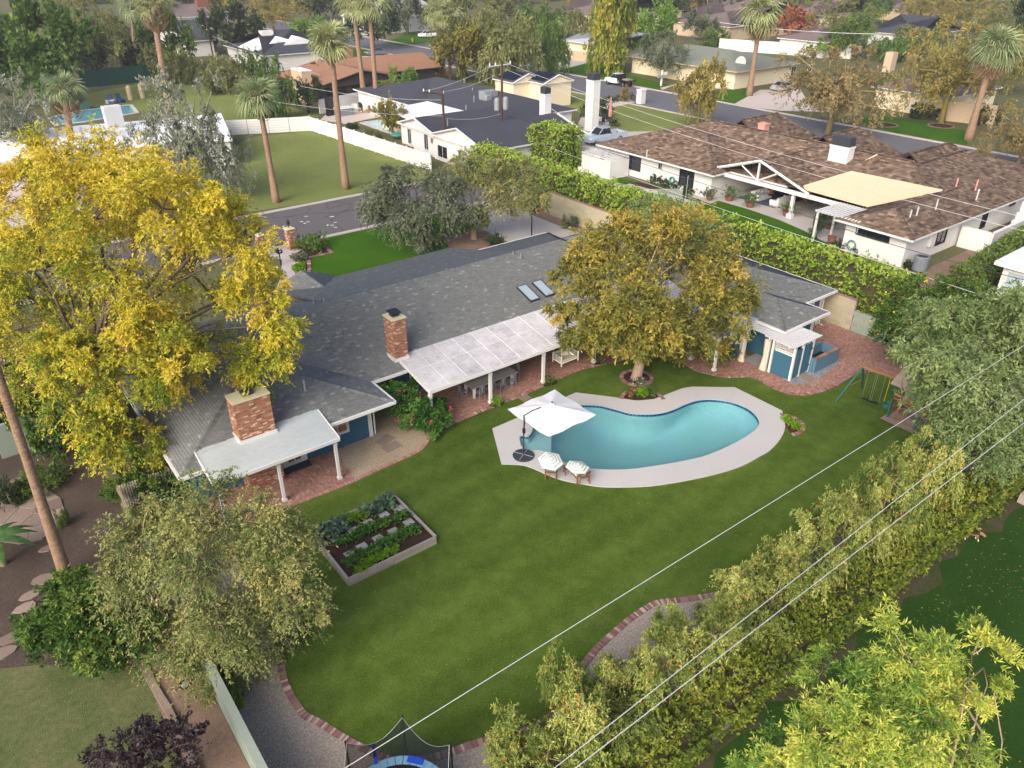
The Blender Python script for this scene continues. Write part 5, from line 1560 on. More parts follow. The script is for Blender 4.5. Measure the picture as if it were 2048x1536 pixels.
for x in (0, .35): MB().lathe((x, 0, -.22), [(.02, .25), (.02, .12), (.09, .02), (.1, -.05)], 8).build('lamp_shade', MATS['white_paint'], pa)
# planted corners at posts
for (x, y, lb, m_, fl) in ((20.95, 28.9, 'lime and dark plants at the foot of the post beside the dining table', 'leaf_lime', None), (24.7, 28.85, 'dark soil pocket with tiny plants at the post left of the porch swing', 'leaf_citrus', None), (28.75, 28.95, 'green and pink plants at the post right of the porch swing', 'leaf_green', 'bract_pink')):
    MB((x, y, 0)).prism([(x + .5 * math.cos(k) , y + .22 * math.sin(k)) for k in np.arange(0, 6.2, .6)], 0, .065).build('soil_pocket', MATS['soil'])['kind'] = 'structure'
    plantlet(lb, (x, y, .06), .32, .28, m_, flowers=fl, n=40, L=.09, W=.05)
# chairs in the shade near the right wing
for (x, y, r, lb) in ((34.3, 25.0, 1.2, 'dark wire chair next to the post by the blue wall'), (34.6, 26.2, 1.9, 'dark wire chair deeper under the right patio cover'), (34.0, 27.3, 1.5, 'dark wire chair half hidden by the central tree leaves')):
    t = thing('patio_chair', lb, 'chair', (x, y, .05), r, 'dark chairs on the right patio')
    m = MB().box((0, 0, .43), (.48, .46, .04)); m.build('seat', MATS['teak'], t)
    for a, b in ((-.2, -.2), (.2, -.2), (-.2, .2), (.2, .2)): MB().tube([(a * 1.1, b * 1.1, 0), (a, b, .43)], .02, 5).build('leg', MATS['pole_wood'], t)
    m = MB()
    for k in range(5): m.box((-.2 + k * .1, .25, .68), (.04, .03, .5), 0, -.15)
    m.box((0, .3, .93), (.5, .04, .06)); m.build('backrest', MATS['pole_wood'], t)

# raised vegetable bed
VO = (11.7, 26.4, 0)
s_ = 22 / 25
vx0, vx1, vy0, vy1 = 8.25, 12.3, 21.45, 25.05
VO = ((vx0 + vx1) / 2, (vy0 + vy1) / 2, 0)
vb = thing('vegetable_bed', 'raised square vegetable bed with grey timber sides on the lawn', 'raised bed', VO)
for j in range(3):
    z = .075 + j * .13
    for (x0, x1, y) in ((vx0, vx1, vy0), (vx0, vx1, vy1)):
        for k in range(2): MB(VO).box((x0 + (x1 - x0) * (k + .5) / 2, y, z), ((x1 - x0) / 2 - .01, .09, .125), tone=random.random()).build('plank', MATS['grey_timber'], vb)
    for x in (vx0, vx1):
        for k in range(2): MB(VO).box((x, vy0 + (vy1 - vy0) * (k + .5) / 2, z), (.09, (vy1 - vy0) / 2 - .06, .125), tone=random.random()).build('plank', MATS['grey_timber'], vb)
MB(VO).bx(vx0 + .05, vx1 - .05, vy0 + .05, vy1 - .05, 0, .3).build('soil', MATS['soil'], vb)
for (fx, fy) in ((.18, .36), (.33, .385), (.52, .40), (.70, .40), (.90, .43)): MB(VO).box((vx0 + (vx1 - vx0) * fx, vy0 + (vy1 - vy0) * fy, .31), (.42, .36, .05), .03, tone=random.random()).build('paving_slab', MATS['slab_grey'], vb)
for (fx, fy) in ((.17, .69), (.37, .70), (.56, .715), (.75, .73), (.95, .72)): MB(VO).box((min(vx1 - .3, vx0 + (vx1 - vx0) * fx), vy0 + (vy1 - vy0) * fy, .31), (.42, .36, .05), .03, tone=random.random()).build('paving_slab', MATS['slab_grey'], vb)
def row(label, x0, x1, y, w_, h, mat, n, L, W, seed):
    rng = np.random.default_rng(seed)
    p = ((x0 + x1) / 2, y, .3)
    t = thing('vegetable_row', label, 'vegetables', p)
    for i in range(n):
        q = (x0 + (x1 - x0) * (i + .5) / n - p[0] + rng.normal() * .03, rng.normal() * w_ * .15, 0)
        C = rng.normal(size=(26, 3)) * np.array([w_ * .35, w_ * .35, h * .25]) + np.array([q[0], q[1], h * .55]); C[:, 2] = np.clip(C[:, 2], .02, h)
        O = unit(C - np.array([q[0], q[1], 0]))
        V, Fq, tn, _ = leaves(C, np.full(26, w_ * .2), O, 2, 4, L, W, 1, .2, .5, rng, rng.normal(.5, .2, 26))
        o = link(bpy.data.objects.new('vegetable_plant', npmesh('vegetable_plant', V, Fq, MATS[mat], tn))); o.parent = t
    return t
yy = lambda f: vy0 + (vy1 - vy0) * f
row('long row of leafy greens across the middle of the vegetable bed', vx0 + .5, vx1 - .15, yy(.56), .34, .28, 'leaf_veg', 11, .1, .07, 1)
row('row of pale leafy greens nearer the front edge of the bed', vx0 + .3, vx1 - .3, yy(.24), .34, .28, 'leaf_veg', 11, .11, .08, 2)
row('thin row of lime green seedlings along the front plank of the bed', vx0 + .35, vx0 + 2.4, yy(.08), .22, .2, 'leaf_lime', 8, .1, .05, 3)
row('grey green kale in the far right corner of the vegetable bed', vx1 - 1.5, vx1 - .3, yy(.88), .5, .3, 'leaf_kale', 4, .16, .12, 4)
row('large grey green cabbage plants at the left corner of the bed', vx0 + .2, vx0 + 1.3, yy(.84), .55, .35, 'leaf_kale', 4, .17, .13, 5)
row('wilting yellowish seedlings between the two kale patches', vx0 + 1.5, vx1 - 1.6, yy(.87), .35, .22, 'leaf_lime', 5, .12, .05, 6)

# trampoline at the lower edge
tx, ty = P(800, 1650)[:2]
TR = 1.62
tr = thing('trampoline', 'round trampoline with blue edge pads and dark safety net at the lower picture edge', 'trampoline', (tx, ty, 0))
m = MB(); n = 40; zt_ = .8
m.lathe((0, 0, zt_ - .02), [(TR * .83, 0), (TR * .83, .02)], 40); m.build('jumping_mat', MATS['trampoline_mat'], tr)
for k in range(8):
    m = MB()
    for j in range(5):
        a0, a1 = 2 * PI * (k + j / 5) / 8 + .01, 2 * PI * (k + (j + 1) / 5) / 8 - .004
        q = [(r * math.cos(a), r * math.sin(a), z) for z in (zt_ + .03, zt_ - .03) for r, a in ((TR * .83, a0), (TR, a0), (TR, a1), (TR * .83, a1))]
        m.add(q, [(0, 1, 2, 3), (7, 6, 5, 4), (1, 5, 6, 2), (0, 3, 7, 4)])
    m.build('edge_pad', MATS['trampoline_pad'], tr)
_d = Vector(P(838, 1504, .8)[:2]) - Vector((tx, ty)); an0 = math.atan2(_d.y, _d.x)
m = MB(); m.box((TR * .92 * math.cos(an0), TR * .92 * math.sin(an0), zt_ + .045), (.22, .5, .02), an0); m.build('blue_patch', MATS['royal_blue'], tr)
def ang(x, y, z):
    v_ = Vector(P(x, y, z)[:2]) - Vector((tx, ty)); return math.atan2(v_.y, v_.x)
apx = []
for q in ((674, 1478), (803, 1432), (890, 1508)):
    apx.append(ang(q[0], q[1], 2.6))
poles = sorted([apx[0], apx[1], apx[2], apx[0] + 1.4, apx[0] + 2.7, apx[0] + 3.9])
a_ = ang(803, 1436, 2.6)
poles = [a_ + k * PI / 3 for k in range(6)]
for a in poles:
    m = MB().tube([(TR * 1.06 * math.cos(a), TR * 1.06 * math.sin(a), 0), (TR * 1.06 * math.cos(a), TR * 1.06 * math.sin(a), 2.55)], .028, 6); m.build('net_pole', MATS['black_metal'], tr)
for k in range(6):
    a, b = poles[k], poles[(k + 1) % 6] if k < 5 else poles[0] + 2 * PI
    V = []; Fq = []; top_ = []
    for j in range(9):
        t_ = j / 8; an = a + (b - a) * t_
        pa_ = Vector((TR * 1.03 * math.cos(a), TR * 1.03 * math.sin(a))); pb_ = Vector((TR * 1.03 * math.cos(b), TR * 1.03 * math.sin(b)))
        q = pa_.lerp(pb_, t_)
        zz = 2.5 - .55 * math.sin(PI * t_)
        V += [(TR * .99 * math.cos(an), TR * .99 * math.sin(an), zt_), (q.x, q.y, zz)]; top_.append((q.x, q.y, zz))
        if j: Fq.append((2 * j - 2, 2 * j, 2 * j + 1, 2 * j - 1))
    o = link(bpy.data.objects.new('safety_net', npmesh('safety_net', V, Fq, MATS['net']))); o.parent = tr
    MB().tube(top_, .006, 5).build('net_cord', MATS['galvanised'], tr)
a2 = (poles[1] + poles[2]) / 2 if False else ang(745, 1478, 2.0)
m = MB().box((TR * .97 * math.cos(a2), TR * .97 * math.sin(a2), 1.3), (.03, .1, .95), a2); m.build('net_zip', MATS['royal_blue'], tr)
for k in range(6):
    a = poles[k]; MB().tube([(TR * .97 * math.cos(a + .2), TR * .97 * math.sin(a + .2), 0), (TR * .97 * math.cos(a + .2), TR * .97 * math.sin(a + .2), zt_ - .03)], .025, 6).build('leg', MATS['galvanised'], tr)

# play set: swing beam and little tower
A0 = P(1671, 803); A1 = P(1724, 776); AP = P(1727, 733, 2.3)
zt = 2.3
T0 = (36.55, 13.7, 0)
tower_x, tower_y = T0[0] + .75, T0[1] + .55
ps = thing('play_set', 'wooden play set with green A frame, swing beam and roofed tower', 'play set', (T0[0], T0[1], 0))
PO = (T0[0], T0[1], 0)
beam_a = Vector((AP[0], AP[1], zt)); beam_b = Vector((36.85, 15.0, zt))
d = (beam_b - beam_a); L_ = d.length
m = MB(PO); m.box((beam_a + beam_b) / 2, (L_ + .3, .09, .15), math.atan2(d.y, d.x)); m.build('swing_beam', MATS['play_wood'], ps)
MB(PO).tube([(A0[0], A0[1], 0), beam_a], .06, 6).build('frame_leg', MATS['green_metal'], ps)
MB(PO).tube([(A1[0], A1[1], 0), beam_a], .06, 6).build('frame_leg', MATS['green_metal'], ps)
c0 = Vector((A0[0], A0[1], 0)).lerp(beam_a, .42); c1_ = Vector((A1[0], A1[1], 0)).lerp(beam_a, .42)
MB(PO).tube([c0, c1_], .035, 5).build('cross_bar', MATS['play_wood'], ps)
for i, (f, zz) in enumerate(((.25, .5), (.48, .5))):
    q = beam_a.lerp(beam_b, f)
    MB(PO).box((q.x, q.y, zz), (.45, .16, .03), math.atan2(d.y, d.x)).build('swing_seat', MATS['black_metal'], ps)
    for s in (-.2, .2):
        e = d.normalized() * s
        MB(PO).tube([(q.x + e.x, q.y + e.y, zz), (q.x + e.x, q.y + e.y, zt - .05)], .008, 4).build('swing_chain', MATS['galvanised'], ps)
q = beam_a.lerp(beam_b, .78)
MB(PO).lathe((q.x, q.y, .45), [(.1, 0), (.2, .05), (.22, .32), (.19, .32), (.16, .1), (.01, .08)], 12).build('bucket_seat', MATS['green_metal'], ps)
for s in (-.2, .2):
    e = d.normalized() * s
    MB(PO).tube([(q.x + e.x, q.y + e.y, .7), (q.x + e.x, q.y + e.y, zt - .05)], .014, 5).build('swing_rope', MATS['lemon'], ps)
tw_ = 1.5
x0, y0 = T0[0], T0[1]
for (x, y) in ((x0, y0), (x0 + tw_, y0), (x0, y0 + tw_), (x0 + tw_, y0 + tw_)): MB(PO).box((x, y, 1.1), (.1, .1, 2.2)).build('tower_post', MATS['green_metal'], ps)
for k in range(10): MB(PO).box((x0 - .3 + k * .2, y0 + .75, .12), (.185, 1.8, .04), tone=random.random()).build('deck_board', MATS['weathered_wood'], ps)
for k in range(5): MB(PO).box((x0 + .65 + k * .21, y0 + .75, 1.3), (.2, 1.5, .04), tone=random.random()).build('floor_board', MATS['play_wood'], ps)
for z in (1.36, 1.58): MB(PO).box((x0 - .03, y0 + .75, z), (.04, 1.6, .12), tone=random.random()).build('rail_board', MATS['play_wood'], ps)
for z in (.3, .5, .7, .9):
    MB(PO).box((x0 + .75, y0 + tw_ - .02, z), (1.4, .04, .1), tone=random.random()).build('side_board', MATS['play_wood'], ps); MB(PO).box((x0 + tw_, y0 + .75, z), (.04, 1.4, .1), tone=random.random()).build('side_board', MATS['play_wood'], ps)
MB(PO).box((x0 + tw_ - .05, y0 + .75, 1.75), (.04, 1.5, .85)).build('tower_back', MATS['red_paint'], ps)
MB(PO).box((x0 + .5, y0 + .75, 1.5), (.04, .8, .4)).build('play_panel', MATS['galvanised'], ps)
for k in range(7):
    t_ = k / 6
    MB(PO).box((x0 - .25 + t_ * .95, y0 + .7, 2.25 + .55 * t_), (.2, 1.95, .03), 0, 0, -.53, tone=random.random()).build('roof_plank', MATS['weathered_wood'], ps)
    MB(PO).box((x0 + 1.75 - t_ * .95, y0 + .7, 2.25 + .55 * t_), (.2, 1.95, .03), 0, 0, .53, tone=random.random()).build('roof_plank', MATS['weathered_wood'], ps)
for bot, top_, s_ in ((Vector((x0 + .05, y0 + .95, .15)), Vector((x0 + .6, y0 + .95, 1.3)), Vector((0, .24, 0))), (Vector((x0 + .5, y0 - .95, .03)), Vector((x0 + .5, y0 - .1, 1.3)), Vector((.24, 0, 0)))):
    for s in (-1, 1): MB(PO).tube([bot + s_ * s, top_ + s_ * s], .035, 5).build('ladder_rail', MATS['play_wood'], ps)
    for k in range(5): MB(PO).box(bot.lerp(top_, (k + .5) / 5), (.06 + abs(s_.x) * 1.8, .06 + abs(s_.y) * 1.8, .035)).build('ladder_rung', MATS['play_wood'], ps)
p = P(1820, 731)
t = thing('bucket', 'white bucket with dark rim standing on the brick walk by the play tower', 'bucket', p)
MB().lathe((0, 0, 0), [(.13, .05), (.17, .4), (.15, .4), (.12, .1)], 12).build('pail', MATS['white_paint'], t); MB().lathe((0, 0, .4), [(.175, 0), (.175, .05)], 12).build('rim', MATS['black_metal'], t)

# basketball hoop on the court
hb = (38.6, 48.6, 0)
hb = P(1063, 486)
bb = thing('basketball_hoop', 'portable basketball hoop with black pole on the front court', 'basketball hoop', hb)
MB().tube([(0, 0, 0), (0, 0, 2.6), (.2, -.3, 3.0)], .06, 8).build('pole', MATS['black_metal'], bb)
m = MB(); 
R45 = .6
for (a, b) in (((-.6, 2.7), (.6, 2.7)), ((.6, 2.7), (.6, 3.5)), ((.6, 3.5), (-.6, 3.5)), ((-.6, 3.5), (-.6, 2.7)), ((-.25, 2.85), (.25, 2.85)), ((.25, 2.85), (.25, 3.2)), ((.25, 3.2), (-.25, 3.2)), ((-.25, 3.2), (-.25, 2.85))):
    m.tube([(a[0] * .9 + .3, -.4 + a[0] * .3, a[1]), (b[0] * .9 + .3, -.4 + b[0] * .3, b[1])], .035, 4)
m.build('board_frame', MATS['black_metal'], bb)
m = MB().add([(-.24, -.58, 2.7), (.84, -.22, 2.7), (.84, -.22, 3.5), (-.24, -.58, 3.5)], [(0, 1, 2, 3)]); m.build('backboard', MATS['glass_dark'], bb)
m = MB().tube([(.4 + .23 * math.cos(a), -.68 + .23 * math.sin(a), 2.85) for a in np.arange(0, 6.4, .5)], .015, 4); m.build('rim', MATS['red_paint'], bb)
MB().box((-.1, .2, .12), (.7, 1.0, .22)).build('base', MATS['black_metal'], bb, bevel=.04)

# lamp pillars and mailbox at the front path
def pillar(label, q, h=1.7):
    b = P(*q)
    t = thing('lamp_pillar', label, 'pillar', b, .1, 'brick lamp pillars at the front path')
    MB().box((0, 0, h / 2 - .02), (.56, .56, h - .04)).build('core', MATS['brick_joint'], t)
    out = []
    for (p0, du, nr) in (((-.29, -.29, 0), (1, 0, 0), (0, -1, 0)), ((-.29, -.29, 0), (0, 1, 0), (-1, 0, 0)), ((.29, -.29, 0), (0, 1, 0), (1, 0, 0))): bricks_face(out, p0, du, .58, h, nr, seed=len(out) + 2)
    rs = MB()
    for c, an, w_, hh, tt in out: rs.box(c, (w_, .03, hh), an, tone=tt)
    rs.build('bricks', MATS['brick'], t)['kind'] = 'stuff'
    MB().box((0, 0, h + .05), (.74, .74, .1)).build('cap', MATS['cap_concrete'], t, bevel=.02)
    m = MB().tube([(0, 0, h + .1), (0, 0, h + .35)], .03, 6); m.lathe((0, 0, h + .35), [(.07, 0), (.12, .08), (.13, .3), (.05, .42), (.02, .55)], 8); m.build('lantern', MATS['black_metal'], t)
    return t
pillar('brick lamp pillar at the street end of the front path, right one', (584, 498))
pillar('brick lamp pillar half hidden by yellow leaves, left one', (526, 512))
mbx = P(562, 530)
t = thing('mailbox', 'dark ornate mailbox on a post beside the front path', 'mailbox', mbx)
MB().tube([(0, 0, 0), (0, 0, 1.05)], .05, 8).build('post', MATS['black_metal'], t)
m = MB().lathe((0, 0, 1.2), [(.19, -.22), (.2, 0), (.14, .13), (.03, .19)], 10, axis='y'); m.box((0, 0, 1.12), (.4, .5, .22)); m.build('box', MATS['black_metal'], t)
MB().box((0, -.26, 1.18), (.12, .02, .06)).build('plate', MATS['white_paint'], t)

# dog on the far lawn
def dog(label, loc, rz):
    vs_ = [(0, 0, .38), (.14, 0, .39), (.30, 0, .40), (.40, 0, .44), (.50, 0, .38), (.60, 0, .30), (.70, 0, .26),      # back, chest, neck lowered, head, muzzle
           (.30, .07, .30), (.31, .075, .16), (.33, .075, .03), (.37, .075, .015),
           (.30, -.07, .30), (.36, -.075, .17), (.40, -.075, .03), (.44, -.075, .015),
           (-.08, .06, .30), (-.03, .08, .22), (-.11, .08, .12), (-.09, .08, .03), (-.05, .08, .015),
           (-.08, -.06, .30), (-.06, -.08, .21), (-.15, -.08, .12), (-.14, -.08, .03), (-.10, -.08, .015),
           (-.12, 0, .40), (-.24, 0, .47), (-.33, 0, .58), (.57, .05, .37), (.57, .09, .27), (.57, -.05, .37), (.57, -.09, .27)]
    ed = [(0, 1), (1, 2), (2, 3), (3, 4), (4, 5), (5, 6), (2, 7), (7, 8), (8, 9), (9, 10), (2, 11), (11, 12), (12, 13), (13, 14), (0, 15), (15, 16), (16, 17), (17, 18), (18, 19), (0, 20), (20, 21), (21, 22), (22, 23), (23, 24), (0, 25), (25, 26), (26, 27), (5, 28), (28, 29), (5, 30), (30, 31)]
    rad = [.105, .115, .12, .085, .075, .075, .035, .05, .03, .025, .028, .05, .03, .025, .028, .065, .045, .028, .024, .028, .065, .045, .028, .024, .028, .04, .02, .012, .03, .022, .03, .022]
    me = bpy.data.meshes.new('dog'); me.from_pydata(vs_, ed, []); me.materials.append(MATS['dog_coat'])
    o = link(bpy.data.objects.new('dog', me)); o.location = loc; o.rotation_euler = (0, 0, rz); o.scale = (.95,) * 3
    sk = o.modifiers.new('skin', 'SKIN')
    me.skin_vertices or None
    for i, s in enumerate(me.skin_vertices[0].data): s.radius = (rad[i], rad[i])
    me.skin_vertices[0].data[0].use_root = True
    ss = o.modifiers.new('smooth', 'SUBSURF'); ss.levels = 2; ss.render_levels = 2
    tag(o, label, 'dog'); return o
def dog_mat():
    m = bpy.data.materials.new('dog_coat'); m.use_nodes = True
    nt = m.node_tree; N = nt.nodes; L = nt.links; b = N['Principled BSDF']; b.inputs['Roughness'].default_value = .8
    tc = N.new('ShaderNodeTexCoord'); sp = N.new('ShaderNodeSeparateXYZ'); L.new(tc.outputs['Object'], sp.inputs[0])
    def cmp(sock, op, v):
        n = N.new('ShaderNodeMath'); n.operation = op; L.new(sock, n.inputs[0]); n.inputs[1].default_value = v; return n.outputs[0]
    def mul(a, c):
        n = N.new('ShaderNodeMath'); n.operation = 'MULTIPLY'; L.new(a, n.inputs[0]); L.new(c, n.inputs[1]); return n.outputs[0]
    saddle = mul(mul(cmp(sp.outputs[2], 'GREATER_THAN', .37), cmp(sp.outputs[0], 'LESS_THAN', .36)), cmp(sp.outputs[0], 'GREATER_THAN', -.06))
    sock = cmp(sp.outputs[2], 'LESS_THAN', .12)
    mx = N.new('ShaderNodeMix'); mx.data_type = 'RGBA'; mx.inputs[6].default_value = lin((146, 104, 66)); mx.inputs[7].default_value = lin((28, 26, 26)); L.new(saddle, mx.inputs[0])
    m2 = N.new('ShaderNodeMix'); m2.data_type = 'RGBA'; L.new(mx.outputs[2], m2.inputs[6]); m2.inputs[7].default_value = lin((226, 218, 204)); L.new(sock, m2.inputs[0])
    L.new(m2.outputs[2], b.inputs['Base Color']); MATS['dog_coat'] = m
dog_mat()
dp = P(1935, 1078)
dog('brown and black beagle sniffing along the dark lawn behind the flowering shrubs', (dp[0], dp[1], .015), YAW * -1 - .25)
# ---------------------------------------------------------------- big trees and shrubs near by
def lobes_px(lst, fwd, rng=None, dv=.8):
    "lobes given in pixels (x, y, radius[, metres nearer (-) or farther (+)]) at the ground distance fwd"
    rng = rng or np.random.default_rng(5)
    out = []
    for q in lst:
        df = q[3] if len(q) > 3 else rng.uniform(-1, 1) * dv
        p, m = LP(q[0], q[1], fwd + df)
        out.append((p[0], p[1], p[2], q[2] * m, .85))
    return out

B1 = P(262, 932)
Y1 = [(140, 330, 85), (250, 345, 78), (60, 400, 78), (180, 420, 100), (320, 400, 85), (420, 440, 75), (495, 480, 62), (80, 520, 95), (220, 540, 110), (380, 530, 95), (490, 570, 70), (548, 640, 48), (40, 640, 85), (150, 660, 90),
      (300, 680, 70), (420, 660, 88), (520, 715, 54), (500, 770, 34), (60, 760, 75), (150, 775, 70), (345, 750, 62), (555, 690, 40), (225, 890, 66, -2.2), (195, 845, 55, -2), (275, 880, 48, -2.2), (15, 480, 60), (430, 385, 38), (90, 330, 50), (10, 560, 60), (545, 590, 34), (525, 545, 30), (230, 760, 62, -3), (300, 645, 62, -3), (180, 700, 60, -3), (120, 720, 60, -2.5), (370, 720, 52, -3), (255, 690, 50, -3.6), (310, 760, 40, -3.4)]
lb = [(q[0], q[1], q[2], q[3] * .86, .85) for q in lobes_px(Y1, fw(B1), dv=1.6)]
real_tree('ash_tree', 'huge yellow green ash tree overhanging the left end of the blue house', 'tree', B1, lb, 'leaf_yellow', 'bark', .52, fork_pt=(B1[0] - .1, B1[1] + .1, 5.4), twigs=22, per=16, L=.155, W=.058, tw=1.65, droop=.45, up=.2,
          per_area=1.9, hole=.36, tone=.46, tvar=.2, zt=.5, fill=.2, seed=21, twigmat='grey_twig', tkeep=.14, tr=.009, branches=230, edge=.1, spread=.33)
B2 = P(385, 1330)
Y2 = [(420, 1010, 62), (330, 1040, 55), (520, 1035, 55), (250, 1090, 50), (400, 1100, 80), (555, 1090, 60), (300, 1160, 70), (450, 1190, 80), (575, 1190, 52), (360, 1240, 72), (500, 1265, 70), (440, 1320, 55), (620, 1105, 34), (620, 1250, 26), (545, 1310, 34), (330, 1290, 40), (655, 1180, 22), (480, 1350, 40), (600, 1060, 26), (640, 1215, 18), (290, 1010, 26), (225, 1130, 30), (395, 1290, 56, -1.6), (440, 1240, 56, -1.8), (350, 1310, 36, -1.2), (420, 1350, 36, -1), (470, 1290, 44, -1.4)]
lb = lobes_px(Y2, fw(B2), dv=.7)
real_tree('mesquite_tree', 'feathery olive and tan mesquite tree between the left house porch and the gravel', 'tree', B2, lb, 'leaf_mesquite', 'pale_bark', .2, fork_pt=(B2[0], B2[1], 1.6), twigs=18, per=18, L=.105, W=.042, tw=2.5, droop=.45, up=.1, fill=.45,
          per_area=1.9, hole=.24, tone=.4, tvar=.22, zt=.15, seed=22, tkeep=.2, tr=.006, branches=150, edge=.25)
B3 = P(195, 1325)
Y3 = [(130, 1180, 46), (200, 1210, 66), (110, 1240, 55), (250, 1255, 64), (170, 1285, 55), (78, 1265, 36), (240, 1310, 36), (285, 1230, 44), (150, 1148, 28), (60, 1240, 26), (215, 1160, 34), (150, 1240, 66), (220, 1270, 60, -.5), (110, 1290, 46)]
real_tree('citrus_tree', 'glossy dark green citrus tree at the lower left beside the stepping stones', 'tree', B3, lobes_px(Y3, fw(B3), dv=.4), 'leaf_citrus', 'bark', .12, fork_pt=(B3[0], B3[1], .7), twigs=20, per=10, L=.15, W=.065, tw=1.0, droop=.25, up=.4, fill=.4,
          per_area=1.9, hole=.08, seed=23, tkeep=.1, branches=50, zt=.2)
B4 = P(300, 1590)
Y4 = [(280, 1470, 46), (345, 1480, 40), (240, 1500, 46), (310, 1520, 55), (385, 1480, 30), (200, 1535, 36), (350, 1545, 40)]
real_tree('plum_tree', 'dark purple leaved plum tree with bare grey twigs at the lower left edge', 'tree', B4, lobes_px(Y4, fw(B4), dv=.4), 'leaf_purple', 'bark', .09, fork_pt=(B4[0], B4[1], .9), twigs=14, per=8, L=.1, W=.065, tw=1.2, droop=.1, up=.4,
          per_area=2.8, hole=.15, seed=24, twigmat='grey_twig', tkeep=.8, tr=.006, branches=80)
B5 = P(1273, 757)
Y5 = [(1290, 480, 64), (1200, 500, 64), (1380, 490, 62), (1150, 552, 38), (1240, 560, 74), (1340, 560, 74), (1440, 560, 56), (1128, 620, 26), (1180, 630, 54), (1290, 640, 62), (1390, 640, 54), (1462, 635, 40), (1210, 688, 30), (1330, 690, 36), (1430, 690, 34), (1482, 600, 30), (1255, 450, 36), (1145, 665, 30), (1385, 690, 30), (1330, 450, 30), (1420, 520, 40), (1175, 492, 30), (1290, 672, 44, -3), (1240, 650, 46, -3), (1345, 650, 46, -3), (1270, 600, 55, -3.5), (1195, 660, 36, -3), (1400, 660, 36, -2.6), (1310, 705, 26, -2.4)]
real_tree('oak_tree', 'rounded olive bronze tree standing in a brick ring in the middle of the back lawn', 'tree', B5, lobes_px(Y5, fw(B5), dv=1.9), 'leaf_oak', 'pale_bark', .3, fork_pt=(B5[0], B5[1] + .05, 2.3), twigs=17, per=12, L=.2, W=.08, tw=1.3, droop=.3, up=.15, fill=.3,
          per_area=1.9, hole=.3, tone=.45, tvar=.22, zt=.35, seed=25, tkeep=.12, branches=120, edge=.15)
B6 = P(850, 492)
Y6 = [(762, 390, 36), (830, 368, 40), (900, 380, 40), (800, 430, 44), (870, 430, 44), (742, 420, 26), (922, 430, 26), (850, 468, 26), (780, 355, 22)]
real_tree('olive_tree', 'grey green olive tree with a leaning trunk at the front lawn by the street', 'tree', B6, lobes_px(Y6, fw(B6), dv=1.2), 'leaf_olive', 'bark', .3, fork_pt=(B6[0], B6[1], 1.8), twigs=16, per=14, L=.22, W=.075, tw=1.5, droop=.6, up=.1, per_area=1.8, hole=.12, fill=.4, seed=26, tkeep=.05, branches=60)
B7 = P(948, 478)
Y7 = [(960, 350, 40), (1020, 370, 40), (930, 330, 30), (1060, 392, 30), (990, 410, 36), (1045, 345, 26), (960, 440, 22), (1085, 385, 18), (985, 320, 22)]
real_tree('mesquite_tree', 'thin leaved tan and green mesquite tree between the olive tree and the front court', 'tree', B7, lobes_px(Y7, fw(B7), dv=1.2), 'leaf_mesquite', 'pale_bark', .26, fork_pt=(B7[0], B7[1], 2.0), twigs=14, per=13, L=.2, W=.07, tw=1.6, droop=.5, up=.1, per_area=1.7, hole=.22, fill=.4, seed=27, tkeep=.5, tr=.012, branches=80, twigmat='grey_twig')
B7b = P(1395, 560)
Y7b = [(1310, 425, 34), (1365, 440, 40), (1415, 465, 32), (1345, 475, 32), (1395, 490, 26)]
real_tree('acacia_tree', 'soft olive green tree behind the central tree next to the clipped hedge', 'tree', B7b, lobes_px(Y7b, fw(B7b), dv=.8), 'leaf_acacia', 'bark', .16, fork_pt=(B7b[0], B7b[1], 2.0), twigs=14, per=12, L=.18, W=.065, tw=1.5, droop=.4, per_area=1.7, hole=.15, tone=.55, seed=28, tkeep=.1, branches=50)
B8 = P(1925, 965)
Y8 = [(1885, 660, 62), (1960, 640, 70), (2035, 680, 64), (1852, 702, 42), (1920, 740, 72), (2010, 780, 80), (1896, 790, 54), (1940, 850, 72), (2035, 880, 72), (1892, 870, 36), (1965, 925, 50), (2045, 615, 46), (1905, 610, 30), (2090, 760, 80), (2090, 900, 80), (2060, 700, 40)]
real_tree('acacia_tree', 'big soft grey green acacia tree beside the play set at the right edge', 'tree', B8, lobes_px(Y8, fw(B8), dv=1.6), 'leaf_acacia', 'bark', .32, fork_pt=(B8[0], B8[1], 2.0), twigs=19, per=14, L=.19, W=.062, tw=1.4, droop=.5, up=.15, per_area=1.9, hole=.1, fill=.35, tone=.5, tvar=.22, zt=.15, seed=29, tkeep=.05, branches=90)
B9 = P(1850, 740)
Y9 = [(1802, 600, 40), (1860, 590, 44), (1920, 602, 40), (1790, 660, 36), (1842, 650, 46), (1812, 705, 28), (1900, 650, 46), (1780, 690, 22), (1770, 640, 22)]
cit = real_tree('lemon_tree', 'rounded green lemon tree with yellow fruit beside the lower block wall', 'tree', B9, lobes_px(Y9, fw(B9), dv=.8), 'leaf_citrus', 'bark', .15, fork_pt=(B9[0], B9[1], .9), twigs=18, per=9, L=.16, W=.075, tw=1.0, droop=.2, up=.4, per_area=1.8, hole=.08, tone=.55, zt=.25, seed=30, tkeep=.05, branches=50)
rng = np.random.default_rng(31)
C_, R_, O_ = clumps_of(lobes_px(Y9, fw(B9), dv=.8), 1.6, rng, 0, -.4, .1)
C_ = C_[rng.permutation(len(C_))[:60]]; C_ = C_ + rng.normal(size=C_.shape) * .1
lm = MB().lathe((0, 0, 0), [(.01, -.06), (.05, -.03), (.055, .01), (.03, .05), (.005, .07)], 6).mesh('lemon', MATS['lemon'], True)
for c in C_: piece('lemon', lm, cit, tuple(c - np.array(B9)))
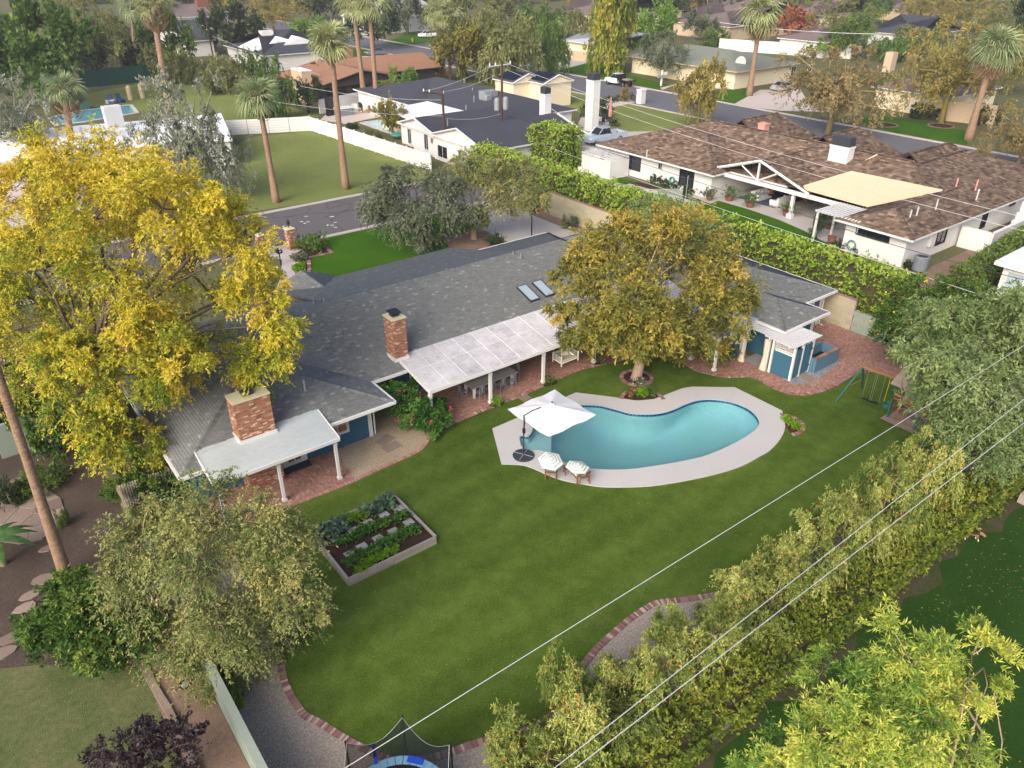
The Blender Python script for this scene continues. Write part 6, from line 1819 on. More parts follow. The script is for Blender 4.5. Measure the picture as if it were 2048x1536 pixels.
# the near ash at the lower right corner
B11 = P(1745, 1930)
Y11 = [(1660, 1375, 75), (1830, 1320, 80), (1950, 1300, 60), (1745, 1440, 95), (1640, 1490, 90), (1880, 1440, 85), (1580, 1540, 80), (1740, 1560, 110), (1900, 1560, 90), (1500, 1570, 55), (1990, 1380, 30), (1930, 1360, 50), (1620, 1600, 110), (1830, 1630, 110), (1950, 1500, 40), (1780, 1370, 50)]
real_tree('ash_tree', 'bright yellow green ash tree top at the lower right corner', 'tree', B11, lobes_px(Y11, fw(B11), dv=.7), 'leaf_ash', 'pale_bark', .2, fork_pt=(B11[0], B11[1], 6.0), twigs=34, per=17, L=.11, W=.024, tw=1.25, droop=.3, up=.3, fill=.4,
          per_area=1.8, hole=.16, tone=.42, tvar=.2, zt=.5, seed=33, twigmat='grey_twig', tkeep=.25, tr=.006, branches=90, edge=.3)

# orange flowering shrubs along the rear wall
def unit_tecoma(seed):
    rng = np.random.default_rng(seed)
    lobes = [(math.cos(a) * rng.uniform(.1, .6), math.sin(a) * rng.uniform(.1, .6), rng.uniform(.3, .85), rng.uniform(.26, .4), .8) for a in np.arange(12) * .8 + rng.random()]
    C, R, O = clumps_of(lobes, 1.8, rng, .35, -.8, .16)
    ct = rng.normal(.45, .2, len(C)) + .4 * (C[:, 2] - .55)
    V, Fq, tn, seg = leaves(C, R, O, 28, 15, .056, .019, 1.7, .55, .2, rng, ct, edge=.2)
    me = npmesh('foliage', V, Fq, MATS['leaf_tecoma'], tn)
    k = rng.permutation(len(seg[1]))[:80]
    tips = seg[1][k]
    V, Fq, tn, _ = leaves(tips, np.full(len(tips), .02), unit(rng.normal(size=(len(tips), 3)) + [0, 0, .6]), 1, 4, .03, .024, 1, 0, .6, rng)
    fl = npmesh('flowers', V, Fq, MATS['bloom_orange'], tn)
    mb = MB()
    for j in range(9):
        l = lobes[j]; limb(mb, (rng.normal() * .06, rng.normal() * .06, -.03), l[:3], .025, .008, .15, 4, 4, rng)
    for j in rng.permutation(len(C))[:45]:
        l = lobes[int(np.argmin([np.sum((np.array(q[:3]) - C[j]) ** 2) for q in lobes]))]; limb(mb, l[:3], C[j], .009, .004, .12, 3, 3, rng)
    return me, fl, mb.mesh('stem', MATS['twig'], True)
TEC = [unit_tecoma(s) for s in (1, 2, 3, 4)]
SH = [(1035, 1545, 1440, 62, 'flowering shrub nearest the trampoline'), (1125, 1440, 1300, 58, 'tall flowering shrub leaning over the brick edging left of the pebbles'), (1195, 1520, 1350, 92, 'wide flowering shrub just right of the leaning one'),
      (1290, 1450, 1310, 80, 'flowering shrub below the open patch of pebbles'), (1395, 1400, 1235, 86, 'flowering shrub right of the open pebbles'), (1445, 1300, 1185, 66, 'low flowering shrub at the end of the visible brick edging'),
      (1535, 1290, 1135, 84, 'flowering shrub past the end of the brick edging'), (1605, 1200, 1050, 80, 'flowering shrub half way along the row'), (1695, 1150, 975, 84, 'big flowering shrub below the washed out branch gap'),
      (1765, 1085, 915, 80, 'flowering shrub second from the play set'), (1835, 1040, 868, 68, 'tall yellowish flowering shrub nearest the play set ladder'), (1915, 1040, 925, 64, 'greener flowering shrub under the big acacia'),
      (1330, 1560, 1395, 112, 'flowering shrub at the bottom edge beside the twin wires'), (1110, 1620, 1470, 112, 'flowering shrub at the bottom edge nearest the trampoline'), (1490, 1340, 1220, 76, 'flowering shrub against the rear wall in the middle'), (1610, 1250, 1130, 70, 'flowering shrub against the rear wall opposite the fallen leaves'), (1745, 1140, 1025, 62, 'flowering shrub against the rear wall left of the beagle'), (1865, 1060, 965, 52, 'flowering shrub against the rear wall above the beagle')]
for i, (bx, by, ty, hw, lbx) in enumerate(SH):
    b = P(bx, by); b = (b[0], max(b[1], 10.4), 0.0); ht = zat(b, ty); w = hw * mpp((b[0], b[1], ht * .5)) * 1.22; ht *= .95
    t = thing('flowering_shrub', 'orange ' + lbx, 'shrub', b, random.uniform(0, 6.28), 'orange flowering shrubs along the rear wall')
    for nm, me in zip(('foliage', 'flowers', 'stem'), TEC[i % 4]):
        o = link(bpy.data.objects.new(nm, me)); o.parent = t; o.scale = (w, w, ht)
M('leaf_strip', [(58, 82, 24), (90, 112, 32), (126, 142, 46), (158, 162, 62)], .6, tone=1.0, n1=(.5, .6), n2=None, trans=.3)
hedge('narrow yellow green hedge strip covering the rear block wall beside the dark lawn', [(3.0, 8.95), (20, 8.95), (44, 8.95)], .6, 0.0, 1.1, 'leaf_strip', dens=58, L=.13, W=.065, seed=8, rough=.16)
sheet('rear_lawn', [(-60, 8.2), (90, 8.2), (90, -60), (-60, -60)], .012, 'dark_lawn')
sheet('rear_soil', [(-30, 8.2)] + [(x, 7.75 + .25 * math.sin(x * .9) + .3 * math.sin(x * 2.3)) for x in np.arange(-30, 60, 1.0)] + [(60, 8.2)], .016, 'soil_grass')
rng = np.random.default_rng(9)
n = 1500
q = np.stack([rng.uniform(8, 36, n), 7.3 - np.abs(rng.normal(size=n)) * 2.2, np.full(n, .03)], 1)
keep = rng.random(n) < .45 + .5 * np.sin(q[:, 0] * .8) ** 2
q = q[keep]; n = len(q)
V = np.empty((n, 4, 3)); an = rng.uniform(0, 6.28, n); sz = rng.uniform(.018, .036, n)
for k in range(4): V[:, k] = q + np.stack([np.cos(an + k * PI / 2) * sz * (1 if k % 2 else .6), np.sin(an + k * PI / 2) * sz * (1 if k % 2 else .6), rng.uniform(0, .03, n)], 1)
fl = link(bpy.data.objects.new('fallen_leaves', npmesh('fallen_leaves', V.reshape(-1, 3), np.arange(n * 4).reshape(-1, 4), MATS['fallen'], rng.random(n))))
tag(fl, 'small yellow leaves scattered over the dark lawn behind the shrubs', 'leaves', kind='stuff')
n = 500
q = np.stack([rng.uniform(6, 36, n), rng.uniform(12, 28, n), np.full(n, .03)], 1)
q = np.array([p for p in q if inside(p, lawn) and not inside(p, deck)]); n = len(q)
V = np.empty((n, 4, 3)); an = rng.uniform(0, 6.28, n); sz = rng.uniform(.015, .035, n)
for k in range(4): V[:, k] = q + np.stack([np.cos(an + k * PI / 2) * sz * (1 if k % 2 else .5), np.sin(an + k * PI / 2) * sz * (1 if k % 2 else .5), rng.uniform(0, .02, n)], 1)
fl = link(bpy.data.objects.new('fallen_leaves', npmesh('fallen_leaves', V.reshape(-1, 3), np.arange(n * 4).reshape(-1, 4), MATS['fallen'], rng.random(n))))
tag(fl, 'few tiny pale leaves dropped on the big back lawn', 'leaves', kind='stuff')
q = P(2045, 1010)
t = tag(MB(q).bx(q[0], q[0] + .8, q[1] - .25, q[1] + .25, 0, .5).build('garden_bench', MATS['grey_timber']), 'end of a pale grey bench at the right picture edge on the dark lawn', 'bench')

# bougainvillea at the patio corner
BB = (15.9, 29.6, 0)
lobes = [(15.7, 30.9, 1.6, .75), (15.9, 30.2, 1.3, .8), (16.2, 29.5, 1.2, .75), (16.5, 28.9, 1.0, .65), (16.9, 28.55, .7, .5), (16.9, 29.4, 1.2, .6), (15.6, 31.6, 2.0, .6), (17.6, 29.2, 1.0, .4), (16.4, 30.6, 1.9, .5), (16.3, 28.2, .5, .4)]
bg = real_tree('bougainvillea', 'green bougainvillea with pink blooms climbing the patio cover corner post', 'shrub', BB, lobes, 'leaf_veg', 'bark', .07, fork_pt=(BB[0] + .3, BB[1], .5), twigs=18, per=9, L=.15, W=.08, tw=1.2, droop=.3, up=.2, per_area=2.0, hole=.05, tone=.4, seed=41, tkeep=.05, branches=30)
rng = np.random.default_rng(42)
C_, R_, O_ = clumps_of(lobes, 1.5, rng, 0, -.6, .2)
sel = rng.random(len(C_)) < .42
V, Fq, tn, _ = leaves(C_[sel] + O_[sel] * .12, R_[sel] * .7, O_[sel], 4, 7, .07, .06, 1.0, .2, .3, rng)
o = link(bpy.data.objects.new('blooms', npmesh('blooms', V - np.array(BB), Fq, MATS['bract_pink'], tn))); o.parent = bg

# shrubs along the left
for (bx, by, ty, hw, kind, mat, lbx) in ((265, 990, 935, 50, 'bush', 'leaf_hedge_dark', 'dark green shrub under the lowest yellow branch near the picket fence'), (330, 1000, 945, 42, 'bush', 'leaf_citrus', 'leafy green shrub in front of the picket fence'),
        (120, 900, 790, 60, 'bush', 'leaf_citrus', 'dark green shrub below the yellow ash at the left'), (200, 900, 820, 45, 'bush', 'leaf_citrus', 'dark green shrub right beside the trunk of the yellow ash'), (20, 860, 730, 60, 'bush', 'leaf_dark', 'shaded shrub at the left edge behind the leaning palm'),
        (88, 975, 940, 45, 'bush', 'leaf_hedge_dark', 'low grassy clump above the flagstone patio'), (130, 1050, 1020, 16, 'bush', 'leaf_green', 'small green plant beside the leaning palm trunk'), (455, 1370, 1330, 22, 'bush', 'leaf_citrus', 'small creeper on the pale green block wall'), (475, 1410, 1375, 18, 'bush', 'leaf_hedge', 'lower creeper spilling over the pale green block wall'),
        (1140, 455, 432, 20, 'bush', 'leaf_olive', 'round grey green bush against the tan block wall'), (990, 492, 470, 22, 'bush', 'leaf_dark', 'low dark bush beside the driveway court'), (1100, 420, 340, 28, 'bush', 'leaf_mesquite', 'brownish bush at the street end of the tall hedge'), (20, 1010, 960, 25, 'bush', 'leaf_dark', 'dark shrub at the left edge above the flagstones')):
    far_tree(bx, by, ty, hw, kind, mat, lbx, 'shrub', 'shrub', 'garden shrubs')
# banana like plant at the left edge
q = P(8, 1130)
t = thing('banana_plant', 'broad leaved banana plant at the left picture edge', 'plant', q)
MB().tube([(0, 0, 0), (.05, 0, 1.3)], [.14, .09], 8).build('trunk', MATS['palm_trunk'], t)
for k in range(9):
    an = k * 2.4; V = []; Fq = []
    for j in range(7):
        u = j / 6; r = u * 1.5; z = 1.3 + .7 * u - 1.0 * u * u; w_ = .2 * math.sin(PI * min(.97, u * .85 + .12))
        V += [(r, -w_, z - .03), (r, 0, z), (r, w_, z - .03)]
        if j: Fq += [(3 * j - 3, 3 * j - 2, 3 * j + 1, 3 * j), (3 * j - 2, 3 * j - 1, 3 * j + 2, 3 * j + 1)]
    o = piece('leaf', npmesh('leaf', V, Fq, MATS['leaf_banana'], np.random.default_rng(k).uniform(.3, .8, len(Fq))), t, (0, 0, 0), (0, 0, an))

# palms
def palm_px(label, bx, by, tx_, ty_, rpx, size, **kw):
    b = P(bx, by); tp, m = LP(tx_, ty_, fw(b))
    return palm(label, b, tp, rpx * mpp(b), size, **kw)
b = P(135, 1160); m_, mm = LP(12, 800, fw(b) - .2)
top = tuple(b[i] + (m_[i] - b[i]) * 1.9 for i in range(3))
palm('tall leaning palm trunk crossing the left picture edge in front', b, top, .33, 1.6)
palm_px('short fan palm with a shaggy brown collar behind the white roof', 150, 340, 128, 178, 13, 2.6, mat='leaf_palm_green', n=46, boots=3.2)
palm_px('tall palm with a trimmed brown top and its fronds above the picture', 345, 262, 304, 8, 12, 2.8, n=36, boots=3.2)
palm_px('short fan palm with a shaggy collar in the vacant lawn', 553, 405, 516, 190, 11, 2.7, mat='leaf_palm_green', n=46, boots=2.2)
palm_px('tall slim palm standing at the street corner of the vacant lawn', 692, 378, 660, 82, 11, 3.0, n=46, boots=2.0)
palm_px('tall palm left of a pair beside the white courtyard wall', 730, 208, 706, 5, 9, 3.6, n=40)
palm_px('tall palm right of a pair beside the white courtyard wall', 755, 222, 738, 8, 9, 3.8, n=40)
for i, (bx, tx_, ty_) in enumerate(((884, 873, 22), (889, 882, 15), (901, 893, 25))):
    palm_px(['left palm of a tight trio by the brown roofed house', 'middle palm of a tight trio by the brown roofed house', 'right palm of a tight trio by the brown roofed house'][i], bx, 160, tx_, ty_, 5, 3.6, n=34, low=-.9, skirt=6)
palm_px('palm with a long pale skirt of dead fronds by the white pickup driveway', 1498, 192, 1523, 22, 9, 4.6, n=44, low=-.6, skirt=34)
palm_px('bushy palm with a dead frond skirt leaning right at the upper right', 1936, 280, 1992, 92, 12, 4.0, mat='leaf_palm_green', n=50, skirt=40)
palm_px('distant dark palm behind the tall trimmed palm', 268, 110, 262, 8, 4, 4.5, mat='leaf_palm_green', n=26, low=-.9)
# ---------------------------------------------------------------- hedges round the right neighbour
def bare(c, rng):
    m = (c[:, 0] < 46.3) & (c[:, 1] > 31) & (c[:, 1] < 37) & (c[:, 2] < 3.0) & (c[:, 2] > .8)
    return ~(m & (rng.random(len(c)) < .42))
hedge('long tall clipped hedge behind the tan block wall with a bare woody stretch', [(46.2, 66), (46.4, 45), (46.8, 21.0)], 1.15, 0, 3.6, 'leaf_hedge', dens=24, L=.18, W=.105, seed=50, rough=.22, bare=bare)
h2 = P(1107, 338)
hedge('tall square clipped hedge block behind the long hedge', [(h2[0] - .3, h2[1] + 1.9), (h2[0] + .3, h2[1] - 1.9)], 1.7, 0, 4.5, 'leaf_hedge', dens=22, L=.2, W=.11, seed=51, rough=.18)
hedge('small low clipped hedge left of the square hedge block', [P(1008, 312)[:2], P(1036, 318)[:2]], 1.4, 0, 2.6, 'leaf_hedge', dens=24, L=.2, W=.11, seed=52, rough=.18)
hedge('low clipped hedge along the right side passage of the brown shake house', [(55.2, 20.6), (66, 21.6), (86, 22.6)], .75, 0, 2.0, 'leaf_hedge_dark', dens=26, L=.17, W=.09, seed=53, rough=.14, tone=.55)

sheet('artificial_lawn', [(48.0, 66), (58.8, 65), (58.8, 49)] + px([(1395, 398), (1420, 408), (1437, 402), (1500, 420), (1560, 441), (1610, 463), (1640, 480)]) + [(54, 22), (48.0, 22)], .012, 'front_lawn')
sheet('side_passage', [(58.9, 24.9), (90, 24.9), (90, 22.6), (56, 22.0), (55, 24)], .014, 'dirt')
sheet('bark_strip', [(48, 20), (90, 19.6), (90, 22.0), (56, 20.4)], .010, 'dark_dirt')
sheet('porch_floor', [(59.2, 49.5), (70, 49.5), (70, 27), (58.2, 31.9)] + px([(1640, 480), (1610, 463), (1560, 441), (1500, 420), (1437, 402), (1420, 408), (1395, 398)]), .03, 'concrete')
sheet('garden_path', [(56.9, 55.8), (57.9, 55.8), (58.5, 47), (57.6, 46)], .04, 'concrete')
sheet('garden_path_lower', [(53.2, 21.6), (54.0, 21.4), (56.4, 31.6), (55.6, 32.6)], .04, 'concrete')
sheet('planting_strip', [(57.9, 55.8), (59.1, 55.8), (59.1, 48), (58.4, 48)], .045, 'soil')
sheet('planting_strip_lower', [(56.3, 31.7), (57.0, 31.5), (58.9, 25.4), (58.0, 24.6)], .045, 'soil')
sg = thing('stepping_path', 'path of pale square pavers crossing the artificial lawn of the shake roof house', 'path', (53, 60, 0))
for i in range(9):
    q0 = P(1152 + i * 15.2, 344 + i * 4.9); q1 = P(1163 + i * 15, 338 + i * 4.6)
    MB((53, 60, 0)).box((q0[0], q0[1], .05), (1.15, .85, .05), .0, tone=random.random()).build('paver', MATS['concrete'], sg)
for i in range(4):
    for j in range(2):
        q0 = P(1165 + i * 11 - j * 18 + 8, 327 + i * 5.2 + j * 5)
        MB((53, 60, 0)).box((q0[0], q0[1], .05), (1.0, .75, .05), .0, tone=random.random()).build('paver', MATS['concrete'], sg)

# ---------------------------------------------------------------- houses
def simple_house(label, x0, x1, y0, y1, roofm, wallm, z=2.8, pitch=.33, ridge='x', e0='hip', e1='hip', over=.5, extra=(), windows=(), chimneys=(), name='house', org=None, sh=None, fascia='white_paint', course=.4, width=.7, walls=None):
    org = org or ((x0 + x1) / 2, (y0 + y1) / 2, 0)
    t = thing(name, label, 'house', org)
    f, g = hip_faces(x0, x1, y0, y1, z, pitch, ridge, e0, e1)
    own = walls; walls = [(x0, x1, y0, y1)]
    for k, ex in enumerate(extra):
        fe, ge = hip_faces(*ex[:4], z - .004 * (k + 1), ex[4] if len(ex) > 4 and ex[4] else pitch, ex[5], ex[6], ex[7]); f += fe
        if len(ex) > 8: continue
        g += ge; walls.append(ex[:4])
    r = roof(t, f, roofm, sh, course, width, .03, .14, 0, org=org, seed=int(abs(x0)) + 3)
    m = MB(org)
    for w in own or walls: m.bx(w[0] + over, w[1] - over, w[2] + over, w[3] - over, 0, z + .05)
    for gg in g:
        cx = sum(p[0] for p in gg) / 3; cy = sum(p[1] for p in gg) / 3
        hx = max(p[0] for p in gg) - min(p[0] for p in gg)
        if hx < .01:
            sgn = 1 if cx < org[0] else -1
            m.add([(p[0] + sgn * over * .6, p[1], p[2] - .12) for p in gg] + [(p[0] + sgn * over * 1.2, p[1], p[2] - .12) for p in gg], [(0, 1, 2), (5, 4, 3), (0, 3, 4, 1), (1, 4, 5, 2), (2, 5, 3, 0)])
        else:
            sgn = 1 if cy < org[1] else -1
            m.add([(p[0], p[1] + sgn * over * .6, p[2] - .12) for p in gg] + [(p[0], p[1] + sgn * over * 1.2, p[2] - .12) for p in gg], [(0, 1, 2), (5, 4, 3), (0, 3, 4, 1), (1, 4, 5, 2), (2, 5, 3, 0)])
    m.build('wall', MATS[wallm], t)
    m = MB(org)
    for w in walls:
        for (a, b, c, d) in ((w[0], w[2], w[1], w[2]), (w[1], w[2], w[1], w[3]), (w[1], w[3], w[0], w[3]), (w[0], w[3], w[0], w[2])): wall(m, a, b, c, d, z - .17, z - .012, .1)
    for gg in g:
        a, b, c = [Vector(p) for p in gg]
        for p, q in ((a, c), (b, c)): m.tube([p + Vector((0, 0, -.08)), q + Vector((0, 0, -.08))], .1, 4)
    m.build('fascia', MATS[fascia], r)
    for w in windows: window(t, w[:3], w[3], w[4], w[5], org, frame=w[6] if len(w) > 6 else 'white_paint', nx=2, ny=1, fw_=.08)
    for c in chimneys:
        ch = MB(org).bx(*c[:6]).build('chimney', MATS[c[6]], t)
        MB(org).bx(c[0] - .06, c[1] + .06, c[2] - .06, c[3] + .06, c[5], c[5] + .12).build('cap', MATS[c[7] if len(c) > 7 else c[6]], ch)
        if len(c) > 8: MB(org).bx(c[0] + .05, c[1] - .05, c[2] + .05, c[3] - .05, c[5] + .12, c[5] + .9).build('shroud', MATS[c[8]], ch)
    return t, r, org

# right neighbour: brown shake roofs, white walls, tan canopy
h2, r2, o2 = simple_house('white ranch house with brown shake roof and tan flat canopy right of the tall hedge', 62, 77, 25.5, 63, 'shake_base', 'white_wall', 2.6, .33, 'y', 'hip', 'hip', .7,
    extra=((59.5, 72, 46.5, 63, .33, 'y', 'hip', 'hip'), (61.3, 69.3, 37.4, 48.2, .34, 'x', 'gable', 'gable', 'open'), (57.0, 70, 25.503, 32.0, .33, 'x', 'hip', 'gable'), (62, 86, 25.506, 40, .31, 'x', 'hip', 'hip'),
           (72, 82, 50, 57, .72, 'x', 'gable', 'hip', 'open'), (72, 82, 40, 47, .72, 'x', 'gable', 'hip', 'open'), (72, 83, 31, 38, .72, 'x', 'gable', 'hip', 'open')),
    sh='shake', course=.28, width=.42, walls=((67, 77, 25.54, 63), (59.5, 72, 46.5, 62.97), (57, 71.2, 25.5, 32), (69.5, 86, 25.52, 40), (72, 81, 50, 56), (72, 81, 41, 47), (72, 82, 31.5, 38)),
    windows=((60.15, 57.6, 1.55, 1.7, 1.5, -PI / 2, 'black_metal'), (60.15, 50.3, 1.5, 1.7, 1.6, -PI / 2, 'black_metal'), (60.15, 53.9, 1.9, .5, .6, -PI / 2), (57.65, 29.9, 2.0, .75, .6, -PI / 2, 'black_metal'), (57.65, 28.95, 2.0, .75, .6, -PI / 2, 'black_metal'), (57.65, 28.0, 2.0, .75, .6, -PI / 2, 'black_metal'),
             (63.2, 26.15, 1.5, 1.4, 1.3, 0, 'black_metal'), (70.5, 26.15, 1.5, .7, 1.6, 0, 'black_metal'), (75.5, 26.15, 2.0, .8, .5, 0, 'black_metal'), (80, 26.15, 1.5, .8, 1.8, 0, 'black_metal'), (60.15, 61.5, 1.9, .5, .7, -PI / 2)),
    chimneys=((67.0, 68.0, 37.7, 39.6, 3.4, 5.6, 'white_wall', 'white_wall', 'dark_metal'), (69.6, 70.4, 48.8, 49.6, 4.6, 5.6, 'pink_pipe')))
caps_on(r2, [((59.5, 46.5, 2.6), (65.7, 52.7, 4.65)), ((59.5, 63, 2.6), (65.7, 56.8, 4.65)), ((57.0, 25.5, 2.6), (60.25, 28.75, 3.67)), ((57.0, 32.0, 2.6), (60.25, 28.75, 3.67)), ((65.7, 52.7, 4.65), (65.7, 56.8, 4.65)), ((60.25, 28.75, 3.67), (66, 28.75, 3.67)), ((62, 25.5, 2.6), (69.5, 33, 5.08)), ((69.5, 33, 5.1), (69.5, 55.5, 5.1))], 'shake', o2, .2, .28)
# front porch truss, beam, post, canopy
m = MB(o2)
m.tube([(61.2, 48.3, 2.6), (61.2, 42.8, 4.42)], .13, 4); m.tube([(61.2, 37.3, 2.6), (61.2, 42.8, 4.42)], .13, 4)
m.box((61.25, 40.2, 2.4), (.22, 16.4, .34)); m.box((61.25, 42.8, 3.35), (.16, .16, 1.7)); m.tube([(61.25, 42.8, 2.6), (61.25, 40.9, 3.6)], .08, 4); m.tube([(61.25, 42.8, 2.6), (61.25, 44.7, 3.6)], .08, 4)
m.build('porch_truss', MATS['white_paint'], r2)
for (x, y) in ((61.5, 38.9), (61.4, 32.4)):
    m = MB(o2); m.box((x, y, 1.25), (.28, .28, 2.3)); m.box((x, y, .2), (.5, .5, .4)); m.build('porch_post', MATS['white_paint'], h2)
CV = [Vector(q) for q in ((61.7, 38.7, 2.86), (61.43, 31.85, 2.86), (66.5, 28.5, 4.1), (66.06, 36.5, 4.05))]
MB(o2).slab([tuple(q) for q in CV], .12).build('canopy_roof', MATS['tan_membrane'], r2)
for k in range(6):
    q = [CV[0].lerp(CV[3], k / 6 + .004), CV[1].lerp(CV[2], k / 6 + .004), CV[1].lerp(CV[2], (k + 1) / 6), CV[0].lerp(CV[3], (k + 1) / 6)]
    MB(o2).slab([(p.x, p.y, p.z + .014) for p in q], .008, random.random()).build('canopy_panel', MATS['tan_membrane'], r2)
MB(o2).slab([(66.2, 48.9, 3.9), (66.2, 46.9, 3.9), (63.9, 48.2, 3.15), (64.3, 49.4, 3.15)], .08).build('canopy_roof', MATS['tan_membrane'], r2)
MB(o2).tube([(66.6, 37.2, 3.9), (69.3, 36.2, 5.1)], .06, 5).build('roof_pipe', MATS['tan_membrane'], r2)
m = MB(o2); m.bx(67.5, 67.66, 39.6, 46.6, .05, 2.3); m.build('porch_doors', MATS['glass_dark'], h2)
MB(o2).bx(67.5, 67.66, 32.4, 39.2, .05, 2.4).build('dark_screen', MATS['glass_dark'], h2)
for q, z in (((1391, 272), 4.2), (1294, 304) and ((1294, 304), 3.6), ((1826, 327), 4.6), ((1842, 333), 4.4), ((1810, 357), 4.0), ((1856, 352), 4.2), ((1915, 362), 4.2), ((1955, 365), 4.2), ((1957, 384), 3.9), ((1822, 426), 3.6), ((1836, 420), 3.7), ((1875, 405), 3.8), ((1725, 322), 4.2)):
    p = P(q[0], q[1], z)
    m = MB(o2).tube([(p[0], p[1], z - .7), (p[0], p[1], z + .25)], .06, 6); m.build('vent_pipe', MATS['pale_roof' if z < 4.1 else 'pink_pipe'], r2)
pg = thing('pergola', 'white slatted pergola at the end of the tan canopy', 'pergola', (58.5, 32.5, 0))
for k in range(14): MB((58.5, 32.5, 0)).box((59.0, 30.0 + k * .29 + .1, 2.75), (3.6, .13, .08)).build('slat', MATS['white_paint'], pg)
m = MB((58.5, 32.5, 0))
for x in (57.6, 60.3): m.box((x, 32.0, 2.63), (.13, 4.3, .16))
m.build('beam', MATS['white_paint'], pg)
for (x, y) in ((57.6, 33.9), (60.3, 33.9), (57.7, 30.3)): MB((58.5, 32.5, 0)).box((x, y, 1.27), (.16, .16, 2.54)).build('post', MATS['white_paint'], pg)
# fenced store, garden walls
st = thing('garden_store', 'white board enclosure with open slatted top beside the shake roof house', 'shed', (58.3, 60.5, 0))
m = MB((58.3, 60.5, 0)); wall(m, 57.2, 62.6, 57.2, 58.2, 0, 1.9, .06, .3); wall(m, 57.2, 58.2, 59.9, 58.2, 0, 1.9, .06, .3); wall(m, 57.2, 62.6, 59.9, 62.6, 0, 1.9, .06, .3); m.build('board_wall', MATS['white_wall'], st)
for k in range(8): MB((58.3, 60.5, 0)).box((58.5, 58.4 + k * .58, 2.15), (3.0, .12, .1)).build('slat', MATS['white_paint'], st)
m = MB((58.3, 60.5, 0)); m.box((57.25, 60.4, 2.05), (.1, 4.6, .12)); m.box((59.8, 60.4, 2.05), (.1, 4.6, .12)); m.build('beam', MATS['white_paint'], st)
def wall_thing(label, pts, h, mat, th=.2, name='garden_wall', cat='wall'):
    t = thing(name, label, cat, (pts[0][0], pts[0][1], 0))
    for a, b in zip(pts[:-1], pts[1:]):
        m = MB((pts[0][0], pts[0][1], 0)); wall(m, a[0], a[1], b[0], b[1], 0, h, th); m.build('wall_panel', MATS[mat], t)
        m = MB((pts[0][0], pts[0][1], 0)); wall(m, a[0], a[1], b[0], b[1], h, h + .06, th + .06); m.build('coping', MATS[mat], t)
    return t
wall_thing('white garden wall between the square hedge and the driveway with the grey pickup', [(54.6, 65.6), (58.9, 67.2), (60.0, 63.2)], 1.9, 'white_wall')
wall_thing('white courtyard wall of the shake roof house along the right side passage', [(66.2, 26.0), (66.2, 23.6), (74, 23.7)], 1.7, 'white_wall')
fpx = (73.5, 24.1)
fc = thing('outdoor_fireplace', 'white stepped outdoor fireplace on the right side of the shake roof house', 'fireplace', (fpx[0], fpx[1], 0))
m = MB((fpx[0], fpx[1], 0)); m.bx(72.2, 74.9, 23.5, 24.7, 0, 1.4); m.bx(72.6, 74.5, 23.55, 24.65, 1.4, 2.0); m.bx(72.9, 74.2, 23.6, 24.6, 2.0, 2.9); m.build('body', MATS['white_wall'], fc, bevel=.12)
MB((fpx[0], fpx[1], 0)).bx(73.3, 73.8, 23.9, 24.3, 2.9, 3.0).build('flue', MATS['terracotta'], fc)
ac = P(1838, 540)
t = thing('air_conditioner', 'grey cylindrical air conditioner unit at the corner of the shake roof house', 'air conditioner', ac)
m = MB().lathe((0, 0, 0), [(.55, 0), (.55, 1.1), (.5, 1.16), (.42, 1.16), (.4, 1.08)], 16); m.build('casing', MATS['grey_plastic'], t); MB().lathe((0, 0, 1.1), [(.4, 0), (.05, .03)], 12).build('fan_grille', MATS['dark_metal'], t)
p = (61.5, 25.9)
tag(MB((p[0], p[1], 1.0)).bx(61.2, 61.9, 25.95, 26.18, 1.0, 2.0).build('meter_box', MATS['white_paint']), 'white electric meter box on the house wall above the air conditioner', 'meter box')
tag(MB((77.5, 23.8, 0)).bx(76.4, 79.4, 23.3, 23.5, 0, 2.0).bx(79.3, 79.5, 23.3, 24.8, 0, 2.0).build('white_shed', MATS['white_wall']), 'white narrow shed beyond the outdoor fireplace', 'shed')
wall_thing('white boundary wall at the far end of the side passage', [(84, 27.0), (97, 24.0)], 1.9, 'white_wall')
# planting and pots
for i in range(8):
    q = P([1310, 1321, 1332, 1346, 1357, 1373, 1391, 1405][i], [366, 369, 373, 376, 379, 385, 388, 391][i])
    plantlet(['round clipped shrub by the white wall, first from the slatted store', 'round clipped shrub second from the slatted store', 'round clipped shrub third from the slatted store', 'round clipped shrub fourth from the slatted store', 'round clipped shrub fifth from the slatted store', 'shrub beside the coiled garden hose', 'darker shrub right of the hose under the window', 'bushy shrub at the porch end of the planting strip'][i], q, .5, .75, 'leaf_dark', 'shrub', 'shrub', 'shrubs under the white house wall', 60, .16, .09)
for i in range(7):
    q = P([1673, 1695, 1715, 1737, 1760, 1784, 1808][i], [495, 501, 507, 513, 519, 527, 533][i])
    plantlet(['small dark shrub at the left end of the gable wall', 'small shrub left of the green hose on the gable wall', 'small shrub right of the green hose', 'fourth shrub along the white gable wall', 'fifth shrub along the white gable wall', 'sixth shrub along the white gable wall', 'last shrub at the house corner near the air conditioner'][i], q, .4, .55, 'leaf_dark', 'shrub', 'shrub', 'shrubs along the white gable wall', 50, .14, .08)
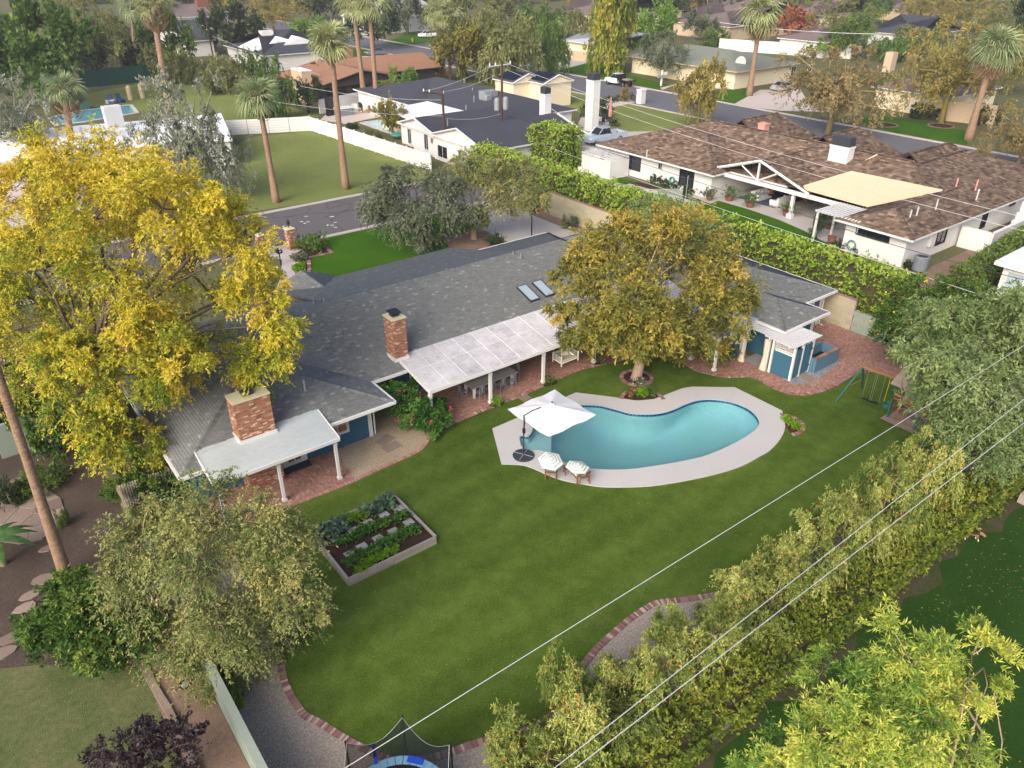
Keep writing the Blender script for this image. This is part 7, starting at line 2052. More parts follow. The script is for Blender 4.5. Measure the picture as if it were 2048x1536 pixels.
def pot(label, q, r, h, mat, leafm, ph, pr, group='planted pots'):
    t = thing('plant_pot', label, 'pot', q, group=group)
    MB().lathe((0, 0, 0), [(r * .7, 0), (r, h), (r * 1.08, h), (r * .9, h), (r * .85, h - .05)], 14).build('pot', MATS[mat], t, smooth=False)
    if leafm:
        rng = np.random.default_rng(int(q[0] * 10)); n = 60
        C = rng.normal(size=(n, 3)) * np.array([pr * .5, pr * .5, ph * .3]) + np.array([0, 0, h + ph * .4])
        V, Fq, tn, _ = leaves(C, np.full(n, pr * .3), unit(C - np.array([0, 0, h])), 2, 6, .17, .07, 1, .2, .4, rng)
        o = link(bpy.data.objects.new('plant', npmesh('plant', V, Fq, MATS[leafm], tn))); o.parent = t
    return t
pot('terracotta pot with grey plant at the lawn corner of the porch', P(1418, 401), .32, .5, 'terracotta', 'leaf_olive', .6, .5)
pot('terracotta pot with a green bush left of the striped sofas', P(1458, 402), .4, .55, 'terracotta', 'leaf_green', .8, .6)
pot('terracotta pot with a green bush in front of the striped sofas', P(1499, 415), .4, .55, 'terracotta', 'leaf_green', .7, .55)
pot('terracotta pot with a green bush left of the porch post', P(1573, 433), .4, .55, 'terracotta', 'leaf_green', .8, .6)
pot('teal glazed pot with a plant by the porch doors', P(1471, 377), .45, .8, 'teal_pot', 'leaf_green', .6, .5)
pot('small terracotta pot right of the teal pot', P(1484, 377), .28, .4, 'terracotta', 'leaf_dark', .7, .4)
pot('brown pot at the left end of the white gable wall', P(1661, 491), .35, .8, 'terracotta', None, 0, 0)
pot('terracotta pot with a dark bush near the pergola post', P(1657, 458), .4, .5, 'terracotta', 'leaf_dark', .9, .6)
pot('stone drum planter beside the sliding porch doors', P(1441, 388), .5, .95, 'grey_timber', None, 0, 0)
pot('brown pot of shade plants behind the porch post', P(1612, 407), .4, .5, 'terracotta', 'leaf_mesquite', .9, .6)
far_tree(1632, 478, 425, 22, 'loose', 'leaf_dark', 'slim dark young tree at the corner of the pergola', 'young_tree')
far_tree(1374, 392, 372, 10, 'bush', 'leaf_dark', 'dark bush behind the glass gate of the artificial lawn', 'shrub', 'shrub')
for i, (q, rz) in enumerate((((1510, 402), .1), ((1548, 414), .05))):
    b = P(*q); t = thing('striped_sofa', ['striped white sofa on the left of the porch rug', 'striped white sofa on the right of the porch rug'][i], 'sofa', (b[0], b[1], .03), 0 if i == 0 else 0, 'striped porch sofas')
    m = MB(); m.box((1.0, 0, .25), (2.4, .95, .45)); m.build('base', MATS['white_cloth'], t, bevel=.06)
    m = MB(); m.box((1.0, .4 if i == 0 else -.4, .62), (2.4, .25, .5)); m.build('backrest', MATS['white_cloth'], t, bevel=.06)
    for s in (-.12, 2.1): MB().box((s, 0, .5), (.25, .95, .3)).build('armrest', MATS['white_cloth'], t, bevel=.05)
    for k in range(12): MB().box((-.2 + k * .2, 0, .478), (.03, .9, .006)).build('stripe', MATS['grey_plastic'], t)
    for k in range(4): MB().box((0, 0, 0), (.45, .16, .4), .2 * k, .3).build('cushion', MATS['white_cloth'], t, bevel=.06, loc=(.2 + k * .55, .22 if i == 0 else -.22, .68))
b = P(1533, 400)
tag(MB((b[0], b[1], .035)).box((b[0] + .6, b[1], .038), (4.6, 4.4, .012)).build('porch_rug', MATS['rug']), 'blue grey rug under the striped porch sofas', 'rug')
t = thing('coffee_table', 'low dark coffee table with an orange bowl between the sofas', 'table', (b[0] + .6, b[1], .05))
MB().lathe((0, 0, .4), [(.5, 0), (.5, .05)], 14).build('table_top', MATS['dark_metal'], t)
for k in range(3): MB().tube([(.3 * math.cos(k * 2.1), .3 * math.sin(k * 2.1), 0), (.25 * math.cos(k * 2.1), .25 * math.sin(k * 2.1), .4)], .03, 5).build('leg', MATS['black_metal'], t)
bo = thing('flower_bowl', 'orange flower bowl on the low porch coffee table', 'bowl', (b[0] + .6, b[1], .5)); MB().lathe((0, 0, 0), [(.12, 0), (.22, .15), (.2, .4), (.02, .5)], 8).build('flowers', MATS['orange_umbrella'], bo)
q = P(1373, 392)
t = thing('hose_reel', 'coiled teal garden hose on the white wall', 'hose', (59.9, 52.0, 0))
MB().tube([(.05 * k * .1, .3 * math.cos(k * .5), .9 + .3 * math.sin(k * .5)) for k in range(40)], .05, 5).build('hose', MATS['teal_pot'], t)
t = thing('hose_reel', 'green hose loop on the white gable wall', 'hose', (57.5, 30.4, 0))
MB().tube([(0.02 * k * .1, .35 * math.cos(k * .5), .7 + .4 * math.sin(k * .5)) for k in range(28)], .05, 5).build('hose', MATS['teal_pot'], t)
q = P(1163, 328)
t = tag(MB(q).box((q[0], q[1], .4), (1.6, .8, .75)).box((q[0], q[1], .8), (1.65, .85, .06)).build('storage_box', MATS['grey_plastic']), 'grey storage box against the white garden wall', 'box')
q = P(1160, 350)
t = tag(MB(q).box((q[0], q[1], .3), (.7, .5, .06)).box((q[0] + .25, q[1] + .2, .55), (.25, .5, .5), .3).build('white_chair', MATS['white_paint']), 'small white chair on the artificial lawn behind the hedge', 'chair')
ng = thing('glass_gate', 'pale netted frame standing in the artificial lawn', 'net', P(1371, 398))
MB().tube([(0, 0, 0), (0, 0, 2.3)], .05, 5).build('post', MATS['galvanised'], ng)
M('net_pale', [(200, 210, 205)], .8, alpha=.25)
m = MB().box((-1.8, 1.2, .55), (3.6, .03, 1.0), -.6); m.build('mesh_panel', MATS['net_pale'], ng)
M('net_pale', [(200, 210, 205)], .8, alpha=.25)

# house behind: dark shingles and white boards
h3, r3, o3 = simple_house('white board house with dark grey shingle roof and two front gables', 57, 70, 78, 108, 'dark_shingle', 'white_wall', 2.9, .28, 'y', 'hip', 'hip', .5,
    extra=((47.2, 66, 76.9, 85.2, .27, 'x', 'gable', 'gable'), (47.0, 61, 66.3, 77.4, .27, 'x', 'gable', 'gable'), (54, 70, 94, 110, .2, 'x', 'hip', 'hip')),
    windows=((47.6, 83.0, 1.5, .75, 1.7, -PI / 2), (47.6, 79.2, 1.5, .85, 1.7, -PI / 2), (47.6, 77.9, 1.9, .5, .6, -PI / 2), (47.4, 75.4, 1.1, 2.0, 1.3, -PI / 2), (47.4, 71.8, 1.6, .6, .7, -PI / 2)),
    chimneys=((61.2, 62.2, 74.0, 75.0, 3.6, 6.0, 'white_wall', 'white_wall', 'dark_metal'), (71.8, 73.0, 77.0, 78.4, 0, 6.2, 'white_wall', 'white_wall', 'dark_metal')), course=.3)
m = MB(o3); wall(m, 47.68, 77, 47.68, 85, 0, 2.9, .05, .5); wall(m, 47.48, 66.5, 47.48, 77.2, 0, 2.9, .05, .5); m.build('board_cladding', MATS['white_wall'], h3)
MB(o3).slab([(50.2, 95.5, 2.75), (49.5, 85.3, 2.75), (57.5, 85.3, 3.0), (58.5, 95.5, 3.0)], .1).build('flat_roof', MATS['bright_roof'], r3)
MB(o3).bx(51, 57.5, 86, 96, 0, 2.6).build('cream_wall', MATS['cream_stucco'], h3)
t = thing('roof_air_conditioner', 'grey air conditioner standing on the dark shingle roof', 'air conditioner', (61.5, 86, 3.9))
MB().box((0, 0, .55), (2.0, 1.5, 1.1)).build('casing', MATS['galvanised'], t); MB().box((-.7, -.95, .4), (1.0, .5, .8)).build('duct', MATS['galvanised'], t, bevel=.15)
for i, (x, y) in enumerate(((73.5, 99), (76.5, 95.5))):
    d, rd, od = simple_house(['small dormer with solar panels, left of two', 'small dormer with solar panels, right of two'][i], x, x + 6, y - 2.6, y + 2.6, 'dark_shingle', 'cream_stucco', 3.6, .35, 'y', 'gable', 'hip', .3, name='solar_dormer')
    for a in range(4):
        for b in range(2): pnl = MB(od).box((x + 1.6 + a * .0 + b * 0, y - 1.5 + a * 1.0, 4.25), (2.4, .95, .05), 0, 0, -.34).build('solar_panel', MATS['solar'], rd)
for (q, z) in (((945, 180), 4.4), ((948, 196), 4.2), ((932, 215), 4.2), ((895, 243), 3.8), ((928, 163), 4.6)):
    p = P(q[0], q[1], z); MB(o3).tube([(p[0], p[1], z - .5), (p[0], p[1], z + .3)], .07, 6).build('vent_pipe', MATS['galvanised'], r3)
sheet('patio_right', px([(1150, 262), (1162, 235), (1200, 225), (1222, 250), (1215, 262)]), .014, 'driveway')
sheet('yard_lawn', px([(1040, 190), (1100, 160), (1180, 175), (1330, 215), (1410, 245), (1340, 262), (1220, 265), (1225, 232), (1160, 225), (1100, 205)]), .012, 'dry_lawn')
sheet('pickup_drive', px([(1140, 262), (1220, 264), (1340, 262), (1420, 240), (1500, 262), (1560, 275), (1500, 300), (1300, 290), (1160, 320), (1120, 300)]), .016, 'concrete')
sheet('brick_drive', px([(1440, 262), (1495, 252), (1505, 257), (1420, 275)]), .022, 'paver_brown')
sheet('path_hedged', px([(1165, 215), (1255, 196), (1270, 205), (1180, 225)]), .022, 'driveway')
for i in range(10):
    q = P([1170, 1184, 1196, 1208, 1222, 1235, 1248, 1258, 1170, 1228][i], [222, 212, 208, 207, 206, 203, 201, 198, 235, 253][i])
    plantlet(['tiny round box bush %s' % s for s in ('at the house end of the hedged path', 'second on the hedged path, street side', 'by the hedged path below the pickup', 'at the middle of the hedged path', 'just past the middle of the hedged path', 'two before the white gate pillar', 'next to the white gate pillar on the left', 'at the foot of the white gate pillar', 'beside the white patio chimney', 'beside the pink furled parasol')][i], q, .55, .8, 'leaf_dark', 'box_bush', 'bush', 'box bushes along the hedged path', 40, .2, .12)
gp = P(1281, 207)
tag(MB(gp).box((gp[0], gp[1], 1.0), (1.0, 1.0, 2.0)).box((gp[0], gp[1], 2.05), (1.2, 1.2, .14)).build('gate_pillar', MATS['white_wall']), 'white square gate pillar at the street end of the hedged path', 'pillar')
q = P(1219, 250)
fpz = thing('furled_parasol', 'furled pink parasol on the small brick patio', 'parasol', q); MB().tube([(0, 0, 0), (0, 0, 1.2)], .05, 5).build('pole', MATS['pole_wood'], fpz); MB().lathe((0, 0, 1.1), [(.2, 0), (.26, .5), (.16, 1.6), (.05, 2.6)], 8).build('cloth', MATS['pink_pipe'], fpz)
q = P(1193, 247)
t = thing('patio_table', 'pale patio table on the small brick patio', 'table', q); MB().box((0, 0, .72), (1.8, 1.1, .06)).build('table_top', MATS['white_paint'], t)
for a in (-.7, .7):
    for b in (-.4, .4): MB().box((a, b, .35), (.08, .08, .7)).build('leg', MATS['white_paint'], t)
for i, (a, b, r) in enumerate(((-1.4, 0, -PI / 2), (1.4, 0, PI / 2), (0, 1.1, PI), (0, -1.1, 0))):
    t = thing('patio_chair', ['chair at the left end of the pale patio table', 'chair at the right end of the pale patio table', 'chair at the far side of the pale patio table', 'chair at the near side of the pale patio table'][i], 'chair', (q[0] + a, q[1] + b, .014), r, 'chairs round the pale patio table')
    MB().box((0, 0, .42), (.55, .5, .06)).build('seat', MATS['grey_plastic'], t); MB().box((0, -.26, .75), (.55, .05, .6)).build('backrest', MATS['dark_metal'], t)
    for x in (-.22, .22):
        for y in (-.2, .2): MB().box((x, y, .2), (.04, .04, .4)).build('leg', MATS['dark_metal'], t)

# brown roofed house
a0 = P(610, 168, 2.8); a1 = P(872, 131, 2.8)
yb = (P(745, 152, 2.8)[1] + a1[1]) / 2
M('dark_wall', [(58, 56, 58), (78, 76, 76)], .9)
h4, r4, o4 = simple_house('long brown shingle roofed house with dark walls behind the white courtyard wall', a0[0] + 6, a1[0], yb, yb + 13, 'brown_shingle', 'dark_wall', 2.8, .28, 'x', 'gable', 'gable', .9, extra=((a0[0], a0[0] + 16, yb - 7, yb + 9, .22, 'y', 'gable', 'gable'),), fascia='pole_wood', chimneys=((a0[0] - .4, a0[0] + 1.2, yb - 3, yb + 1, 0, 4.6, 'tan_stucco', 'bright_roof'), (a0[0] + 10, a0[0] + 14, yb + 8, yb + 10, 3, 6.0, 'brown_shingle')),
    windows=((a1[0] - 6, yb + .8, 1.5, 2.4, 1.4, 0, 'tan_stucco'), (a1[0] - 12, yb + .8, 1.4, 3, 1.6, 0, 'tan_stucco'), (a0[0] + 3.5, yb - 6.2, 1.4, 3.0, 1.8, 0, 'black_metal'), (a0[0] + 7.5, yb - 6.2, 1.4, 2.4, 1.8, 0, 'black_metal')))
b4 = P(690, 185)
tag(MB(b4).box((b4[0], b4[1], 1.4), (1.2, .8, 2.8)).build('stone_pier', MATS['flagstone']), 'stone pier at the porch of the brown roofed house', 'pier')
q = P(728, 160)
t = thing('patio_umbrella', 'white square umbrella on the terrace of the brown roofed house', 'umbrella', q)
MB().tube([(0, 0, 0), (0, 0, 2.7)], .05, 6).build('pole', MATS['dark_metal'], t); m = MB(); m.add([(-2.4, -2.4, 2.3), (2.4, -2.4, 2.3), (2.4, 2.4, 2.3), (-2.4, 2.4, 2.3), (0, 0, 2.95)], [(0, 1, 4), (1, 2, 4), (2, 3, 4), (3, 0, 4), (3, 2, 1, 0)]); m.build('canopy', MATS['white_cloth'], t)
wall_thing('long white courtyard wall below the brown roofed house', [P(640, 228)[:2], P(790, 197)[:2]], 1.9, 'white_wall')
sheet('courtyard', px([(640, 240), (660, 222), (770, 205), (780, 230), (690, 248)]), .014, 'driveway')
q = P(663, 232); t = tag(MB(q).box((q[0], q[1] + .3, 1.2), (1.2, .5, 2.6), .3).build('covered_grill', MATS['black_metal']), 'dark covered grill beside the outdoor counter', 'grill')
q = P(688, 230); t = thing('outdoor_counter', 'grey outdoor kitchen counter with white top', 'counter', q); MB().box((0, 0, .5), (2.4, 1.6, 1.0)).build('body', MATS['grey_plastic'], t); MB().box((0, 0, 1.03), (2.6, 1.8, .07)).build('counter_top', MATS['white_paint'], t)
q = P(732, 218); t = tag(MB(q).lathe((q[0], q[1], 0), [(1.0, 0), (1.1, .9), (.6, 1.3), (.05, 1.4)], 10).build('covered_fire_pit', MATS['black_metal']), 'black covered fire pit in the white walled courtyard', 'fire pit')
for i, (x, y) in enumerate(((706, 222), (716, 222), (722, 226), (735, 226))):
    q = P(x, y); t = thing('courtyard_chair', ['white courtyard chair nearest the counter', 'white courtyard chair second from the counter', 'pale wooden courtyard chair in the middle', 'pale wooden courtyard chair by the black fire pit'][i], 'chair', q, random.uniform(0, 6), 'chairs in the white walled courtyard')
    mt = 'white_paint' if i < 2 else 'play_wood'
    MB().box((0, 0, .4), (.7, .65, .08)).build('seat', MATS[mt], t); MB().box((0, .3, .75), (.7, .08, .7)).build('backrest', MATS[mt], t)
    for a in (-.3, .3):
        for b in (-.28, .28): MB().box((a, b, .18), (.07, .07, .36)).build('leg', MATS[mt], t)
def far_pool(label, poly, name='swimming_pool'):
    t = thing(name, label, 'pool', (poly[0][0], poly[0][1], 0))
    sh_ = [(p[0] - poly[0][0], p[1] - poly[0][1]) for p in poly]
    w_ = sheet('water', sh_, .05, 'pool_water_far', kind=None, parent=t)
    m = MB()
    for a, b in zip(sh_, sh_[1:] + sh_[:1]): wall(m, a[0], a[1], b[0], b[1], 0, .08, .5)
    m.build('coping', MATS['deck'], t)
M('pool_water_far', [(84, 152, 168), (112, 176, 188)], .05, n1=(.3, .5), n2=None, spec=.6)
far_pool('turquoise swimming pool behind the white panel fence', px([(722, 246), (760, 241), (814, 250), (812, 272), (790, 270)]))
far_pool('long blue swimming pool behind the bright white roof', px([(100, 236), (160, 222), (262, 210), (275, 226), (170, 244), (110, 250)]))
for i, (x, y) in enumerate(((822, 292), (815, 299), (845, 318))):
    q = P(x, y); t = thing('planter_bed', ['small timber planter by the white fence, left', 'small timber planter by the white fence, middle', 'small timber planter by the white fence, right'][i], 'planter', q, 0, 'timber planters by the white fence')
    for s in (-1, 1): MB().box((s * .9, 0, .2), (.06, 1.4, .4)).build('board', MATS['play_wood'], t); MB().box((0, s * .7, .2), (1.8, .06, .4)).build('board', MATS['play_wood'], t)
    MB().box((0, 0, .15), (1.74, 1.34, .3)).build('soil', MATS['leaf_dark' if i else 'soil'], t)
q = P(795, 278); t = tag(MB(q).lathe((q[0], q[1], 0), [(.3, 0), (.9, .5), (.7, .7), (.1, .8)], 9).build('covered_table', MATS['teal_pot']), 'teal covered round table by the far pool', 'table')

# white panel fences
fn = thing('panel_fence', 'long white vinyl panel fence along the vacant lawn', 'fence', (43.5, 85, 0))
f0 = np.array(P(622, 262)[:2]); f1_ = np.array(P(862, 342)[:2]); n = 12
for k in range(n):
    a = f0 + (f1_ - f0) * k / n; b = f0 + (f1_ - f0) * (k + 1) / n; c = (a + b) / 2; an = math.atan2(*(b - a)[::-1])
    MB((43.5, 85, 0)).box((c[0], c[1], .95), (np.linalg.norm(b - a) - .12, .05, 1.75), an).build('panel', MATS['white_wall'], fn)
for k in range(n + 1):
    a = f0 + (f1_ - f0) * k / n; MB((43.5, 85, 0)).box((a[0], a[1], .98), (.14, .14, 1.95)).build('post', MATS['white_paint'], fn)
fn2 = thing('slat_fence', 'white horizontal slat fence across the vacant lawn', 'fence', P(545, 265))
g0 = np.array(P(455, 271)[:2]); g1_ = np.array(P(621, 262)[:2]); n = 4
for k in range(n):
    a = g0 + (g1_ - g0) * k / n; b = g0 + (g1_ - g0) * (k + 1) / n; c = (a + b) / 2; an = math.atan2(*(b - a)[::-1])
    for j in range(6): MB(P(545, 265)).box((c[0], c[1], .18 + j * .31), (np.linalg.norm(b - a) - .06, .05, .285), an).build('slat', MATS['white_wall'], fn2)
gs2 = thing('screen_fence', 'dark green screened court fence at the upper left', 'fence', P(182, 172))
g0 = np.array(P(165, 176)[:2]); g1_ = np.array(P(318, 161)[:2])
for k in range(5):
    a = g0 + (g1_ - g0) * k / 5; b = g0 + (g1_ - g0) * (k + 1) / 5; c = (a + b) / 2
    MB(P(182, 172)).box((c[0], c[1], 1.4), (np.linalg.norm(b - a) - .05, .06, 2.8), math.atan2(*(b - a)[::-1])).build('screen', MATS['green_screen'], gs2)
    MB(P(182, 172)).tube([(a[0], a[1], 0), (a[0], a[1], 2.95)], .08, 5).build('post', MATS['dark_metal'], gs2)
wall_thing('tan stucco wall behind the green screened court fence', [P(160, 160)[:2], P(246, 150)[:2]], 3.0, 'tan_stucco')
for i, (x, y) in enumerate(((224, 208), (243, 205), (214, 212), (286, 196), (262, 200))):
    q = P(x, y)
    if i < 2:
        t = thing('garden_chair', ['dark blue lawn chair by the long pool, left', 'dark blue lawn chair by the long pool, right'][i], 'chair', q, .5 * i, 'dark blue lawn chairs by the long pool')
        MB().box((0, 0, .35), (.9, .9, .08)).build('seat', MATS['trim_blue'], t); MB().box((0, .45, .8), (.9, .1, 1.0), 0, -.3).build('backrest', MATS['trim_blue'], t)
        for a in (-.4, .4): MB().box((a, 0, .28), (.1, .9, .56)).build('armrest', MATS['trim_blue'], t)
    elif i >= 3:
        t = thing('totem_post', ['tan carved wooden post nearer the long pool', 'tan carved wooden post on the lawn behind the pool'][i - 3], 'post', q, 0, 'tan carved posts on the far left lawn'); MB().tube([(0, 0, 0), (0, 0, 1.9), (0, 0, 2.2)], [.38, .42, .2], 8).build('post', MATS['tan_stucco'], t)
q = P(171, 217); tag(MB(q).box((q[0], q[1], .5), (1.2, .7, 1.0)).build('teal_box', MATS['teal_pot']), 'pale teal storage box at the edge of the long pool', 'box')
q = P(222, 208); tag(MB(q).box((q[0], q[1], .35), (1.3, .6, .5)).build('diving_board_base', MATS['white_paint']), 'white diving block at the edge of the long pool', 'block')

# bright white flat roofed house at the left
wf = thing('house', 'house with bright white flat roofs behind the yellow ash tree', 'house', P(230, 275))
WO = P(230, 275)
for poly, nm in (([(-40, 268, 3.2), (158, 251, 3.2), (170, 297, 3.2), (-40, 330, 3.2)], 'flat_roof'), ([(155, 251, 3.0), (250, 244, 3.0), (350, 235, 3.0), (442, 226, 3.0), (464, 277, 3.0), (168, 297, 3.0)], 'flat_roof')):
    r_ = MB(WO).slab([P(*q) for q in poly], .3).build(nm, MATS['bright_roof'], wf)
m = MB(WO); b_ = [P(*q) for q in ((-38, 269, 3.0), (250, 246, 3.0), (440, 228, 3.0), (460, 276, 3.0), (170, 296, 3.0), (-38, 328, 3.0))]
m.prism([(p[0] * .995 + WO[0] * .005, p[1] * .995 + WO[1] * .005) for p in b_], 0, 2.7); m.build('wall', MATS['white_wall'], wf)
q = P(232, 256, 3); m = MB(WO); m.box((q[0], q[1], 3.9), (1.9, 1.0, 3.2), .05); m.build('chimney', MATS['white_wall'], wf)
q = P(30, 340)
t = thing('riding_mower', 'orange riding mower half hidden by yellow leaves at the left edge', 'mower', q, .4)
m = MB(); m.box((0, 0, .55), (1.1, .7, .5)); m.box((.55, 0, .8), (.3, .6, .2)); m.build('body', MATS['red_paint'], t, bevel=.08)
for a, r in ((-.5, .38), (.55, .26)):
    for b in (-.42, .42): MB().lathe((a, b, r), [(r, -.1), (r, .1)], 12, axis='y').build('wheel', MATS['tyre'], t)
MB().box((-.25, 0, 1.0), (.1, .5, .5)).build('seat', MATS['black_metal'], t)

# other houses of the district
def px_house(label, x0, y0, x1, y1, depth, roofm, wallm, z=3.0, pitch=.3, ridge='x', e0='hip', e1='hip', **kw):
    "front eave from pixel (x0,y0) to (x1,y1)"
    a = P(x0, y0, z); b = P(x1, y1, z)
    if ridge == 'x': return simple_house(label, min(a[0], b[0]), max(a[0], b[0]), (a[1] + b[1]) / 2, (a[1] + b[1]) / 2 + depth, roofm, wallm, z, pitch, 'x', e0, e1, **kw)
    return simple_house(label, (a[0] + b[0]) / 2, (a[0] + b[0]) / 2 + depth, min(a[1], b[1]), max(a[1], b[1]), roofm, wallm, z, pitch, 'y', e0, e1, **kw)
h5, r5, o5 = px_house('dark shingle roofed white house with two pale gable ends beyond the brown roof', 528, 112, 668, 100, 22, 'dark_shingle', 'white_wall', 3.0, .3, 'x', 'hip', 'hip')
q = P(537, 98, 3); MB(o5).box((q[0], q[1], 4.6), (2.4, 1.6, 3.6)).build('chimney', MATS['white_wall'], h5)
for (x, y) in ((603, 96), (567, 97)):
    q = P(x, y, 3.4); m = MB(o5); m.add([(q[0] - 6, q[1], 3.3), (q[0] + 6, q[1], 3.3), (q[0], q[1], 5.4), (q[0] - 6, q[1] + 9, 3.3), (q[0] + 6, q[1] + 9, 3.3), (q[0], q[1] + 9, 5.4)], [(0, 1, 2), (5, 4, 3), (1, 4, 5, 2), (3, 0, 2, 5)]); m.build('gable', MATS['bright_roof'], h5)
a = P(1258, 110, 3.0); b = P(1514, 138, 3.0); c = P(1600, 126, 3.0)
h6, r6, o6 = simple_house('long low house with green grey shingle roof beyond the side street', a[0] - 1, a[0] + 15, b[1], a[1], 'green_shingle', 'cream_stucco', 3.0, .27, 'y', 'hip', 'hip', 1.0, extra=((b[0] - 1, c[0], b[1] - .01, b[1] + 12, .25, 'x', 'hip', 'hip'),), fascia='tan_stucco', windows=((b[0] + 12, b[1] + .9, 1.6, 1.4, 1.4, 0), (b[0] + 17, b[1] + .9, 1.6, 1.2, 1.2, 0)), chimneys=((a[0] + 9, a[0] + 10.6, b[1] + 38, b[1] + 42, 4, 7.4, 'tan_stucco'),))
h7, r7, o7 = px_house('mauve shingle roofed house with a pale chimney behind the golden trees', 1745, 172, 1905, 196, 15, 'mauve_shingle', 'cream_stucco', 3.0, .33, 'y', 'hip', 'hip')
q = P(1770, 168); zt_ = zat(q, 104); MB(o7).bx(q[0] - .8, q[0] + .8, q[1] - .7, q[1] + .7, 2, zt_).build('chimney', MATS['tan_stucco'], h7)
wall_thing('tan stucco wall under the large golden tree at the right', [P(1860, 238)[:2], P(1985, 252)[:2]], 2.6, 'tan_stucco')
h9, r9, o9 = px_house('white gabled house with a wide window at the top of the picture', 663, 32, 702, 30, 30, 'mauve_shingle', 'white_wall', 5.0, .5, 'y', 'gable', 'gable')
px_house('distant house with mauve roof and brick chimney at the upper left', 330, 38, 420, 30, 18, 'mauve_shingle', 'white_wall', 3.5, .3, 'x', 'gable', 'gable', chimneys=((P(395, 22, 4)[0] - 1.5, P(395, 22, 4)[0] + 1.5, P(395, 30, 4)[1] + 8, P(395, 30, 4)[1] + 10, 4, 8.5, 'terracotta'),))
px_house('distant house with blue grey roof left of the dark round tree', 372, 84, 428, 78, 22, 'dark_shingle', 'white_wall', 3.2, .3, 'x', 'gable', 'gable')
h12, r12, o12 = px_house('pale flat roofed house with tan garden walls left of the columnar tree', 1128, 80, 1176, 88, 26, 'pale_roof', 'cream_stucco', 3.2, .12, 'y', 'hip', 'hip')
wall_thing('tan entrance wall of the pale roofed house', [P(1140, 121)[:2], P(1178, 123)[:2], P(1186, 108)[:2]], 1.8, 'tan_stucco')
wall_thing('long white boundary wall behind the green grey roof', [P(1437, 100)[:2], P(1700, 118)[:2]], 2.4, 'white_wall')
px_house('white house with porch columns behind the rust red tree', 1545, 76, 1660, 84, 16, 'mauve_shingle', 'white_wall', 3.2, .3, 'y', 'hip', 'hip')
px_house('distant pinkish roof with white rooftop units at the top', 1352, 42, 1450, 55, 40, 'mauve_shingle', 'tan_stucco', 3.2, .25, 'y', 'hip', 'hip')
px_house('distant slate blue roof at the top of the picture', 1255, 6, 1290, 8, 40, 'blue_shingle', 'tan_stucco', 3.2, .3, 'y', 'hip', 'hip')
px_house('distant tan walled house above the rust red tree', 1560, 26, 1640, 30, 30, 'mauve_shingle', 'cream_stucco', 3.2, .3, 'y', 'hip', 'hip')
px_house('distant dark roof behind the upper right trees', 1755, 16, 1835, 22, 40, 'mauve_shingle', 'tan_stucco', 3.2, .3, 'y', 'hip', 'hip')
h_, r_, o_ = px_house('house with dark solar panels among the upper right trees', 1738, 62, 1830, 72, 22, 'dark_shingle', 'white_wall', 3.2, .3, 'y', 'hip', 'hip')
px_house('distant pinkish tan house left of the columnar tree', 1105, 26, 1185, 32, 40, 'mauve_shingle', 'cream_stucco', 3.2, .3, 'y', 'hip', 'hip')
# white roofed house at the right edge
we = thing('house', 'white flat roofed house corner with tall windows at the right edge', 'house', (62, 14, 0)); WE = (62, 14, 0)
zz = 3.3
c0 = P(1990, 522, zz)
MB(WE).slab([(c0[0], c0[1], zz), (c0[0] + 22, c0[1] + .4, zz), (c0[0] + 22, c0[1] - 12, zz), (c0[0], c0[1] - 12, zz)], .25).build('flat_roof', MATS['bright_roof'], we)
MB(WE).bx(c0[0] + .5, c0[0] + 21, c0[1] - 11.5, c0[1] - .5, 0, zz - .26).build('wall', MATS['white_wall'], we)
for k in range(3): window(we, (c0[0] + .45, c0[1] - 1.4 - k * 1.35, 1.75), 1.0, 1.9, -PI / 2, WE, glass='glass_pale', nx=1, ny=1, fw_=.14)

# ---------------------------------------------------------------- vehicles
def wheel(t, x, y, r, w_):
    wh = MB().lathe((0, 0, 0), [(r * .55, -w_ / 2), (r * .94, -w_ / 2), (r, -w_ * .3), (r, w_ * .3), (r * .94, w_ / 2), (r * .55, w_ / 2)], 18, axis='y').build('wheel', MATS['tyre'], t); wh.location = (x, y, r)
    MB().lathe((0, 0, 0), [(r * .56, -w_ / 2 - .005), (r * .3, -w_ / 2 + .02), (r * .3, w_ / 2 - .02), (r * .56, w_ / 2 + .005)], 14, axis='y').build('rim', MATS['rim'], wh)
def loft(m, secs, tone=.5):
    "secs: (x, half width bottom, half width top, z bottom, z top)"
    V = []; n = 6
    for (x, wb, wt, z0, z1) in secs: V += [(x, -wb, z0), (x, -wb * 1.03, z0 + (z1 - z0) * .55), (x, -wt, z1), (x, wt, z1), (x, wb * 1.03, z0 + (z1 - z0) * .55), (x, wb, z0)]
    fs = []
    for i in range(len(secs) - 1):
        for k in range(n): fs.append((i * n + k, i * n + (k + 1) % n, (i + 1) * n + (k + 1) % n, (i + 1) * n + k))
    fs.append(list(range(n))[::-1]); fs.append([(len(secs) - 1) * n + k for k in range(n)])
    m.add(V, fs, tone)
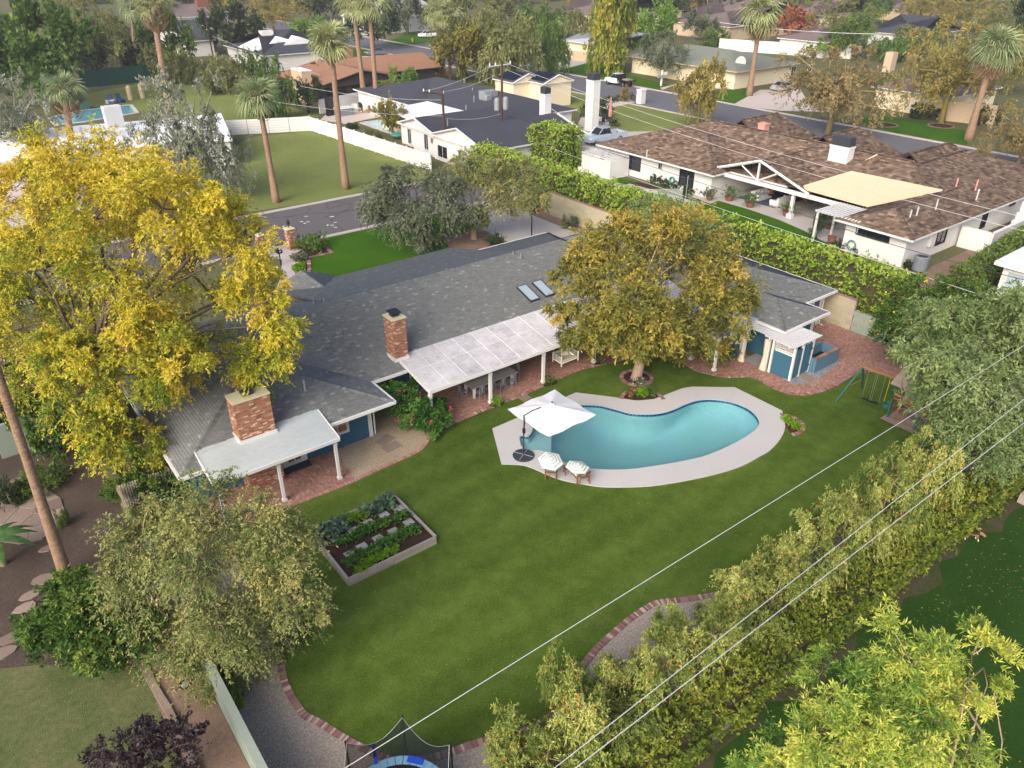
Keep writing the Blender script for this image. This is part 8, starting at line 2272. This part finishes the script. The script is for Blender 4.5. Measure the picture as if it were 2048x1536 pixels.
def car(label, q, rz, kind, paint, name='parked_car', cat='car'):
    "front towards +x"
    t = thing(name, label, cat, q, rz, 'parked vehicles')
    m = MB(); c = MB()
    if kind == 'sedan': Lh, W_, r = 2.3, .88, .32; loft(m, [(-2.3, .8, .74, .32, .78), (-2.1, .88, .8, .22, .96), (-1.2, .9, .83, .2, 1.0), (.9, .9, .84, .2, .98), (1.7, .88, .78, .22, .86), (2.25, .78, .68, .3, .68)]); cab = [(-1.75, .8, .62, .98, 1.0), (-1.05, .82, .58, .97, 1.42), (.1, .82, .58, .97, 1.46), (1.05, .8, .64, .95, .98)]; wx = (1.4, -1.35)
    elif kind == 'suv': Lh, W_, r = 2.35, .93, .37; loft(m, [(-2.35, .86, .8, .35, 1.0), (-2.2, .93, .86, .26, 1.12), (.9, .95, .87, .25, 1.12), (1.8, .92, .8, .28, 1.02), (2.35, .82, .72, .35, .82)]); cab = [(-2.28, .84, .7, 1.1, 1.13), (-1.95, .85, .66, 1.1, 1.66), (.2, .85, .66, 1.1, 1.7), (1.15, .82, .68, 1.08, 1.12)]; wx = (1.45, -1.4)
    else:
        Lh, W_, r = 2.9, .97, .42
        loft(m, [(-.35 if kind == 'flatbed' else -.4, .97, .92, .45, 1.22), (1.1, .98, .92, .42, 1.24), (2.5, .95, .85, .45, 1.18), (2.9, .88, .78, .5, 1.0)])
        cab = [(-.32, .86, .7, 1.2, 1.24), (-.2, .87, .68, 1.2, 1.9), (.9, .87, .68, 1.2, 1.92), (1.6, .84, .7, 1.18, 1.22)]; wx = (1.95, -1.8)
    b = m.build('body', MATS[paint], t, bevel=.05)
    loft(c, cab); cb = c.build('cabin', MATS['glass_dark'], t)
    rf_ = MB(); x0, x1 = cab[1][0] - .03, cab[2][0] + .06; rf_.box(((x0 + x1) / 2, 0, cab[2][4] + .01), (x1 - x0 + .1, cab[1][2] * 2 + .06, .06)); rf_.build('roof_panel', MATS[paint], cb, bevel=.03)
    pl = MB()
    for s in (-1, 1):
        for (xa, xb, za, zb) in ((cab[0][0], cab[1][0], cab[0][4], cab[1][4]), (cab[3][0], cab[2][0], cab[3][4], cab[2][4])): pl.tube([(xa, s * cab[0][2] * 1.12, za - .02), (xb, s * cab[1][2], zb)], .045, 4)
        xm = (cab[1][0] + cab[2][0]) / 2; pl.tube([(xm, s * cab[1][1] * 1.01, cab[1][3]), (xm, s * cab[1][2] * 1.01, cab[1][4])], .04, 4)
    pl.build('pillars', MATS[paint], cb)
    for x in wx:
        for s in (-1, 1): wheel(t, x, s * (W_ - .12), r, .24)
    fx = Lh - .07 if kind not in ('flatbed', 'pickup') else 2.86
    for s in (-1, 1): MB().box((fx, s * W_ * .66, .72 if kind == 'sedan' else .88), (.14, .34, .16)).build('headlight', MATS['lamp_clear'], t); 
    for s in (-1, 1): MB().box((-(Lh if kind in ('sedan', 'suv') else 2.85), s * W_ * .8, .82), (.1, .22, .18)).build('taillight', MATS['lamp_red'], t)
    MB().box((fx + .04, 0, .5), (.1, W_ * 1.7, .16)).build('bumper', MATS['grey_plastic' if kind == 'flatbed' else paint], t)
    if kind == 'pickup':
        m = MB()
        m.bx(-2.9, -.42, -.97, -.89, .5, 1.22); m.bx(-2.9, -.42, .89, .97, .5, 1.22); m.bx(-2.9, -2.82, -.9, .9, .5, 1.2); m.bx(-2.88, -.42, -.9, .9, .5, .66); m.build('cargo_bed', MATS[paint], t, bevel=.02)
    if kind == 'flatbed':
        m = MB(); m.bx(-3.0, -.4, -1.08, 1.08, .98, 1.1); m.bx(-.52, -.42, -1.0, 1.0, 1.1, 1.95); m.bx(-2.6, -.3, -.4, .4, .55, .95)
        m.build('flatbed', MATS['black_metal'], t)
        MB().bx(-2.6, -1.2, -.6, .6, 1.1, 1.28).build('load', MATS['weathered_wood'], t)
    return t
def heading(x0, y0, x1, y1): a = P(x0, y0); b = P(x1, y1); return math.atan2(b[1] - a[1], b[0] - a[0])
def mid(x0, y0, x1, y1, z=.03): a = P(x0, y0); b = P(x1, y1); return ((a[0] + b[0]) / 2, (a[1] + b[1]) / 2, z)
q = mid(1222, 166, 1288, 172); car('white flatbed truck parked along the far kerb of the side street', (101.0 - .3, q[1], .03), PI / 2, 'flatbed', 'car_white', 'flatbed_truck', 'truck')
q = mid(1428, 172, 1488, 168); car('white pickup truck parked on the driveway of the green roofed house', q, heading(1428, 176, 1488, 170), 'pickup', 'car_white', 'pickup_truck', 'truck')
q = mid(1541, 182, 1590, 180); car('silver sedan parked on the pinkish driveway by the pale house wall', q, heading(1541, 184, 1582, 179), 'sedan', 'car_silver')
q = mid(1172, 290, 1243, 281); car('silver blue pickup truck parked behind the white garden wall', q, heading(1243, 281, 1172, 293), 'pickup', 'car_pale_blue', 'pickup_truck', 'truck')
q = mid(731, 112, 772, 109); car('grey sedan parked near the brown roofed house driveway', q, heading(772, 109, 731, 112), 'sedan', 'car_grey')
q = mid(840, 76, 870, 74); car('white car parked on the far green lawn at the top', q, heading(870, 74, 840, 76), 'suv', 'car_white')
q = mid(1055, 152, 1070, 146); car('silver car half hidden under the willowy trees by the street', q, heading(1055, 152, 1070, 146), 'suv', 'car_silver')

# ground of the far blocks
sheet('far_lawn', px([(1040, 140), (1110, 128), (1185, 118), (1260, 150), (1330, 168), (1345, 172), (1320, 180), (1255, 166), (1110, 140)]), .03, 'front_lawn')
sheet('far_drive', px([(1085, 138), (1110, 126), (1180, 118), (1190, 122), (1115, 142)]), .034, 'concrete')
sheet('far_drive_b', px([(1325, 180), (1345, 172), (1440, 178), (1500, 170), (1490, 160), (1400, 158), (1320, 176)]), .034, 'driveway')
sheet('far_lawn_b', px([(1400, 205), (1420, 182), (1500, 178), (1510, 190), (1470, 208)]), .032, 'front_lawn')
sheet('far_drive_c', px([(1465, 210), (1520, 180), (1600, 178), (1610, 195), (1680, 225), (1560, 222)]), .036, 'driveway')
sheet('far_lawn_c', px([(1700, 240), (1760, 232), (1850, 244), (1930, 262), (1935, 290), (1800, 268)]), .032, 'front_lawn')
sheet('far_lawn_d', px([(770, 85), (820, 66), (880, 62), (890, 82), (800, 92)]), .032, 'front_lawn')
sheet('far_lawn_e', px([(668, 112), (690, 98), (735, 100), (745, 112)]), .032, 'front_lawn')
sheet('far_street', px([(690, 92), (790, 86), (900, 84), (1000, 100), (900, 140), (850, 118), (770, 100)]), .026, 'far_asphalt')
sheet('far_drive_d', px([(690, 118), (760, 108), (820, 112), (800, 122)]), .03, 'driveway')
sheet('far_street_b', px([(530, 62), (600, 52), (640, 50), (640, 58), (560, 70)]), .026, 'far_asphalt')

# ---------------------------------------------------------------- poles and wires
def upole(label, bx, by, tx_, ty_, r, arm=None, mat='pole_wood'):
    b = P(bx, by); tp, _ = LP(tx_, ty_, fw(b))
    t = thing('utility_pole', label, 'utility pole', b, 0, 'utility poles')
    d = np.array(tp) - np.array(b)
    MB().tube([(0, 0, -.2), tuple(d)], [r, r * .75], 8).build('pole', MATS[mat], t)
    if arm:
        a0, _ = LP(arm[0], arm[1], fw(b)); a1, _ = LP(arm[2], arm[3], fw(b)); a0 = np.array(a0) - b; a1 = np.array(a1) - b
        MB().tube([tuple(a0), tuple(a1)], .09, 4).build('cross_arm', MATS['pole_wood' if mat == 'pole_wood' and arm[4] else 'galvanised'], t)
        for f in (.03, .3, .97):
            c = a0 + (a1 - a0) * f; MB().lathe(tuple(c), [(.06, .05), (.09, .2), (.05, .35)], 6).build('insulator', MATS['lamp_clear'], t)
    return t, b, np.array(tp)
p1, pb1, pt1 = upole('wooden utility pole with a cross arm in front of the white gables', 893, 318, 884, 178, .17, (846, 184, 888, 188, 1))
p2, pb2, pt2 = upole('tall utility pole with transformers behind the long hedge', 1003, 300, 1004, 122, .17, (978, 134, 1022, 128, 0))
for k, (x, y) in enumerate(((994, 208), (1011, 206))):
    c, m_ = LP(x, y, fw(pb2)); c = np.array(c) - pb2
    MB().lathe(tuple(c), [(.3, -.75), (.34, -.6), (.34, .55), (.2, .7)], 12).build('transformer', MATS['galvanised'], p2)
upole('short cut wooden pole with a yellow guard beside the tall utility pole', 997, 292, 995, 248, .2)
upole('old leaning utility pole at the upper left beside the dark round tree', 428, 122, 411, 36, .16)
upole('pale blue post standing in the long hedge', 1177, 336, 1177, 312, .16, mat='trampoline_pad')
upole('pinkish street post in the lawn behind the dark roof', 1063, 176, 1063, 148, .1, mat='pink_pipe')
upole('distant light pole at the top of the picture', 1413, 40, 1416, -10, .12, mat='galvanised')
def wire(label, a, b, sag, r, mat='wire', name='power_line'):
    a = np.array(a); b = np.array(b); n = 24
    pts = [tuple(a + (b - a) * k / n - np.array([0, 0, sag * 4 * (k / n) * (1 - k / n)])) for k in range(n + 1)]
    o = MB(tuple(a)).tube(pts, r, 5).build(name, MATS[mat])
    return tag(o, label, 'power line', 'overhead power lines')
wire('single pale power line crossing the back lawn from the trampoline to the acacia', P(560, 1617, 8.5), P(2250, 565, 8.5), 0.0, .0095)
wire('upper of two parallel power lines over the orange shrubs', P(1030, 1598, 8.5), P(2250, 640, 9.4), 0.0, .0095)
wire('lower of two parallel power lines over the orange shrubs', P(1060, 1606, 8.8), P(2250, 690, 9.6), 0.0, .0095)
def at_px(x, y, base): q, _ = LP(x, y, fw(base)); return q
wire('upper wire from the cross arm pole to the tall pole, left', at_px(850, 182, pb1), at_px(980, 133, pb2), .3, .016)
wire('upper wire from the cross arm pole to the tall pole, right', at_px(882, 184, pb1), at_px(990, 150, pb2), .3, .016)
wire('power line from the tall pole over the dark roof and shake roof', at_px(1022, 130, pb2), P(2120, 452, 7.0), .8, .017)
wire('second power line from the tall pole towards the shake roof house', at_px(1015, 140, pb2), P(2120, 480, 6.6), .9, .017)
wire('lower cable from the tall pole passing over the long hedge', at_px(1006, 222, pb2), P(1640, 440, 4.5), .4, .022, 'dark_wire')
wire('cable continuing over the white gable wall to the right edge', P(1640, 440, 4.5), P(2150, 582, 6.0), .3, .022, 'dark_wire')
wire('pale lowest cable over the hedge and the lemon tree', at_px(1006, 258, pb2), P(2150, 650, 6.0), .4, .017)
wire('sagging cable from the cross arm pole towards the left', at_px(884, 200, pb1), P(600, 172, 7.5), .4, .016)
wire('lower sagging cable from the cross arm pole to the left', at_px(886, 232, pb1), P(470, 190, 7.0), .5, .016)
wire('service cable between the two utility poles', at_px(888, 236, pb1), at_px(1000, 228, pb2), .35, .017)
wire('thin wire from the old leaning pole down to the drooping trees', P(425, 72, 8), P(640, 150, 6), .2, .017)
wire('thin wire across the upper right trees', P(1440, 45, 9), P(1760, 68, 9), .4, .05)

# street furniture
q = P(1322, 172); t = thing('mailbox_post', 'white mailbox post with a name plate by the far kerb', 'mailbox', q); MB().box((0, 0, 1.3), (.25, .25, 2.6)).build('post', MATS['white_paint'], t); MB().box((-.5, 0, 1.6), (.9, .4, .4)).build('box', MATS['galvanised'], t); MB().box((.8, 0, 2.0), (1.0, .06, .5)).build('plate', MATS['white_paint'], t)
q = P(1469, 172); t = thing('basketball_hoop', 'basketball hoop with a white fan shaped board by the white pickup', 'basketball hoop', q); MB().tube([(0, 0, 0), (0, 0, 4.0)], .07, 6).build('pole', MATS['galvanised'], t)
m = MB(); m.add([(math.cos(a) * 1.0 * .8, -.6 - math.cos(a) * .5, 3.9 + math.sin(a) * 1.0) for a in np.linspace(-.5, PI + .5, 12)], [list(range(12))]); m.build('backboard', MATS['white_paint'], t)
q = P(825, 84); t = thing('fire_hydrant', 'small yellow fire hydrant on the far green corner', 'hydrant', q); MB().lathe((0, 0, 0), [(.2, 0), (.17, .1), (.17, .6), (.22, .65), (.12, .85), (.05, .9)], 8).build('body', MATS['lemon'], t)
for i, (x, y, mt) in enumerate(((1496, 162, 'black_metal'), (1509, 164, 'trim_blue'), (1520, 168, 'green_metal'))):
    q = P(x, y); t = thing('wheelie_bin', ['black wheelie bin by the garage wall', 'blue wheelie bin by the garage wall', 'green wheelie bin by the garage wall'][i], 'bin', q, 0, 'wheelie bins by the garage')
    MB().box((0, 0, .55), (.6, .7, 1.0)).build('body', MATS[mt], t); MB().box((0, 0, 1.1), (.68, .78, .1)).build('lid', MATS[mt], t)
ring_bed('round stone edged tree bed on the far right lawn, left one', P(1770, 250)[0], P(1770, 250)[1], 1.6)
ring_bed('round brick edged bed under the golden tree, right one', P(1882, 252)[0], P(1882, 252)[1], 1.6)
hedge('short dark hedge under the golden tree', [P(1828, 236)[:2], P(1865, 238)[:2]], 1.0, 0, 1.6, 'leaf_dark', dens=10, L=.3, W=.16, seed=70)
hedge('dark clipped hedge right of the leaning palm foot', [P(1950, 248)[:2], P(1985, 248)[:2]], 1.0, 0, 2.2, 'leaf_dark', dens=10, L=.3, W=.16, seed=71)

# ---------------------------------------------------------------- trees of the district (base x, base y, top y, half width)
FT = [(90, 212, 15, 110, 'round', 'leaf_green', 'huge dark green tree filling the upper left corner'), (205, 160, -25, 75, 'loose', 'leaf_willow', 'yellowish tree behind the upper left corner tree'), (15, 185, 30, 70, 'round', 'leaf_dark', 'dark tree at the left picture edge'),
 (170, 165, 62, 48, 'round', 'leaf_dark', 'dark green tree left of the green screen fence'), (240, 142, 45, 52, 'loose', 'leaf_willow', 'tan olive tree above the stucco wall'), (345, 140, 32, 52, 'round', 'leaf_green', 'bright round tree behind the trimmed palm'),
 (268, 143, 86, 30, 'bush', 'leaf_dark', 'dark conical shrub behind the green screen'), (365, 168, 98, 33, 'bush', 'leaf_willow', 'round shrub right of the trimmed palm'), (322, 160, 90, 30, 'bush', 'leaf_willow', 'olive shrub directly behind the trimmed palm'),
 (455, 188, 116, 40, 'bush', 'leaf_willow', 'round olive shrub left of the short fan palm'), (475, 112, 10, 60, 'round', 'leaf_dark', 'large round dark ficus left of the dark roofed house'), (552, 238, 112, 52, 'weep', 'leaf_green', 'drooping pepper tree behind the short fan palm'),
 (618, 226, 162, 36, 'round', 'leaf_dark', 'small dark tree beside the white slat fence'), (550, 72, -25, 70, 'loose', 'leaf_gold', 'golden olive tree at the top left of centre'), (640, 40, -30, 44, 'round', 'leaf_dark', 'dark tree behind the golden one at the top'),
 (622, 86, 24, 46, 'weep', 'leaf_bright', 'pale green feathery tree left of the slim palm'), (748, 98, 12, 58, 'round', 'leaf_dark', 'dark round ficus behind the pair of palms'), (815, 70, -25, 52, 'loose', 'leaf_olive', 'grey green tree behind the white far car'),
 (925, 160, -15, 62, 'loose', 'leaf_willow', 'brown green tree behind the palm trio'), (930, 165, 60, 58, 'round', 'leaf_oak', 'olive tree right beside the palm trio'), (1022, 168, 5, 76, 'weep', 'leaf_willow', 'big weeping willowy tree beside the side street'),
 (1100, 150, 38, 42, 'weep', 'leaf_green', 'darker weeping tree right of the big willowy one'), (1092, 75, -5, 58, 'weep', 'leaf_green', 'green weeping tree behind the willowy ones'), (1160, 104, 26, 36, 'loose', 'leaf_willow', 'olive tree left of the columnar tree'),
 (1217, 146, -25, 42, 'column', 'leaf_column', 'tall columnar yellow green tree on the far lawn'), (1300, 108, 12, 56, 'round', 'leaf_bright', 'bright green rounded tree behind the green grey roof'), (1322, 160, 62, 60, 'loose', 'leaf_olive', 'grey olive tree in front of the green grey roof'),
 (1400, 80, 24, 34, 'round', 'leaf_olive', 'grey green tree behind the green grey roof'), (1430, 92, 58, 30, 'bush', 'leaf_green', 'dark clipped shrub left of the white boundary wall'), (1392, 258, 128, 56, 'loose', 'leaf_gold', 'small golden tree in the dry front yard'),
 (1655, 266, 92, 122, 'loose', 'leaf_tan', 'large tan brown tree at the side street kerb'), (1882, 246, 42, 112, 'loose', 'leaf_gold', 'large golden tree left of the leaning palm'), (1580, 90, 20, 50, 'round', 'leaf_rust', 'rust red tree behind the white boundary wall'),
 (1672, 104, 0, 66, 'loose', 'leaf_willow', 'olive tree above the white boundary wall'), (1692, 116, 38, 52, 'loose', 'leaf_green', 'dark branching tree in front of the white house wall'), (1782, 124, 58, 46, 'weep', 'leaf_green', 'deep green tree behind the pale chimney'),
 (1648, 116, 76, 32, 'round', 'leaf_bright', 'bright green bush tree above the tan tree'), (1792, 190, 148, 36, 'bush', 'leaf_green', 'green shrub in front of the mauve roof'), (1850, 124, 38, 62, 'weep', 'leaf_willow', 'drooping olive tree beyond the mauve roof'),
 (1925, 64, -25, 84, 'loose', 'leaf_gold', 'golden tree at the upper right top'), (1835, 52, -25, 60, 'loose', 'leaf_gold', 'golden olive tree left of the uppermost right one'), (2032, 336, 212, 78, 'loose', 'leaf_tan', 'tan tree at the right picture edge near the street'),
 (2012, 190, 60, 60, 'loose', 'leaf_willow', 'yellow green tree behind the leaning palm crown'), (1562, 44, -20, 50, 'loose', 'leaf_willow', 'yellow green tree behind the skirted palm'), (1480, 64, -15, 48, 'round', 'leaf_dark', 'dark tree left of the skirted palm'),
 (1390, 26, -30, 44, 'loose', 'leaf_gold', 'gold brown tree at the top above the pink roof'), (1168, 36, -30, 44, 'loose', 'leaf_tan', 'rust tan tree at the top left of the columnar tree'), (806, 205, 140, 42, 'round', 'leaf_bright', 'bright green shrub tree left of the dark roof'),
 (786, 212, 165, 28, 'loose', 'leaf_gold', 'yellow shrub by the palm pair'), (786, 272, 202, 32, 'round', 'leaf_oak', 'small round tree beside the turquoise far pool'), (705, 258, 245, 14, 'bush', 'leaf_dark', 'low dark bush inside the white panel fence'),
 (745, 278, 258, 22, 'bush', 'leaf_willow', 'olive bush inside the white panel fence by the pool'), (1248, 205, 175, 14, 'loose', 'leaf_tan', 'thin bare brown shrub by the white gate pillar'), (1205, 235, 205, 22, 'bush', 'leaf_dark', 'dark shrub behind the patio table'),
 (1985, 90, 0, 60, 'loose', 'leaf_willow', 'olive tree at the upper right edge'), (1330, 40, -25, 50, 'round', 'leaf_dark', 'dark tree at the top right of the slate roof'), (990, 60, -25, 50, 'loose', 'leaf_willow', 'tall olive tree behind the willowy tree'),
 (890, 55, -30, 50, 'round', 'leaf_dark', 'dark tree at the top behind the palm trio'), (725, 30, -30, 40, 'round', 'leaf_dark', 'dark tree behind the white gabled house'), (430, 30, -30, 50, 'loose', 'leaf_gold', 'golden tree at the top beyond the mauve roof'),
 (300, 60, -30, 50, 'round', 'leaf_willow', 'olive tree at the top behind the distant palm'), (130, 90, -30, 60, 'loose', 'leaf_willow', 'pale olive tree behind the corner tree'), (1640, 45, -30, 50, 'round', 'leaf_willow', 'olive tree at the top right of the tan house'),
 (1740, 50, -25, 45, 'loose', 'leaf_green', 'green tree left of the dark distant roof'), (505, 150, 98, 22, 'bush', 'leaf_green', 'small green tree near the brown roof chimney'), (2045, 130, -10, 45, 'round', 'leaf_dark', 'dark tree in the upper right corner'),
 (1960, 330, 290, 20, 'bush', 'leaf_tan', 'low tan bush at the foot of the right edge tree'), (1400, 150, 110, 26, 'loose', 'leaf_olive', 'thin grey tree beside the green grey roof front'), (560, 120, 82, 24, 'bush', 'leaf_bright', 'bright bush before the pale gable')]
for f in FT: far_tree(*f)
for i, (bx, by, ty, hw, lb_) in enumerate(((392, 405, 152, 112, 'large silvery grey eucalyptus beside the bright white roof'), (55, 335, 150, 88, 'silvery grey eucalyptus at the left edge above the mower'), (455, 400, 270, 62, 'lower grey crown beside the eucalyptus near the street'))):
    far_tree(bx, by, ty, hw, 'loose', 'leaf_grey', lb_, 'eucalyptus_tree')
rng = np.random.default_rng(78)
for k in range(64):
    y_ = float(rng.uniform(-28, 27)); x_ = 2080 * (k + rng.random()) / 64
    kd = ['loose', 'round', 'weep', 'round'][k % 4]; mt = ['leaf_willow', 'leaf_dark', 'leaf_green', 'leaf_oak', 'leaf_gold'][k % 5]
    far_tree(x_, y_, y_ - rng.uniform(26, 52), rng.uniform(26, 52), kd, mt, {'leaf_willow': 'pale olive', 'leaf_dark': 'dark', 'leaf_green': 'green', 'leaf_oak': 'bronze', 'leaf_gold': 'golden'}[mt] + {'loose': ' open', 'round': ' rounded', 'weep': ' drooping'}[kd] + ' distant tree at the top edge, ' + ['in the left corner', 'left of the tall palms', 'near the palm trio', 'above the willowy trees', 'above the columnar tree', 'around the skirted palm', 'above the golden trees', 'in the right corner'][min(7, int(x_ / 260))], group='distant garden trees at the top')
# far-off wood that closes the view
rng = np.random.default_rng(77)
CC = []; RR = []; OO = []
for k in range(200):
    xx = rng.uniform(-150, 2200); fwd_ = rng.uniform(330, 700)
    q, m_ = LP(xx, 0, fwd_); r = rng.uniform(4, 8)
    for j in range(13):
        d = unit(rng.normal(size=3)); d[2] = abs(d[2]) * .9
        CC.append((q[0] + d[0] * r, q[1] + d[1] * r, 1.5 + d[2] * r * 1.3)); RR.append(r * .4); OO.append(d)
CC = np.array(CC); RR = np.array(RR); OO = np.array(OO)
V, Fq, tn, _ = leaves(CC, RR, OO, 2, 5, 1.9, 1.1, 1, .2, .3, rng)
M('leaf_wood', [(56, 66, 36), (84, 90, 48), (116, 112, 60), (140, 124, 70)], .7, tone=1.0, n1=(.03, .8), n2=None, trans=.25)
o = link(bpy.data.objects.new('far_woodland', npmesh('far_woodland', V, Fq, MATS['leaf_wood'], tn)))
tag(o, 'far off mass of trees closing the top of the view', 'woodland', kind='stuff')
# thin pale air over the district
hz = MB().bx(-940, 1240, -740, 1240, -3, 25).build('haze', None)
hm = bpy.data.materials.new('haze'); hm.use_nodes = True; hm.node_tree.nodes.clear()
hv = hm.node_tree.nodes.new('ShaderNodeVolumePrincipled'); hv.inputs['Color'].default_value = (.93, .95, 1, 1); hv.inputs['Density'].default_value = .00032; hv.inputs['Anisotropy'].default_value = .1
ho = hm.node_tree.nodes.new('ShaderNodeOutputMaterial'); hm.node_tree.links.new(hv.outputs[0], ho.inputs['Volume'])
hz.data.materials.clear(); hz.data.materials.append(hm); hz['kind'] = 'stuff'
